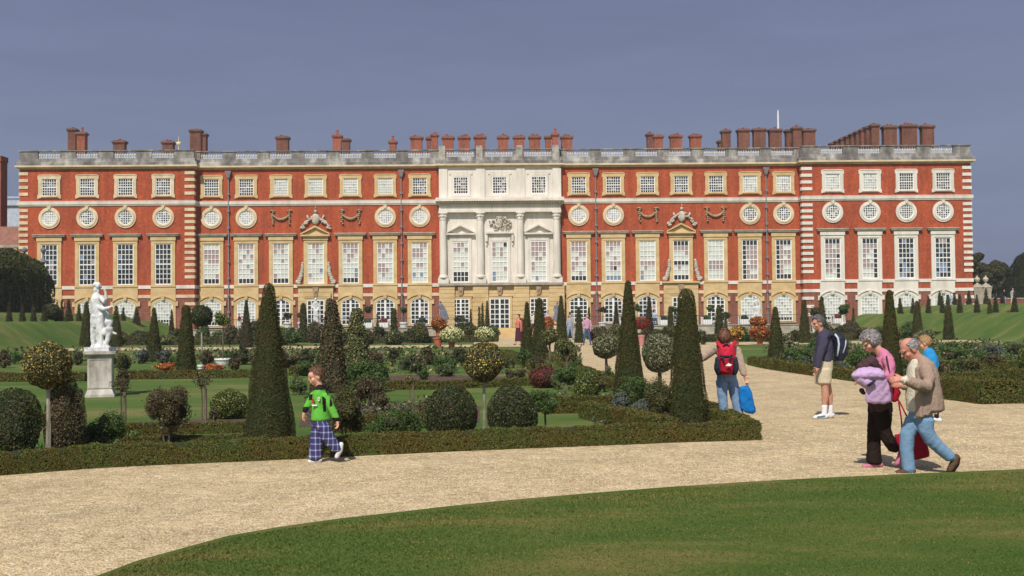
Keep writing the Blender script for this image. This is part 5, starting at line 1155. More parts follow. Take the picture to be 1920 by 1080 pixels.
# round white tub with a flat-headed tree, and a small white pot
def whitetub(px, rim, base, w_, label, tree=None, D=None, zz=0.0, group='white tubs of the garden'):
    p = base_pt(px, base, zz, D); p.z = terrain(p.x, p.y) if D else zz; k = FPX / p.y; H = at(px, rim, p.y).z - p.z; R = w_ / 2 / k
    e = empty('white_tub', p); tag(e, label, 'plant tub', group)
    b = MB(); b.lathe([(R * .72, 0), (R * .78, H * .12), (R * .93, H * .62), (R * .95, H * .64)], (0, 0, 0), 20); b.lathe([(R * .97, H * .76), (R * 1.02, H * .78), (R * 1.02, H), (R * .9, H), (R * .88, H * .9)], (0, 0, 0), 20); b.build('tub', M_wpaint, e)
    b = MB(); b.lathe([(R * .92, H * .60), (R * .93, H * .8)], (0, 0, 0), 20); b.build('hoop', M_pot if w_ > 20 else M_leadpipe, e)
    if tree:
        cy, r, rv, m, tw = tree; cz = at(px, cy, p.y).z - p.z
        t = empty('tub_tree', p); tag(t, 'flat-headed tree growing in the wide white tub' if w_ > 20 else 'clipped tree in the ' + label.split(',')[0].replace(' from the left', '').replace('white ', 'white ') + ' from the left', 'small tree', 'small trees standing in white tubs')
        blob_crown('crown', (0, 0, cz), (r / k, r / k, rv / k), [m, M_coreb], p.y, nseed(), t, .14, .25, 2.4, gaps=.1)
        s = MB(); s.tube([(0, 0, H * .85), (.01, 0, cz)], [tw, tw * .6], 6); s.build('trunk', M_bark, t)
    return e
whitetub(418, 672, 685, 31, 'wide round white tub with a red hoop under the flat-headed tree', (599, 19, 15, LM_yg, .035))
whitetub(376, 684, 699, 11, 'small white pot with a black band beside the blunt yew')
TT = [(540, 591, 9, 'first'), (566, 590, 10, 'second'), (690, 580, 10, 'third'), (757, 581, 8, 'fourth'), (790, 602, 11, 'fifth'), (862, 600, 12, 'sixth'), (1130, 580, 9, 'seventh'), (1195, 577, 9, 'eighth'), (1333, 578, 8, 'tenth'), (1362, 590, 9, 'eleventh'), (1265, 580, 8, 'ninth'), (1583, 580, 13, 'thirteenth'), (1530, 586, 12, 'twelfth')]
for px_, cy_, r_, od in TT:
    whitetub(px_, 604, 616, 16, '%s white terrace tub from the left, with a clipped tree' % od, (cy_, r_, r_ * .85, LM_green if px_ % 2 else LM_dark, .03), D=106 if px_ < 1500 else 103, group='white tubs on the terrace')
for px_, lab in ((495, 'left of the tallest yew'), (690, 'under the third clipped tree'), (720, 'right of the tiny yew spire'), (1170, 'below the sharp tall yew'), (1245, 'left of the thin dark yew column'), (1325, 'behind the rucksack woman'), (1395, 'beside the orange flowers'), (1570, 'before the right pavilion')):
    p = base_pt(px_, 615, 0, 105.6); p.z = .85; e = empty('white_planter', p); tag(e, 'square white planter box on the terrace ' + lab, 'planter', 'square white planters on the terrace')
    b = MB(); b.box(-.42, .42, -.42, .42, .06, .62); b.build('box', M_wpaint, e)
    for sx_ in (-1, 1):
        for sy_ in (-1, 1): q = MB(); q.lathe([(.05, 0), (.05, .72), (.03, .74), (.07, .80), (.03, .86)], (sx_ * .42, sy_ * .42, 0), 6); q.build('post', M_wpaint, e)
    blob_crown('plant', (0, 0, .75), (.4, .4, .25), [rb.choice([LM_redfl, LM_dark, LM_green]), M_core], 105, nseed(), e, .2, .3, 2)
# ---- tall dark hedge at the left, trees at the right
bow = empty('pleached_hedge', (-42.5, 60, 0)); tag(bow, 'tall dark clipped hornbeam hedge with bare stems on the left terrace', 'tall hedge')
def bower():
    Y0, Y1 = 0.0, 36.0; n = 60000; zb = 2.55 
    u = RNG.uniform(0, 1, n); w_ = RNG.uniform(-1, 1, n)
    # rounded tunnel section: half width 3.4, top 4.9 above the terrace
    ang = w_ * math.pi * .5; y = Y0 + u * (Y1 - Y0)
    hh = 5.0; endr = np.clip((Y1 - y) / 3.0, 0, 1) ** .5
    L = np.sin(y * 1.1) * .12 + np.sin(y * 2.9 + ang * 3) * .1 + np.sin(ang * 7) * .06
    X = np.sin(ang); X = np.sign(X) * np.abs(X) ** .45 * (3.6 + L) * (.85 + .15 * endr); Z = np.abs(np.cos(ang)) ** .5 * (hh + L) * (.72 + .28 * endr)
    P = np.stack([X, y, zb + Z], 1); Nn = np.stack([np.sin(ang), np.zeros(n), np.cos(ang) + .2], 1)
    # end face
    m = 7000; xe = RNG.uniform(-3, 3, m); ze = RNG.uniform(0, 1, m) * hh * .95 * np.sqrt(np.clip(1 - (xe / 3.7) ** 2, 0, 1)); Pe = np.stack([xe, np.full(m, Y1) - .9 * (ze / hh) ** 2 * 2, zb + ze], 1)
    P = np.concatenate([P, Pe]); Nn = np.concatenate([Nn, np.tile([0, 1.0, 0], (m, 1))])
    V, F = leaves(P, Nn, .24, .8)
    ex = MB(); pr = []
    for k in range(13):
        a = -math.pi / 2 + math.pi * k / 12; pr.append((math.copysign(abs(math.sin(a)) ** .55, math.sin(a)) * 3.35, abs(math.cos(a)) ** .6 * 4.7))
    q = [(x, Y0, zb + z) for x, z in pr] + [(x * .97, Y1 - 2.4, zb + z) for x, z in pr]
    ex.add(q, [(i, i + 1, i + 14, i + 13) for i in range(12)] + [tuple(range(13, 26))], 1)
    np_mesh('foliage', V, F, [leafmat('hornbeam_leaves', [(3, (0.055, 0.072, 0.018)), (3, (0.08, 0.095, 0.022)), (2, (0.11, 0.12, 0.03)), (1, (0.13, 0.10, 0.035))], patch=(.7, .7, .7)), M_core], bow, extra=ex)
    for i in range(18):
        s = MB(); y_ = 1 + i * 1.95; s.tube([(3.78, y_, 2.3), (3.76, y_ + .1, 3.6), (3.5, y_ + .1, 4.8)], [.06, .045, .03], 6); s.build('stem', M_bark, bow)
bower()
def bigtree(px, top, D, hw, label, mat=LM_tree, zb=2.5, trunkh=.35):
    p = at(px, 570, D); p.z = zb; k = FPX / D; H = at(px, top, D).z - zb; R = hw / k
    e = empty('tree', p); tag(e, label, 'tree', 'trees beyond the palace on the right')
    P = []; Nn = []; ex = MB(); r_ = np.random.default_rng(nseed())
    nl = 16
    for i in range(nl):
        a = r_.uniform(0, 6.28); rr_ = r_.uniform(0, .62) * R; c = np.array([rr_ * math.cos(a), rr_ * math.sin(a), H * r_.uniform(.38, .82)]); s = R * r_.uniform(.28, .45)
        if i == 0: c = np.array([0, 0, H * .86]); s = R * .35
        s = min(s, H - c[2]) if c[2] + s > H else s
        m = 900; d = sphere_dirs(m); rad = s * (1 + .18 * lump(d, SEED[0] + i) - .35 * RNG.uniform(0, 1, m) ** 2)
        P.append(c[None] + d * rad[:, None] * np.array([1, 1, .85])); Nn.append(d)
        ex.ell(tuple(c), (s * .7, s * .7, s * .6), seg=10, rings=6, mi=1)
    V, F = leaves(np.concatenate(P), np.concatenate(Nn), .36, .9)
    np_mesh('crown', V, F, [mat, M_core], e, extra=ex)
    s = MB(); s.tube([(0, 0, -.4), (.1, 0, H * .3), (0, .1, H * .7)], [R * .09, R * .07, R * .03], 8)
    for i in range(6): a = i * 1.05; s.tube([(0, 0, H * (.25 + .04 * i)), (R * .55 * math.cos(a), R * .55 * math.sin(a), H * (.5 + .04 * i))], [R * .04, R * .012], 6)
    s.build('trunk', M_bark, e)
    return e
bigtree(1836, 466, 150, 26, 'tall narrow brown-green tree touching the palace corner'); bigtree(1870, 485, 160, 32, 'rounded brownish tree between the palace corner and dark yews')
bigtree(1845, 505, 170, 40, 'lower spreading tree behind the stone gate piers'); bigtree(1900, 515, 158, 40, 'low dark tree mass behind the distant walkers', mat=LM_dark)
p = Vector((at(1932, 570, 128).x, 128, 2.5)); e = empty('yew_tree', p); tag(e, 'huge dark conical yew at the right edge', 'tree'); cone_crown('foliage', at(1932, 470, 128).z - 2.5, 4.4, .7, [leafmat('old_yew_leaves', [(3, (0.018, 0.026, 0.010)), (2, (0.028, 0.038, 0.014)), (1, (0.05, 0.05, 0.02))], patch=(.6, .6, .6)), M_core], 128, nseed(), e, rough=.25, cover=2.5)
# stone gate piers with urns
for px_, lab in ((1833, 'left stone gate pier topped by an urn beyond the palace corner'), (1849, 'right stone gate pier topped by an urn beyond the palace corner')):
    Yp = 112; p = Vector((at(px_, 575, Yp).x, Yp, 2.5)); k = FPX / Yp; e = empty('gate_pier', p); tag(e, lab, 'gate pier', 'stone gate piers with urns')
    b = MB(); b.box(-.42, .42, -.3, .3, -.3, 1.35); b.frustum(0, 0, 1.35, 1.9, .42, .3, .5, .36); b.frustum(0, 0, 1.9, 2.25, .55, .4, .2, .18); b.build('pier', M_sill, e)
    b = MB(); b.lathe([(.14, 2.25), (.1, 2.4), (.22, 2.5), (.3, 2.72), (.2, 2.88), (.08, 2.95), (.1, 3.02), (.02, 3.1)], (0, 0, 0), 12); b.build('urn', M_carve, e)
e = empty('low_wall', (at(1860, 570, 113).x, 113, 2.5)); tag(e, 'low old brick wall running right from the gate piers', 'wall'); b = MB(); b.box(0, 9, 0, .35, -.3, .75); b.build('wall', M_oldbrick, e); b = MB(); b.box(-.02, 9.05, -.05, .4, .751, .85); b.build('coping', M_sill, e)
# low planting between everything: one uncountable carpet
def groundcover():
    P = []; 
    def area(xa, xb, ya, yb, n, hmax):
        px = RNG.uniform(xa, xb, n); py = RNG.uniform(ya, yb, n)
        r = np.array(_r); uu = np.array(_u); ff = np.array(_f)
        d = ff[None] + r[None] * ((px - 960) / FPX)[:, None] + uu[None] * ((540 - py) / FPX)[:, None]
        t = (0 - CAMH) / d[:, 2]; q = np.array(CAM)[None] + d * t[:, None]
        cl = np.sin(q[:, 0] * 2.1 + 1) * np.sin(q[:, 1] * 1.3) + RNG.uniform(-.6, .6, n); keep = cl > -.1; q = q[keep]
        q[:, 2] = RNG.uniform(0.02, 1, len(q)) * hmax * (.5 + .5 * np.clip(cl[keep], 0, 1)); return q
    for a in ((0, 480, 655, 684, 2600, .35), (520, 930, 656, 690, 4200, .4), (640, 1050, 690, 705, 900, .2), (570, 830, 755, 800, 2200, .25), (1040, 1240, 730, 770, 1500, .25), (1110, 1320, 775, 815, 1200, .22), (1430, 1700, 652, 690, 2600, .4), (1740, 1925, 645, 676, 2200, .4), (120, 460, 828, 850, 500, .1), (600, 1090, 828, 838, 700, .1), (1040, 1090, 650, 690, 700, .3)):
        P.append(area(*a))
    Q = np.concatenate(P); Nn = np.tile([0, 0, 1.0], (len(Q), 1)); sz = np.clip(Q[:, 1] * .0034, .03, .24)
    V, F = leaves(Q, Nn, sz, 1.0)
    tag(np_mesh('ground_cover', V, F, [LM_bedmix]), 'low mixed flowers and leaves filling the parterre beds', 'ground cover', kind='stuff')
groundcover()
# ================================================================ PEOPLE AND STATUES
def remeshed(mb, name, mats, parent, voxel, smooth=4, wrinkle=0.0, wscale=9.0, fn=None):
    """grow all the crossing tubes into one continuous surface"""
    me = bpy.data.meshes.new('tmp'); me.from_pydata([tuple(v) for v in mb.v], [], mb.f); me.update()
    o = bpy.data.objects.new('tmp', me); COL.objects.link(o)
    r = o.modifiers.new('r', 'REMESH'); r.mode = 'VOXEL'; r.voxel_size = voxel
    s = o.modifiers.new('s', 'SMOOTH'); s.factor = .5; s.iterations = smooth
    dg = bpy.context.evaluated_depsgraph_get(); ev = o.evaluated_get(dg); m2 = bpy.data.meshes.new_from_object(ev)
    bpy.data.objects.remove(o); bpy.data.meshes.remove(me)
    if wrinkle:
        n = len(m2.vertices); co = np.empty(n * 3); m2.vertices.foreach_get('co', co); co = co.reshape(-1, 3); nn = np.empty(n * 3); m2.vertices.foreach_get('normal', nn); nn = nn.reshape(-1, 3)
        rr_ = np.random.default_rng(int(abs(co[0, 0] * 1000)) % 999); L = np.zeros(n)
        for k in range(8):
            a = rr_.normal(0, 1, 3) * wscale * (1 + .6 * k) * np.array([1, 1, .8]); L += np.abs(np.sin(co @ a + 2 * np.sin(co @ (a[::-1] * .5)) + rr_.uniform(0, 6))) / (1 + .5 * k)
        L -= L.mean(); co += nn * (L * wrinkle)[:, None]; m2.vertices.foreach_set('co', co.ravel())
    for m in (mats if isinstance(mats, (list, tuple)) else [mats]): m2.materials.append(m)
    n = len(m2.polygons)
    m2.polygons.foreach_set('use_smooth', [True] * n)
    if fn:      # material by world position of the face
        idx = [fn(p.center) for p in m2.polygons]; m2.polygons.foreach_set('material_index', idx)
    m2.update()
    q = bpy.data.objects.new(name, m2); COL.objects.link(q); q.parent = parent
    q.matrix_parent_inverse = Matrix.Translation(-parent.location) if parent is not None else Matrix()
    q['w'] = 1; del q['w']
    return q
def clothmat(name, c, rough=0.9, bump=.006, bscale=22):
    m, nt, b = mat_base(name, rough, 0.1)
    tc = N(nt, 'ShaderNodeTexCoord'); n = N(nt, 'ShaderNodeTexNoise', inp={'Scale': bscale * .5, 'Detail': 5.0}); nt.links.new(tc.outputs['Object'], n.inputs['Vector'])
    mx = N(nt, 'ShaderNodeMixRGB'); mx.inputs[1].default_value = (*[v * .78 for v in c], 1); mx.inputs[2].default_value = (*[min(1, v * 1.15) for v in c], 1); nt.links.new(n.outputs[0], mx.inputs[0]); nt.links.new(mx.outputs[0], b.inputs['Base Color'])
    n2 = N(nt, 'ShaderNodeTexNoise', inp={'Scale': bscale, 'Detail': 3.0, 'Distortion': 1.0}); nt.links.new(tc.outputs['Object'], n2.inputs['Vector'])
    bp = N(nt, 'ShaderNodeBump', inp={'Strength': 0.8, 'Distance': bump * 2}); nt.links.new(n2.outputs[0], bp.inputs['Height']); nt.links.new(bp.outputs[0], b.inputs['Normal'])
    return m
def skinmat(name, c):
    m, nt, b = mat_base(name, 0.55, 0.3); tc = N(nt, 'ShaderNodeTexCoord'); n = N(nt, 'ShaderNodeTexNoise', inp={'Scale': 18.0, 'Detail': 3.0}); nt.links.new(tc.outputs['Object'], n.inputs['Vector'])
    mx = N(nt, 'ShaderNodeMixRGB'); mx.inputs[1].default_value = (c[0] * .88, c[1] * .78, c[2] * .76, 1); mx.inputs[2].default_value = (*[min(1, v * 1.08) for v in c], 1); nt.links.new(n.outputs[0], mx.inputs[0]); nt.links.new(mx.outputs[0], b.inputs['Base Color'])
    b.inputs['Subsurface Weight'].default_value = 0.08; b.inputs['Subsurface Radius'].default_value = (.02, .008, .005)
    return m
S_fair = skinmat('fair_skin', (0.62, 0.36, 0.26)); S_ruddy = skinmat('ruddy_skin', (0.56, 0.26, 0.19)); S_tan = skinmat('tanned_skin', (0.50, 0.27, 0.18))
M_eye = plain('dark_eye', (0.03, 0.02, 0.02), .3, .5); M_lip = plain('lips', (0.38, 0.12, 0.10), .6)
def plaidmat():
    m, nt, b = mat_base('blue_white_plaid', 0.9, 0.1); tc = N(nt, 'ShaderNodeTexCoord'); sp = N(nt, 'ShaderNodeSeparateXYZ'); nt.links.new(tc.outputs['Object'], sp.inputs[0])
    def wave(src, period, width, off=0.0):
        a = N(nt, 'ShaderNodeMath', operation='MULTIPLY'); nt.links.new(src, a.inputs[0]); a.inputs[1].default_value = 1 / period
        c = N(nt, 'ShaderNodeMath', operation='ADD'); nt.links.new(a.outputs[0], c.inputs[0]); c.inputs[1].default_value = off
        f = N(nt, 'ShaderNodeMath', operation='FRACT'); nt.links.new(c.outputs[0], f.inputs[0]); l = N(nt, 'ShaderNodeMath', operation='LESS_THAN'); nt.links.new(f.outputs[0], l.inputs[0]); l.inputs[1].default_value = width; return l.outputs[0]
    dx = N(nt, 'ShaderNodeMath', operation='ADD'); nt.links.new(sp.outputs[0], dx.inputs[0]); ym = N(nt, 'ShaderNodeMath', operation='MULTIPLY'); nt.links.new(sp.outputs[1], ym.inputs[0]); ym.inputs[1].default_value = .6; nt.links.new(ym.outputs[0], dx.inputs[1])
    H = wave(sp.outputs[2], .075, .22); V = wave(dx.outputs[0], .062, .25, .1)
    mx = N(nt, 'ShaderNodeMath', operation='ADD'); nt.links.new(H, mx.inputs[0]); nt.links.new(V, mx.inputs[1])
    r = N(nt, 'ShaderNodeValToRGB'); r.color_ramp.interpolation = 'CONSTANT'; els = r.color_ramp.elements; els[0].color = (0.045, 0.04, 0.13, 1); els[1].position = .25; els[1].color = (0.16, 0.18, 0.32, 1); e_ = els.new(.75); e_.color = (.42, .46, .55, 1)
    dv = N(nt, 'ShaderNodeMath', operation='MULTIPLY'); nt.links.new(mx.outputs[0], dv.inputs[0]); dv.inputs[1].default_value = .5; nt.links.new(dv.outputs[0], r.inputs[0]); nt.links.new(r.outputs[0], b.inputs['Base Color']); return m
class Person:
    def __init__(s, label, px, foot, D=None, skin=S_fair, z=0.0, group=None, name='person', cat='person'):
        s.p = base_pt(px, foot, z, D) if D is None else Vector((at(px, foot, D).x, D, z)); s.D = s.p.y; s.k = FPX / s.D
        s.root = empty(name, s.p); tag(s.root, label, cat, group); s.body = MB(); s.skin = skin; s.g = []
    def pt(s, q, dy=0.0): return at(q[0], q[1], s.D + dy)
    def tube(s, mb, pts, f=1.0, dyk=0.0):
        """pts: (px, py, half width in px, half depth in m, depth offset)"""
        P = []; R = []
        last_d = .06; last_y = 0.0
        for q in pts:
            last_d = q[3] if len(q) > 3 and q[3] is not None else last_d; last_y = q[4] if len(q) > 4 else last_y
            P.append(s.pt(q, last_y + dyk)); R.append((q[2] / s.k * f, last_d * f))
        # round the ends
        mb.tube(P, R, 14, ref=(0, 1, 0))
        for i in (0, -1): mb.ell(P[i], (R[i][0] * .93, R[i][1] * .93, min(min(R[i]) * .75, .03 if max(R[i]) > .085 else 1)), seg=12, rings=6)
    def skin_tube(s, pts): s.tube(s.body, pts)
    def garment(s, name, mat, tubes, voxel=.011, wrinkle=.0055, wscale=11, fn=None, body=.68, smooth=3):
        mb = MB()
        for t in tubes:
            s.tube(mb, t)
            if body: s.tube(s.body, t, body)
        s.g.append((mb, name, mat, voxel, wrinkle, wscale, fn, smooth))
    def head(s, px, py, hs, f, up=(0, 0, 1), nose=1.0, kid=False):
        """hs = head height in m; f = facing direction"""
        f = Vector(f).normalized(); up = Vector(up); lat = f.cross(up).normalized(); u = lat.cross(f).normalized(); c = s.pt((px, py)); q = hs / .235; s.hq = q
        M = Matrix((lat, f, u)).transposed(); s.hM = M; s.hc = c
        E = lambda x, y, z, rx, ry, rz: s.body.ell(c + M @ Vector((x * q, y * q, z * q)), (rx * q, ry * q, rz * q), M, 16, 10)
        E(0, -.012, .030, .074, .093, .086); E(0, .022, -.045, .055, .066, .068); E(0, .048 if kid else .052, -.086, .026, .024, .024)
        if not kid: E(0, .072, .025, .050, .020, .018)
        if kid: E(0, .040, .03, .060, .055, .05); E(.035, .055, -.04, .024, .026, .026); E(-.035, .055, -.04, .024, .026, .026)
        if kid: nose *= .62
        E(0, .098, -.022, .011 * nose, .020 * nose, .014); E(0, .090, .0, .009, .016, .022); E(.075, -.008, -.012, .012, .022, .032); E(-.075, -.008, -.012, .012, .022, .032)
        E(.042, .055, -.028, .022, .028, .022); E(-.042, .055, -.028, .022, .028, .022); E(0, .080, -.058, .026, .014, .013)
        s.eyes = []
        for sx_ in (-1, 1): e = MB(); e.ell(c + M @ Vector((sx_ * .031 * q, .082 * q, .004 * q)), (.0115 * q, .007 * q, .0055 * q), M, 8, 6); s.eyes.append(e)
        l = MB(); l.ell(c + M @ Vector((0, .094 * q, -.058 * q)), (.021 * q, .005 * q, .0045 * q), M, 8, 5); s.lips = l
        s.brows = []
        for sx_ in (-1, 1): br = MB(); s.brows.append(br); br.ell(c + M @ Vector((sx_ * .031 * q, .090 * q, .022 * q)), (.017 * q, .006 * q, .0035 * q), M, 8, 5)
    def hair(s, mat, kind='short', n=2600, core=None):
        q = s.hq; M = s.hM; c = s.hc
        d = sphere_dirs(n * 3); x, y, z = d[:, 0], d[:, 1], d[:, 2]
        R = np.array([.080, .101, .095]) * q; off = np.array([0, -.014, .034]) * q; low = 0.0
        if kind == 'short': R = R * np.array([1.05, 1.04, 1.06])
        if kind == 'short': keep = (z > .25 - .1 * y) | ((y < .25) & (z > -.35)) | ((y < -.25) & (z > -.75)); keep &= ~((np.abs(x) > .8) & (z < .0) & (y > -.1)); keep &= ~((y > .55) & (z < .62))
        elif kind == 'bob': R = np.array([.092, .115, .108]) * q; off = np.array([0, -.018, .024]) * q; keep = (z > .45) | ((y < .45) & (z > -.8)); keep &= ~((y > .42) & (z < .35))
        elif kind == 'long': R = np.array([.098, .105, .125]) * q; off = np.array([0, -.015, .0]) * q; keep = (z > .35) | (y < .4)
        elif kind == 'bald': R = np.array([.080, .099, .082]) * q; keep = (z < .52) & (z > -.6) & (y < .30) & ~((np.abs(x) > .8) & (z < -.1) & (y > -.1))
        d = d[keep][:n]; jit = 1 + RNG.uniform(-.06, .06, len(d)) + .05 * lump(d * 2.5, 77 + n); P = (d * R[None] * jit[:, None] + off[None])
        # strands: long thin quads lying along the head, pointing down and back
        t = np.array([0, -.5, -1.0]); T = t[None] - d * (d @ t)[:, None]; T += RNG.normal(0, .28, T.shape); T /= np.linalg.norm(T, axis=1, keepdims=True); B = np.cross(d, T)
        ln = (.028 if kind == 'short' else .038) * q * RNG.uniform(.6, 1.3, (len(d), 1)); wd = .0045 * q * RNG.uniform(.7, 1.5, (len(d), 1)); lift = d * .004 * q
        V = np.stack([P - T * ln * .5 - B * wd, P - T * ln * .5 + B * wd, P + T * ln * .5 + B * wd * .6 + lift, P + T * ln * .5 - B * wd * .6 + lift], 1).reshape(-1, 3)
        Mn = np.array(M); V = V @ Mn.T + np.array(c - s.p)[None]
        F = np.arange(len(V)).reshape(-1, 4)
        ex = MB(); b = MB(); b.ell((0, 0, 0), (1, 1, 1), seg=22, rings=16); bv = np.array(b.v); ok = []
        for fc in b.f:
            m_ = bv[list(fc)].mean(0); m_ = m_ / np.linalg.norm(m_); X, Y_, Z = m_
            if kind == 'short': kk = (Z > .3 - .1 * Y_ or (Y_ < .2 and Z > -.3) or (Y_ < -.3 and Z > -.7)) and not (Y_ > .55 and Z < .66) and not (abs(X) > .78 and Z < .05 and Y_ > -.1)
            elif kind == 'bob': kk = (Z > .5 or (Y_ < .4 and Z > -.75)) and not (Y_ > .38 and Z < .4)
            elif kind == 'long': kk = Z > .4 or Y_ < .35
            else: kk = Z < .48 and Z > -.55 and Y_ < .25 and not (abs(X) > .78 and Z < -.05 and Y_ > -.1)
            if kk: ok.append(fc)
        lumps = 1 + .04 * lump(bv * 2.5, 77 + n); bw = (bv * R[None] * .97 * lumps[:, None] + off[None]) @ Mn.T + np.array(c - s.p)[None]
        ex.add([tuple(v_) for v_ in bw], ok, 0)
        o = np_mesh('hair', V, F, [mat], s.root, extra=ex); return o
    def hand(s, px, py, dirv, nrm=(0, -1, 0), sc=1.0, dy=0.0, curl=.5, thumb=1):
        w_ = s.pt((px, py), dy); d = Vector(dirv).normalized(); n = Vector(nrm); side = d.cross(n).normalized(); n = side.cross(d).normalized(); q = sc
        palm = [w_ - d * .03 * q, w_ + d * .02 * q, w_ + d * .055 * q, w_ + d * .085 * q]; s.body.tube(palm, [(.024 * q, .017 * q), (.034 * q, .016 * q), (.041 * q, .015 * q), (.038 * q, .013 * q)], 12, ref=tuple(n))
        for i, (o_, ln) in enumerate(((-.030, .062), (-.010, .072), (.010, .068), (.029, .052))):
            b0 = w_ + d * .082 * q + side * o_ * q; a1 = curl * .7 + i * .06; d1 = (d * math.cos(a1) + n * math.sin(a1)); a2 = curl * 1.5 + i * .08; d2 = (d * math.cos(a2) + n * math.sin(a2))
            p1 = b0 + d1 * ln * .5 * q; p2 = p1 + d2 * ln * .5 * q; s.body.tube([b0 - d * .012 * q, b0, p1, p2], [.0095 * q, .0092 * q, .0085 * q, .0068 * q], 8); s.body.ell(p2, .007 * q, seg=8, rings=5)
        t0 = w_ + d * .022 * q + side * (-.030 * thumb) * q; t1 = t0 + (side * (-.028 * thumb) + d * .026 + n * .012) * q; t2 = t1 + (d * .028 + side * (-.006 * thumb) + n * .008) * q
        s.body.tube([t0, t1, t2], [.0125 * q, .0105 * q, .008 * q], 8); s.body.ell(t2, .008 * q, seg=8, rings=5)
    def shoe(s, pts, mat, sole=None, sy=0.0):
        mb = MB(); s.tube(mb, pts); s.tube(s.body, pts, .7); s.g.append((mb, 'shoe', mat, .009, .0, 9, None, 2))
    def finish(s, voxel=.0085, smooth=3):
        o = remeshed(s.body, 'body', s.skin, s.root, voxel, smooth)
        if hasattr(s, 'eyes'):
            bm_ = getattr(s, 'browmat', M_bark)
            for mb, nm, m in ((s.eyes[0], 'eye', M_eye), (s.eyes[1], 'eye', M_eye), (s.lips, 'lips', M_lip), (s.brows[0], 'eyebrow', bm_), (s.brows[1], 'eyebrow', bm_)):
                q = mb.build(nm, m, s.root, smooth=True); q.matrix_parent_inverse = Matrix.Translation(-s.root.location)
        for mb, nm, m, vx, wr, ws, fn, sm_ in s.g: remeshed(mb, nm, m, s.root, vx, sm_, wr, ws, fn)
        return s.root
def part_w(mb, name, mat, root, smooth=False):
    """a part given in world coordinates, parented to its thing"""
    o = mb.build(name, mat, root, smooth=smooth); o.matrix_parent_inverse = Matrix.Translation(-root.location); return o
H_brown = leafmat('brown_hair', [(2, (0.11, 0.055, 0.03)), (2, (0.17, 0.09, 0.05)), (1, (0.24, 0.14, 0.08))], .5, patch=(.8, .8, .8))
H_auburn = leafmat('auburn_hair', [(2, (0.15, 0.065, 0.04)), (2, (0.22, 0.10, 0.06)), (1, (0.32, 0.18, 0.12))], .5, patch=(.75, .75, .75))
H_grey = leafmat('silver_hair', [(2, (0.30, 0.27, 0.27)), (2, (0.42, 0.39, 0.38)), (1, (0.58, 0.55, 0.53)), (1, (0.18, 0.15, 0.15))], .5, patch=(.7, .68, .68))
H_dgrey = leafmat('dark_grey_hair', [(2, (0.10, 0.095, 0.10)), (2, (0.18, 0.17, 0.18)), (1, (0.30, 0.28, 0.28))], .5, patch=(.8, .8, .8))
H_blond = leafmat('blond_hair', [(2, (0.48, 0.30, 0.14)), (2, (0.60, 0.42, 0.22)), (1, (0.36, 0.21, 0.09))], .5, patch=(.85, .8, .75))
H_dark = leafmat('dark_hair', [(2, (0.03, 0.022, 0.02)), (1, (0.06, 0.04, 0.03))], .5)
C_jean = clothmat('faded_blue_denim', (0.20, 0.30, 0.46)); C_jean2 = clothmat('light_blue_denim', (0.18, 0.30, 0.45)); C_djean = clothmat('dark_denim', (0.06, 0.10, 0.20))
C_green = clothmat('green_jersey', (0.12, 0.43, 0.055)); C_black = clothmat('black_cloth', (0.018, 0.016, 0.018)); C_beige = clothmat('beige_knit', (0.42, 0.32, 0.25)); C_navy = clothmat('navy_knit', (0.060, 0.055, 0.090)); C_khaki = clothmat('khaki_cotton', (0.56, 0.49, 0.35))
C_pink = clothmat('pink_knit', (0.60, 0.20, 0.33)); C_brn = clothmat('black_brown_trousers', (0.022, 0.014, 0.011)); C_lav = clothmat('lavender_nylon', (0.55, 0.37, 0.60), .6); C_plum = clothmat('dark_brown_coat', (0.075, 0.04, 0.045)); C_taupe = clothmat('taupe_suede', (0.36, 0.255, 0.20))
C_cream = clothmat('cream_shirt', (0.62, 0.58, 0.46)); C_blue = clothmat('bright_blue_shirt', (0.03, 0.27, 0.62)); C_red = clothmat('red_nylon', (0.52, 0.02, 0.045), .55); C_dkred = clothmat('dark_red_canvas', (0.34, 0.012, 0.03), .6); C_bag = clothmat('blue_plastic_bag', (0.01, 0.16, 0.48), .35, .015, 9)
C_white = clothmat('white_cotton', (0.78, 0.77, 0.76)); C_sock = clothmat('white_sock', (0.80, 0.78, 0.78)); C_rucks = clothmat('black_nylon', (0.025, 0.028, 0.05), .5); C_grey = clothmat('grey_cloth', (0.35, 0.36, 0.40)); C_lgrey = clothmat('silver_grey_strap', (0.5, 0.55, 0.62)); C_plum2 = clothmat('check_shirt', (0.50, 0.30, 0.38)); C_pale = clothmat('pale_blue_shirt', (0.42, 0.52, 0.72))
C_skirt = clothmat('dark_plum_skirt', (0.07, 0.025, 0.04)); C_brshoe = clothmat('brown_leather', (0.11, 0.06, 0.035), .6); C_pkshoe = clothmat('pink_canvas_shoe', (0.50, 0.18, 0.27)); C_whshoe = clothmat('white_trainer', (0.72, 0.73, 0.74), .6); C_trim = clothmat('grey_blue_trim', (0.10, 0.22, 0.30)); C_maroon = clothmat('maroon_cloth', (0.22, 0.02, 0.05)); C_mred = clothmat('red_cloth', (0.55, 0.03, 0.05))
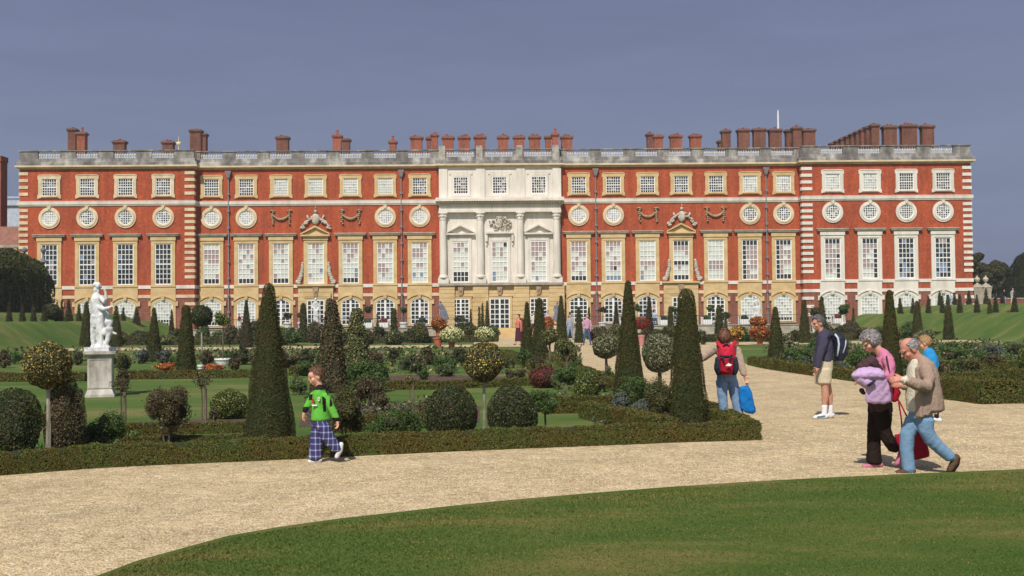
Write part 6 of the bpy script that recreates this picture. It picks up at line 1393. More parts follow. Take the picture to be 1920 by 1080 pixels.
# ---- the boy in green
b_ = Person('walking boy in a bright green goalkeeper jersey and blue plaid trousers', 592, 868.2)
k = b_.k; cxm = b_.p.x
def jersey_fn(c):
    """black yoke, side panel, cuffs: returns material slot by place on the shirt (photo rows)"""
    v = c - CAM; w_ = v.dot(_f); px = 960 + FPX * v.dot(_r) / w_; py = 540 - FPX * v.dot(_u) / w_
    if py < 731 - .0 and abs(px - 599) < 11: return 1
    if 731 <= py < 741 and px > 609 + (py - 731) * .5 and px < 616: return 1
    if 744 < py < 772 and 603 + (py - 744) * .12 < px < 611 + (py - 744) * .02 - max(0, (748 - py)) and c.y < b_.D - .02: return 1
    if px < 579 and py > 763: return 1
    if px > 622 and py > 783: return 1
    if 618 < px < 623.5 and 746 < py < 762 and px - 618 < (py - 742) * .4: return 1
    if 579 < px < 586 and 740 < py < 750: return 1
    return 0
b_.garment('jersey', [C_green, C_black], [[(599, 724, 7, .055), (600, 730, 10, .09), (600, 737, 14, .105), (600, 750, 14.5, .105), (600, 765, 15.5, .105), (601, 780, 17.5, .11), (601.5, 787, 18.5, .11)],
    [(589, 739, 7.5, .05, .06), (581, 754, 7.5, .045, .07), (574, 765, 6, .038, .05), (571.5, 771, 5, .032, .04)], [(611, 741, 7, .05, -.085), (617, 756, 7, .047, -.11), (625, 772, 7, .043, -.12), (631, 787, 6.5, .036, -.12)]], fn=jersey_fn, wrinkle=.003)
M_plaid = plaidmat()
b_.garment('trousers', M_plaid, [[(602, 782, 15, .10), (601, 797, 15.5, .10)], [(597, 796, 13, .07, .04), (594.5, 815, 12.5, .065, .04), (592.5, 838, 12.5, .062, .03), (591, 861, 13, .062, .02)],
    [(606, 796, 13, .075, -.05), (612, 815, 13, .07, -.05), (621, 829, 11.5, .062, -.04), (633, 842, 10, .055, -.03)]], wrinkle=.004)
b_.skin_tube([(599, 731, 6, .035), (598, 722, 6.5, .038), (596, 715, 7, .04)]); b_.skin_tube([(573, 768, 3.6, .024, .05), (570, 776, 3.6, .02, .04)]); b_.skin_tube([(630, 784, 4, .026, -.12), (633, 792, 3.8, .02, -.12)])
b_.head(592, 706, .222, (-.86, -.46, -.22), kid=True); b_.browmat = H_brown
b_.hand(570.5, 775, (-.15, -.1, -1), (.6, -.6, 0), .72, .04, .6); b_.hand(632.5, 790, (.1, -.1, -1), (-.6, -.5, 0), .72, -.12, .8, -1)
b_.shoe([(600, 862.5, 5, .033, .02), (590, 863.5, 5, .035), (580, 865, 3.6, .03)], C_whshoe); b_.shoe([(640, 832, 4.5, .03, -.03), (637.5, 844, 5.5, .034), (631, 857, 4, .03)], C_whshoe)
b_.finish(); b_.hair(H_brown, 'short', 2600)
pq = MB(); v_ = at(587, 752, b_.D - .118); pq.box(v_.x - .012, v_.x + .012, v_.y - .004, v_.y + .01, v_.z - .03, v_.z + .03); part_w(pq, 'jersey_print', C_red, b_.root)
pq = MB(); v_ = at(597.5, 748, b_.D - .128); pq.box(v_.x - .011, v_.x + .011, v_.y - .004, v_.y + .01, v_.z - .022, v_.z + .02); part_w(pq, 'badge', C_white, b_.root)
pq = MB(); pq.box(v_.x - .004, v_.x + .004, v_.y - .007, v_.y - .004, v_.z - .010, v_.z + .008); part_w(pq, 'badge_mark', C_navy, b_.root)
pq = MB(); v_ = at(590, 760, b_.D - .12); pq.box(v_.x - .035, v_.x + .03, v_.y - .004, v_.y + .01, v_.z - .008, v_.z + .008); part_w(pq, 'jersey_print', C_white, b_.root)
# ---- woman with the red rucksack, seen from behind
w1 = Person('brown-haired woman seen from behind in beige sweater and blue jeans', 1372, 796.5)
w1.garment('sweater', C_beige, [[(1360, 641, 7, .055), (1361, 648, 15, .08), (1361, 656, 18.5, .10), (1362, 680, 17, .10), (1362, 705, 18.5, .11)], [(1344, 652, 9, .06), (1330, 661, 9, .055, .03), (1315, 672, 8, .05, .02), (1302, 676, 6, .04, 0)],
    [(1380, 654, 9, .06), (1386, 672, 8.5, .055, -.02), (1391, 690, 7, .048, -.04), (1396, 703, 5.5, .038, -.06)]])
w1.garment('jeans', C_jean, [[(1362, 701, 18.5, .11), (1363, 713, 19, .115)], [(1353, 714, 11, .085), (1354.5, 742, 9.5, .075), (1357, 765, 8.5, .066), (1360, 792, 8.8, .066)], [(1373, 714, 11, .085), (1378, 742, 9.5, .075), (1384, 768, 8.5, .066), (1390, 793, 8.8, .066)]], wrinkle=.0035, wscale=14)
w1.skin_tube([(1359, 647, 6, .045), (1358, 636, 6, .045)]); w1.head(1357, 630, .235, (-.25, .95, -.05)); w1.hand(1397, 705, (.35, -.1, -1), (-.4, -.8, 0), .95, -.06, .8); w1.hand(1300, 677, (-1, 0, -.2), (0, -1, 0), .95, 0, .5)
w1.skin_tube([(1394, 700, 3.4, .028, -.06), (1398, 707, 3.2, .022, -.06)])
w1.shoe([(1360, 793, 6, .05), (1360, 794, 6, .09, .06)], C_brshoe); w1.shoe([(1390, 794, 6, .05), (1391, 795, 6, .09, .06)], C_brshoe)
w1.finish(); w1.hair(H_auburn, 'long', 3200)
def thing_at(name, label, cat, px, py, D, group=None):
    p = at(px, py, D); e = empty(name, p); tag(e, label, cat, group); P_ = Person.__new__(Person); P_.D = D; P_.k = FPX / D; P_.root = e; P_.p = p; P_.body = MB(); P_.g = []; return e, P_
e, R_ = thing_at('rucksack', 'red rucksack with black side pockets on the back of the woman in jeans', 'rucksack', 1362, 704, w1.D - .22)
m = MB(); R_.tube(m, [(1362, 647, 11, .05, .05), (1362, 654, 16, .09), (1362, 670, 17, .12), (1362, 688, 18, .13), (1362, 700, 15, .10)]); remeshed(m, 'bag', C_red, e, .012, 3, .006, 12)
m = MB(); R_.tube(m, [(1362, 672, 14, .10, -.07), (1362, 697, 13, .10, -.08)]); remeshed(m, 'front_pocket', C_dkred, e, .012, 3, .004, 14)
for sx_ in (-1, 1):
    m = MB(); R_.tube(m, [(1362 + sx_ * 16, 672, 5, .07, .02), (1362 + sx_ * 17, 690, 6.5, .09), (1362 + sx_ * 15, 700, 5, .07)]); remeshed(m, 'side_pocket', C_rucks, e, .012, 2, .003, 14)
    m = MB(); R_.tube(m, [(1362 + sx_ * 8, 654, 3.5, .02, -.0), (1362 + sx_ * 14, 645, 4, .02, .06), (1362 + sx_ * 17, 641, 3.8, .02, .16)]); remeshed(m, 'shoulder_strap', C_red, e, .01, 1)
m = MB(); R_.tube(m, [(1356, 649, 1.2, .01, -.02), (1359, 645.5, 1.4, .012), (1364, 645.5, 1.4, .012), (1367, 649, 1.2, .01)]); part_w(m, 'grab_loop', C_rucks, e)
for q_ in ([(1352, 664, 1.2, .01, -.17), (1358, 676, 1.2, .01, -.23)], [(1372, 664, 1.2, .01, -.17), (1366, 676, 1.2, .01, -.23)], [(1350, 668, 2, .012, -.16), (1374, 668, 2, .012, -.16)]): m = MB(); R_.tube(m, q_); part_w(m, 'compression_strap', C_rucks, e)
m = MB(); a_ = R_.pt((1362, 687), -.20); q = [R_.pt(c_, -.235) for c_ in ((1360, 686), (1366, 680.5), (1373, 684), (1369, 686.5))]; m.add(q + [v2 + Vector((0, .006, 0)) for v2 in q], [(0, 1, 2, 3), (7, 6, 5, 4), (0, 4, 5, 1), (1, 5, 6, 2), (2, 6, 7, 3), (3, 7, 4, 0)]); part_w(m, 'white_tag', C_white, e)
e, R_ = thing_at('carrier_bag', 'bright blue plastic carrier bag hanging from the hand of the rucksack woman', 'bag', 1402, 777, w1.D - .05)
m = MB(); v_ = []
out_ = [(1386, 726), (1397, 722.5), (1404, 725), (1410, 737), (1414, 753), (1417, 772), (1412, 777), (1398, 774), (1389, 766), (1385, 745)]
for dy_, sc_ in ((-.07, .82), (-.04, 1.0), (.04, 1.0), (.07, .82)):
    cx_, cy_ = 1401, 750
    for (a_, c_) in out_: v_.append(R_.pt((cx_ + (a_ - cx_) * sc_, cy_ + (c_ - cy_) * sc_), dy_))
n_ = len(out_); fs = [tuple(range(n_ - 1, -1, -1)), tuple(range(3 * n_, 4 * n_))]
for r_i in range(3):
    for i in range(n_): j = (i + 1) % n_; fs.append((r_i * n_ + i, r_i * n_ + j, (r_i + 1) * n_ + j, (r_i + 1) * n_ + i))
m.add(v_, fs); remeshed(m, 'bag', C_bag, e, .012, 3, .010, 8)
m = MB(); R_.tube(m, [(1399, 724, 1.0, .008, -.02), (1400, 713, .9, .008, -.02)]); R_.tube(m, [(1403, 726, 1.0, .008, .02), (1401, 713, .9, .008, .0)]); part_w(m, 'handle', C_bag, e)
# ---- tall man in shorts
m1 = Person('tall grey-haired man in navy sweater and khaki shorts standing on the gravel', 1545, 785.5, skin=S_tan)
m1.garment('sweater', C_navy, [[(1541, 618, 7, .055), (1544, 624, 12, .10), (1546, 632, 15, .15), (1546, 650, 16.5, .16), (1545.5, 665, 17, .155), (1544.5, 677, 16.5, .155)], [(1546, 632, 9, .06, -.16), (1542, 650, 8.5, .055, -.20), (1536, 668, 7.5, .05, -.21), (1533, 688, 6, .042, -.21)],
    [(1546, 632, 9, .06, .16), (1537, 650, 8, .055, .2), (1531, 668, 7, .05, .2), (1530, 686, 5.5, .042, .2)]])
m1.garment('shorts', C_khaki, [[(1545, 674, 16.5, .15), (1544.5, 692, 17, .15)], [(1546, 692, 14.5, .09, -.08), (1545, 718, 13.5, .095, -.08)], [(1543, 692, 14.5, .09, .08), (1540, 718, 13, .09, .08)]], wrinkle=.004)
m1.skin_tube([(1541, 624, 6, .055), (1537, 614, 6.5, .055), (1535, 608, 7, .055)])
for q_ in ([(1547, 708, 9, .07, -.08), (1546.5, 726, 6.8, .058), (1547.5, 742, 7.2, .058), (1546, 758, 5, .045), (1545.5, 777, 4, .038)], [(1549, 708, 8.5, .07, .08), (1552, 726, 6.8, .058), (1555, 742, 7, .058), (1556, 758, 5, .045), (1556.5, 776, 4, .038)]): m1.skin_tube(q_)
m1.skin_tube([(1533, 682, 4.5, .035, -.21), (1532, 693, 3.8, .026, -.21)]); m1.skin_tube([(1530, 682, 4.5, .035, .2), (1529, 690, 3.8, .026, .2)])
m1.head(1533.5, 606.5, .25, (-.94, -.30, -.16), nose=1.15); m1.browmat = H_dgrey; m1.hand(1532, 691, (-.05, 0, -1), (-.9, .2, 0), 1.0, -.21, .6); m1.hand(1529, 689, (-.05, 0, -1), (-.9, -.2, 0), 1.0, .2, .5, -1)
m1.garment('sock', C_sock, [[(1546, 760, 5.6, .05, -.08), (1545.8, 779, 5.2, .05, -.08)]], body=0, wrinkle=.002); m1.garment('sock', C_sock, [[(1556, 760, 5.6, .05, .08), (1556.3, 777, 5.2, .05, .08)]], body=0, wrinkle=.002)
m1.shoe([(1550, 779, 6, .045, -.08), (1539, 781, 5.2, .05), (1527, 783, 3.6, .042)], C_whshoe); m1.shoe([(1560, 777.5, 6, .045, .08), (1550, 779.5, 5.2, .05), (1540, 781.5, 3.6, .042)], C_whshoe)
m = MB(); m1.tube(m, [(1546, 780, 1.6, .012, -.125), (1533, 782, 1.4, .012, -.13)]); m1.finish(); m1.hair(H_dgrey, 'short', 2600); part_w(m, 'shoe_trim', C_trim, m1.root)
e, R_ = thing_at('rucksack', 'black rucksack with silver-grey straps on the back of the tall man', 'rucksack', 1573, 676, m1.D)
m = MB(); R_.tube(m, [(1567, 626, 6, .10), (1571, 634, 12, .14), (1576, 650, 13.5, .15), (1576, 664, 12, .14), (1572, 674, 9, .11)]); remeshed(m, 'bag', C_rucks, e, .012, 3, .006, 12)
for q_ in ([(1566, 627, 1.9, .02, -.12), (1571, 634, 1.9, .02, -.15), (1573, 645, 2, .02, -.17), (1572, 655, 1.8, .02, -.17), (1570, 667, 1.4, .02, -.16)], [(1586, 639, 1.2, .015, -.10), (1585, 648, 1.3, .015, -.13), (1581, 661, 1.2, .015, -.14)]):
    m = MB(); R_.tube(m, q_); part_w(m, 'strap', C_lgrey, e, True)
m = MB(); R_.tube(m, [(1562, 630, 2.5, .03, -.14), (1556, 628, 3, .03, -.16), (1551, 634, 2.6, .025, -.2)]); part_w(m, 'shoulder_strap', C_rucks, e, True)
# ---- grey-haired woman in pink
w2 = Person('grey-haired woman in a pink top and black trousers looking down as she walks', 1640, 878)
w2.garment('top', C_pink, [[(1648, 656, 8, .06), (1655, 664, 12, .11), (1658, 672, 16, .15), (1656, 690, 19.5, .155), (1654, 715, 20.5, .15), (1652, 745, 20, .15), (1651, 758, 20, .15)], [(1664, 673, 11, .06, -.15), (1669, 690, 10.5, .056, -.19), (1667, 706, 10, .052, -.22), (1652, 712, 8, .045, -.29), (1636, 711, 7, .04, -.33)],
    [(1652, 675, 11, .06, .15), (1652, 700, 10, .055, .17), (1636, 712, 8, .045, .1), (1622, 712, 6.5, .04, 0)]])
w2.garment('trousers', C_brn, [[(1651, 752, 21, .15), (1650, 772, 22.5, .15)], [(1644, 775, 16, .095, .06), (1640, 800, 13.5, .08, .06), (1638.5, 830, 12.5, .078), (1638.5, 867, 14.5, .09)], [(1657, 776, 16, .095, -.06), (1657, 802, 13, .08, -.06), (1664, 822, 12, .075), (1677, 840, 12, .075)]], wrinkle=.005)
w2.skin_tube([(1654, 668, 8, .055), (1646, 655, 8, .055), (1640, 648, 9, .055)]); w2.head(1631.5, 641, .235, (-.80, -.22, -.52)); w2.browmat = H_grey
w2.hand(1630, 711, (-1, 0, -.15), (0, 0, -1), .92, -.34, .9); w2.hand(1620, 712, (-1, 0, -.1), (0, 0, -1), .92, 0, .9)
w2.shoe([(1651, 871, 6, .045, .06), (1636, 872.5, 6, .048), (1619, 875, 4, .04)], C_pkshoe); w2.shoe([(1690, 848, 5.5, .04, -.06), (1688, 858, 6, .045), (1681, 870, 4.5, .04)], C_pkshoe)
w2.finish(); w2.hair(H_grey, 'bob', 4200)
e, R_ = thing_at('jacket', 'lavender jacket draped over the arm of the grey-haired woman', 'jacket', 1640, 756, w2.D - .36)
m = MB()
for t in ([(1603, 704, 7, .07), (1613, 702, 11, .10), (1630, 701, 13, .12), (1646, 702, 13, .12), (1654, 704, 10, .09)], [(1610, 708, 9, .07), (1622, 716, 11, .09), (1640, 720, 13, .08)], [(1641, 708, 18, .09), (1645, 722, 22, .075), (1647, 738, 24.5, .065), (1648, 753, 24.5, .05)]): R_.tube(m, t)
remeshed(m, 'jacket', C_lav, e, .009, 2, .008, 5.5)
m = MB(); R_.tube(m, [(1628, 723, 2.5, .02, -.10), (1640, 714, 2.2, .02, -.12)]); part_w(m, 'pocket_trim', C_rucks, e, True)
e, R_ = thing_at('coat', 'dark brown coat bundled over the same arm above and below the lavender jacket', 'coat', 1640, 764, w2.D - .28)
m = MB()
for t in ([(1609, 689, 6, .06), (1620, 684, 10, .09), (1632, 678, 12, .10), (1640, 685, 12, .09)], [(1646, 750, 23, .06), (1645, 760, 20, .06), (1642, 768, 14, .04)], [(1616, 732, 5, .04), (1619, 738, 4, .04)], [(1641, 690, 14, .06), (1646, 755, 20, .045)]): R_.tube(m, t)
remeshed(m, 'coat', C_plum, e, .011, 2, .010, 8)
e, R_ = thing_at('shoulder_bag', 'small dark red shoulder bag at the hip of the grey-haired woman', 'bag', 1680, 752, w2.D - .05)
m = MB(); R_.tube(m, [(1677, 722, 5, .04), (1680, 737, 9, .06), (1677, 750, 6, .05)]); remeshed(m, 'bag', C_dkred, e, .01, 3, .003)
m = MB(); R_.tube(m, [(1674, 722, 1.6, .012, -.05), (1668, 700, 1.5, .012, -.2), (1662, 668, 1.5, .012, -.17)]); part_w(m, 'strap', C_plum, e, True)
# ---- older man in the taupe jacket
m2 = Person('older balding man in a beige-brown jacket and light jeans striding on the gravel', 1700, 888.5, skin=S_ruddy)
m2.garment('shirt', C_cream, [[(1714, 676, 8, .08), (1711, 688, 9, .10), (1710, 715, 9.5, .12), (1710, 745, 10, .12), (1711, 769, 10, .12)]], body=.7)
m2.garment('jacket', C_taupe, [[(1720, 668, 8, .08), (1725, 675, 13, .12), (1731, 685, 18.5, .17), (1735, 700, 21.5, .19), (1738, 725, 24, .19), (1740, 748, 27, .19), (1742, 769, 27.5, .185)], [(1728, 740, 15, .19), (1727, 777, 16, .18)], [(1718, 690, 9, .16, -.02), (1717, 740, 9, .17, -.02), (1718, 780, 8, .17, -.02)], [(1736, 690, 13, .075, -.17), (1741, 710, 13, .07, -.23), (1738, 725, 12.5, .068, -.26), (1719, 721, 11, .06, -.31), (1700, 713, 8.5, .05, -.33)],
    [(1726, 690, 13, .075, .17), (1724, 718, 12, .07, .2), (1706, 726, 9, .055, .08), (1694, 724, 7.5, .045, 0)]], body=.66, wrinkle=.006, wscale=9)
m2.garment('jeans', C_jean2, [[(1727, 762, 20, .14), (1725, 784, 22, .145)], [(1713, 786, 15.5, .10, .06), (1701, 816, 13.5, .088, .06), (1700, 845, 12.5, .08), (1704, 880, 12.5, .08)], [(1736, 786, 16, .10, -.07), (1736, 806, 14.5, .09, -.07), (1745, 823, 13.5, .082), (1762, 840, 12, .075), (1782, 857, 11, .07)]], wrinkle=.0035, wscale=15)
m2.skin_tube([(1724, 682, 10, .07), (1717, 668, 10, .065), (1712, 660, 10.5, .065)]); m2.head(1704.5, 655, .252, (-.84, -.16, -.52), nose=1.2); m2.browmat = H_grey
m2.skin_tube([(1700, 713, 5.5, .034, -.33), (1691, 710, 5, .026, -.33)]); m2.skin_tube([(1696, 724, 5.5, .034, 0), (1688, 722, 5, .026, 0)])
m2.hand(1692, 710, (-1, .15, -.1), (.1, 1, -.5), 1.05, -.33, .7); m2.hand(1689, 722, (-1, -.1, .1), (.1, -1, .3), 1.05, 0, .7, -1)
m2.shoe([(1711, 882, 7, .05, .06), (1697, 884, 6.5, .052), (1681, 886.5, 4.2, .044)], C_brshoe); m2.shoe([(1793, 856, 7, .045, -.07), (1789, 868, 7.5, .052), (1780, 882, 5.5, .046)], C_brshoe)
m = MB(); m2.tube(m, [(1697.5, 713, 9.5, .055, -.33), (1694.5, 712, 8, .048, -.33)]); m2.finish(); m2.hair(H_grey, 'bald', 1600); part_w(m, 'shirt_cuff', C_cream, m2.root, True)
m = MB(); m2.tube(m, [(1798, 858, 2, .04, -.07), (1795, 871, 2, .05), (1785, 886, 2, .045)]); part_w(m, 'shoe_sole', C_black, m2.root, True)
e, R_ = thing_at('shopping_bag', 'dark red square shopping bag behind the legs of the striding man', 'bag', 1712, 866, m2.D + .42)
m = MB(); q = [(1677, 815), (1731, 806), (1744, 856), (1690, 868)]; q0 = [R_.pt(c_, -.07) for c_ in q]; q1 = [R_.pt(c_, .07) for c_ in q]; m.add(q0 + q1, [(3, 2, 1, 0), (4, 5, 6, 7), (0, 1, 5, 4), (1, 2, 6, 5), (2, 3, 7, 6), (3, 0, 4, 7)]); remeshed(m, 'bag', C_dkred, e, .012, 2, .006, 9)
m = MB(); R_.tube(m, [(1692, 813, 1.5, .01), (1690, 785, 1.4, .01), (1686, 760, 1.4, .01), (1684, 748, 1.2, .01)]); R_.tube(m, [(1716, 809, 1.5, .01), (1700, 780, 1.4, .01), (1686, 752, 1.4, .01)]); part_w(m, 'handle', C_dkred, e, True)
# ---- blond boy half hidden behind the man
b2 = Person('blond boy in a bright blue shirt half hidden behind the man in the jacket', 1750, 791.5)
b2.garment('shirt', C_blue, [[(1737, 654, 6, .05), (1741, 660, 11, .08), (1744, 670, 13.5, .10), (1744, 700, 14, .105), (1744, 716, 14.5, .105)], [(1751, 667, 6, .05, .02), (1755, 682, 5.5, .045), (1753, 692, 5, .04)]])
b2.garment('shorts', C_djean, [[(1744, 712, 14, .10), (1745, 726, 14.5, .11)], [(1740, 726, 9, .08), (1741, 746, 8.5, .07)], [(1750, 726, 9, .08), (1751, 746, 8.5, .07)]])
b2.skin_tube([(1741, 740, 6, .05), (1744, 760, 5, .045), (1744, 784, 3.6, .035)]); b2.skin_tube([(1751, 740, 6, .05), (1755, 760, 5, .045), (1756, 784, 3.6, .035)]); b2.skin_tube([(1738, 662, 5, .04), (1736, 652, 5, .04)]); b2.skin_tube([(1753, 690, 4, .035), (1748, 708, 3.2, .03)])
b2.head(1734, 643.5, .225, (-.75, .45, -.30), kid=True); b2.hand(1748, 706, (-.3, 0, -1), (-.5, -.5, 0), .8)
b2.garment('sock', C_black, [[(1744, 772, 4.5, .04), (1744, 784, 4.2, .04)]], body=0, wrinkle=0); b2.garment('sock', C_black, [[(1756, 772, 4.5, .04), (1756, 784, 4.2, .04)]], body=0, wrinkle=0)
b2.shoe([(1742, 786, 4.8, .04), (1749, 788, 4.4, .04)], C_whshoe); b2.shoe([(1754, 786, 5, .04), (1763, 788, 4.4, .04)], C_whshoe); b2.finish(); b2.hair(H_blond, 'short', 2400)
# ---- small distant walkers
def walker(label, px, top, foot, D, upper, lower, hairm, f=(0, -1, 0), skirt=False, z=None, stride=.06, skin=S_fair, lean=0.0, marble=None, arm=None, seated=False, name='person', cat='person', group=None):
    gz = terrain(at(px, foot, D).x, D) if z is None else z
    w_ = Person(label, px, foot, D, skin if marble is None else marble, gz, name=name, cat=cat, group=group); k = w_.k
    c = w_.p - CAM; wd = c.dot(_f); f_y = 540 - FPX * c.dot(_u) / wd; H = f_y - top; u_ = H / 8.0; X = lambda a: px + a * u_; Y = lambda b: f_y - b * u_; m_ = u_ / k
    L = lambda h: lean * (h / 8)
    side = abs(f[0]) > .6; sw = .62 if side else 1.0; dd = 1.0 if side else .62
    T = lambda pts: [(X(a + L(b)), Y(b), r * u_, d_ * m_, y_ * m_) for a, b, r, d_, y_ in pts]
    torso = T([(0, 6.85, .25, .25, 0), (0, 6.45, .75 * sw, .75 * dd, 0), (0, 5.6, .72 * sw, .7 * dd, 0), (0, 4.7, .6 * sw, .58 * dd, 0), (0, 4.1, .66 * sw, .62 * dd, 0)])
    sh = .82 * sw; dy_ = .0 if not side else .8
    arms = arm or [[(-sh, 6.3, .26, .26, dy_), (-sh - .25, 5.1, .22, .22, dy_), (-sh - .05, 4.1, .17, .17, dy_)], [(sh, 6.3, .26, .26, -dy_), (sh + .25, 5.1, .22, .22, -dy_), (sh + .1, 4.1, .17, .17, -dy_)]]
    legs = [T([(-.32 * sw, 4.2, .4, .4, 0), (-.36 * sw - stride * 4, 2.2, .3, .3, 0), (-.36 * sw - stride * 9, .35, .2, .2, 0)]), T([(.32 * sw, 4.2, .4, .4, 0), (.36 * sw + stride * 3, 2.2, .3, .3, 0), (.36 * sw + stride * 9, .35, .2, .2, 0)])]
    vx = max(.012, m_ * .11)
    if marble:
        for t in [torso] + [T(a) for a in arms] + legs: w_.skin_tube(t)
        w_.skin_tube(T([(0, 4.4, .72, .6, 0), (.1, 3, .8, .6, 0), (.15, .5, .75, .6, 0)])); w_.body.ell(w_.pt((X(L(7.4)), Y(7.4))), (.34 * m_, .4 * m_, .5 * m_)); w_.skin_tube(T([(0, 7.2, .22, .22, 0), (0, 6.6, .25, .25, 0)]))
        remeshed(w_.body, 'figure', marble, w_.root, vx, 2, .01 * m_ * 4, 5); return w_
    w_.garment('top', upper, [torso] + [T(a[:-1] + [a[-1]]) for a in arms], voxel=vx, wrinkle=.006)
    if skirt: w_.garment('skirt', lower, [T([(0, 4.5, .6, .6, 0), (.05, 3.4, .85, .8, 0), (.15, 2.2, 1.0, .9, 0), (.2, 1.1, 1.15, 1.0, 0)])], voxel=vx); w_.skin_tube(legs[0]); w_.skin_tube(legs[1])
    else: w_.garment('trousers', lower, legs + [T([(0, 4.5, .62 * sw, .6 * dd, 0), (0, 4.0, .68 * sw, .62 * dd, 0)])], voxel=vx)
    w_.skin_tube(T([(0, 6.5, .24, .24, 0), (0, 7.1, .24, .24, 0)]))
    for a in arms: e_ = a[-1]; w_.skin_tube(T([(e_[0], e_[1], .12, .12, e_[4]), (e_[0], e_[1] - .45, .13, .1, e_[4]), (e_[0], e_[1] - .7, .07, .06, e_[4])]))
    w_.head(X(L(7.45)), Y(7.45), m_ * 1.02, f)
    for lg in legs: q_ = lg[-1]; w_.shoe([(q_[0], Y(.2), .2 * u_, .2 * m_), (q_[0] + f[0] * .5 * u_, Y(.12), .14 * u_, .2 * m_, f[1] * .5 * m_)], C_brshoe)
    w_.finish(voxel=vx, smooth=2); w_.hair(hairm, 'short', 300); return w_
dof = lambda px, foot: gp(px, foot).y
walker('man in a checked pinkish shirt and jeans walking from the palace', 1101, 589, 647, dof(1101, 647), C_plum2, C_djean, H_auburn, f=(-.3, -1, 0))
walker('woman in coral top and long dark plum skirt walking before the steps', 972, 589, 647, dof(972, 647), clothmat('coral_top', (0.62, 0.22, 0.17)), C_skirt, H_dark, f=(-.8, -.3, 0), skirt=True)
walker('woman in a pale grey top and jeans left of the checked shirt', 1069, 589, 641, 88, C_grey, C_jean, H_auburn, f=(.4, -1, 0))
walker('person in a cream shirt between two yews before the right centre window', 1001, 584, 630, 100, C_cream, C_skirt, H_dark)
walker('man in a lilac shirt behind the orange flowers by the right centre window', 1027, 582, 630, 100, clothmat('lilac_shirt', (0.42, 0.36, 0.52)), C_khaki, H_dark)
walker('man in a blue shirt leaning on the terrace before a ground floor window', 1230, 582, 618, 106, C_pale, C_djean, H_dark, lean=-.6)
walker('figure in maroon and white on the terrace left of the brownish yew', 449, 588, 618, 106, C_maroon, C_white, H_dark, f=(.8, -.3, 0))
walker('small child in bright red right of the brownish yew', 474, 598, 622, 104.9, C_mred, C_mred, H_dark)
walker('man in a pale blue shirt and jeans on the right grass bank', 1782, 549, 577, 102, C_pale, C_jean, H_dark)
walker('distant walker in a dark top and jeans beyond the right bank', 1883, 543, 572, 98, C_black, C_jean, H_auburn)
walker('distant walker in a grey top near the right edge of the bank', 1899, 540, 572, 97, C_grey, C_khaki, H_dgrey)
# ---- statues
M_marble = noisy('white_marble', (0.42, 0.41, 0.40), (0.72, 0.72, 0.72), 5.0, rough=.6, c3=(.64, .64, .64)); M_ped = noisy('weathered_pedestal', (0.26, 0.225, 0.19), (0.62, 0.58, 0.52), 2.6, c3=(.47, .43, .38), rough=.9, stretch=(1, 1, .5)); M_bronze = plain('grey_blue_lead', (0.17, 0.18, 0.22), .8, .2)
def pedestal(label, px, D, z, rows, widths, mat=M_ped):
    """rows: base, die bottom, die top, cap top"""
    p = Vector((at(px, rows[0], D).x, D, z)); k = FPX / D; e = empty('pedestal', p); tag(e, label, 'pedestal'); zz = [max(0, at(px, r, D).z - z) for r in rows]; zz[0] = 0
    wb, wd, wc = [w_ / k / 2 for w_ in widths]; h1 = zz[1]
    b = MB(); b.box(-wb, wb, -wb, wb, 0, h1 * .45); b.frustum(0, 0, h1 * .45 + .001, h1 * 1.35, wb * .96, wb * .96, wd * 1.01, wd * 1.01); b.build('base', mat, e)
    b = MB(); b.box(-wd, wd, -wd, wd, h1 * 1.35 + .001, zz[2]); t = wd * .2; y = -wd - .012; rect_ring(b, -wd + t * .2, wd - t * .2, h1 * 1.6, zz[2] - .03, t * .8, y, -wd + .001); b.build('die', mat, e)
    b = MB(); c0 = zz[2]; c1 = zz[3]; b.frustum(0, 0, c0 + .001, c0 + (c1 - c0) * .45, wd * 1.03, wd * 1.03, wc * .94, wc * .94); b.box(-wc, wc, -wc, wc, c0 + (c1 - c0) * .45 + .001, c1); b.build('cap', mat, e)
    return e, c1 + z
DS = gp(189, 745).y
e, zt = pedestal('tall weathered stone pedestal with panelled sides on the left lawn', 189, DS + .35, 0, (745, 733, 668, 658), (52, 43, 57)); e.rotation_euler = (0, 0, .26)
st = Person('white marble statue of a draped standing figure with a crouching one', 188, 658, DS + .35, M_marble, zt, name='statue', cat='statue')
sp_ = MB(); c_ = st.pt((188, 655)); sp_.box(c_.x - .29, c_.x + .29, c_.y - .25, c_.y + .25, zt + .0015, zt + .09); part_w(sp_, 'plinth', M_marble, st.root)
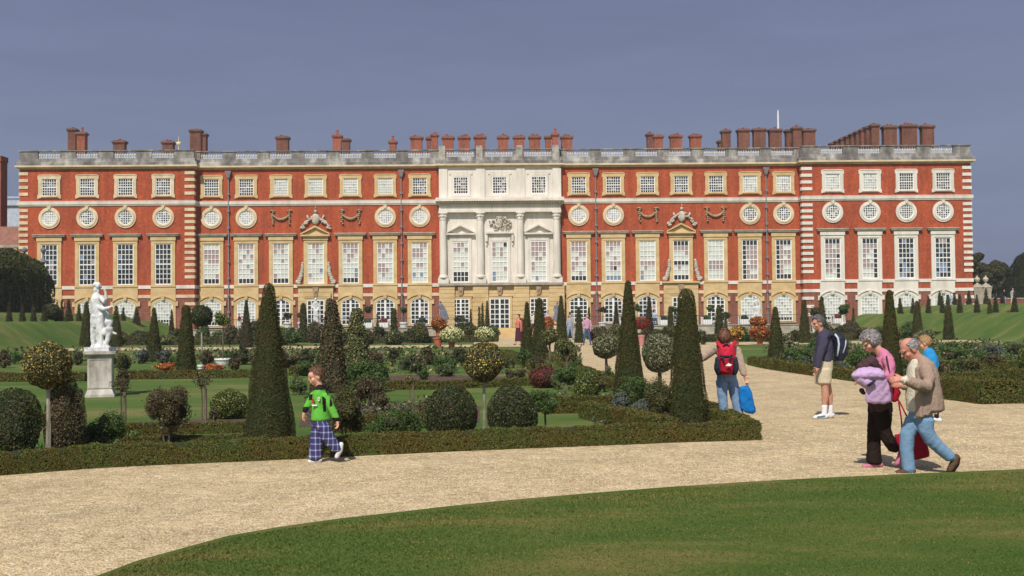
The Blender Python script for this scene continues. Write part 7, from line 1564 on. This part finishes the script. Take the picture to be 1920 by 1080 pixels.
for t in ([(184, 549, 3.6, .045), (184, 543, 3.4, .045)], [(181, 552, 7, .08), (181, 560, 11, .12), (182, 572, 11, .12), (184, 584, 12, .13), (185, 596, 13, .13), (184, 606, 13, .13)], [(178, 600, 8, .09, .0), (176, 618, 7, .08), (175.5, 634, 5.5, .065), (176, 650, 4.5, .06)], [(189, 600, 8, .09, -.05), (187, 620, 6.8, .08), (186, 636, 5.5, .065), (185, 650, 4.5, .06)],
          [(176, 648, 4.5, .06), (173, 652, 4, .06)], [(186, 648, 5, .06, -.05), (190, 652, 4, .07, -.15)], [(183, 592, 13, .14), (181, 606, 12, .13), (180, 614, 8, .1)], [(190, 590, 4, .05, -.1), (192, 612, 4, .06), (191, 635, 4, .06), (190, 650, 5, .07)],
          [(188, 557, 5, .055, -.06), (196, 566, 4.4, .05, -.14), (199.5, 560, 3.4, .04, -.18), (198, 548, 2.6, .03, -.18), (196, 543, 2.4, .025, -.18)], [(187, 575, 5, .05, -.1), (195, 580, 4, .045, -.2), (204, 577, 3.4, .035, -.2), (211, 574.5, 2.2, .022, -.2), (214, 577, 1.4, .016, -.2)], [(177, 556, 5, .055, .05), (174, 572, 4.4, .05, .02), (178, 586, 4, .045, -.08)],
          [(192, 570, 6, .08, .02), (200, 590, 6, .08, .05), (197, 612, 8, .1, .05)], [(194, 610, 7, .08, .0), (202, 603, 6.5, .075), (207, 601, 5.5, .06)], [(207, 602, 5.5, .055, 0), (203, 616, 4.5, .05), (200, 630, 4.2, .045)], [(195, 626, 6.5, .07, -.12), (202, 618, 6.5, .07), (207, 616, 5.5, .06)], [(207, 617, 5.5, .055, -.12), (203, 632, 4.8, .05), (198, 648, 4, .045)], [(198, 648, 4.2, .05, -.12), (204, 652, 4, .05)], [(205, 621, 3.5, .04, -.1), (212, 624, 3.2, .035), (218, 626, 2.2, .025)], [(187, 648, 14, .16), (189, 654, 17, .19)]):
    st.skin_tube(t)
st.body.ell(st.pt((184.5, 536)), (.065, .08, .095), None, 16, 10); st.body.ell(st.pt((180, 534)), (.075, .08, .07)); st.body.ell(st.pt((190, 538)), (.02, .02, .03)); st.body.ell(st.pt((179, 543)), (.05, .06, .09))
remeshed(st.body, 'figure', M_marble, st.root, .014, 2, .006, 9)
e, zt = pedestal('small white pedestal before the left ground floor door', 592, 103.4, .0, (628, 624, 614, 612), (20, 17, 21), M_cream); walker('small white standing statue before the left ground floor door', 592, 557, 612, 103.4, None, None, None, marble=M_marble, z=zt, name='statue', cat='statue', stride=.0, arm=[[(-.7, 6.3, .24, .24, 0), (-.95, 5.2, .2, .2, 0), (-.3, 4.6, .16, .16, -.4)], [(.7, 6.3, .24, .24, 0), (.9, 5.2, .2, .2, 0), (.5, 4.2, .16, .16, -.4)]])
e, zt = pedestal('low stone pedestal by the left centre pier', 832, 103.2, .0, (630, 625, 610, 607), (22, 18, 24), M_cream); walker('grey lead statue group with outstretched arm left of the centre block', 832, 563, 607, 103.2, None, None, None, marble=M_bronze, z=zt, name='statue', cat='statue', stride=.12, lean=-1.2, arm=[[(-.7, 6.3, .26, .26, 0), (-1.4, 5.7, .22, .22, 0), (-2.2, 5.5, .16, .16, 0)], [(.7, 6.0, .3, .3, 0), (1.2, 4.0, .5, .4, 0), (1.6, 1.6, .5, .4, 0)]])
e, zt = pedestal('low stone pedestal by the right centre pier', 1044, 103.2, .0, (628, 623, 608, 605), (22, 18, 24), M_cream); walker('grey lead statue half hidden by a yew right of the centre block', 1042, 565, 605, 103.2, None, None, None, marble=M_bronze, z=zt, name='statue', cat='statue', stride=.1, lean=.6)
e, zt = pedestal('low stone pedestal behind the orange flower pots', 1420, 103.0, .0, (624, 620, 604, 601), (26, 22, 28), M_cream); walker('white marble statue leaning left before the round-arched window', 1422, 555, 601, 103.0, None, None, None, marble=M_marble, z=zt, name='statue', cat='statue', stride=.15, lean=-.9, arm=[[(-.6, 6.3, .3, .3, 0), (-1.2, 5.0, .26, .26, 0), (-1.3, 3.6, .2, .2, -.3)], [(.7, 6.2, .3, .3, 0), (1.2, 5.2, .35, .3, 0), (.9, 3.6, .3, .3, 0)]])
for px_, lab in ((46, 'dark finial ball on a post before the palace corner stones'), (81, 'dark finial ball before the first tall window')):
    p = Vector((at(px_, 470, 97).x, 97, 2.5)); e = empty('ball_finial', p); tag(e, lab, 'finial', 'dark finials behind the tall left hedge'); zc = at(px_, 468, 97).z - 2.5
    b = MB(); b.lathe([(.12, 0), (.1, zc - 1.2), (.3, zc - 1.1), (.1, zc - .7), (.06, zc - .3), (.2, zc - .18), (.24, zc), (.15, zc + .16), (.02, zc + .22)], (0, 0, 0), 10); b.build('finial', M_bronze, e)
# ================================================================ THIN SUMMER HAZE
hz = MB(); hz.box(-140, 140, -20, 215, -1.2, 34); ho = hz.build('haze', [], None)
hm = bpy.data.materials.new('thin_haze'); hm.use_nodes = True; hn = hm.node_tree; hn.nodes.clear()
ho_ = N(hn, 'ShaderNodeOutputMaterial'); pv = N(hn, 'ShaderNodeVolumePrincipled'); pv.inputs['Density'].default_value = 0.0003; pv.inputs['Color'].default_value = (.93, .95, 1.0, 1); pv.inputs['Anisotropy'].default_value = 0.0
hn.links.new(pv.outputs[0], ho_.inputs['Volume']); ho.data.materials.append(hm); tag(ho, 'thin summer haze over the garden and palace', 'haze', kind='stuff')
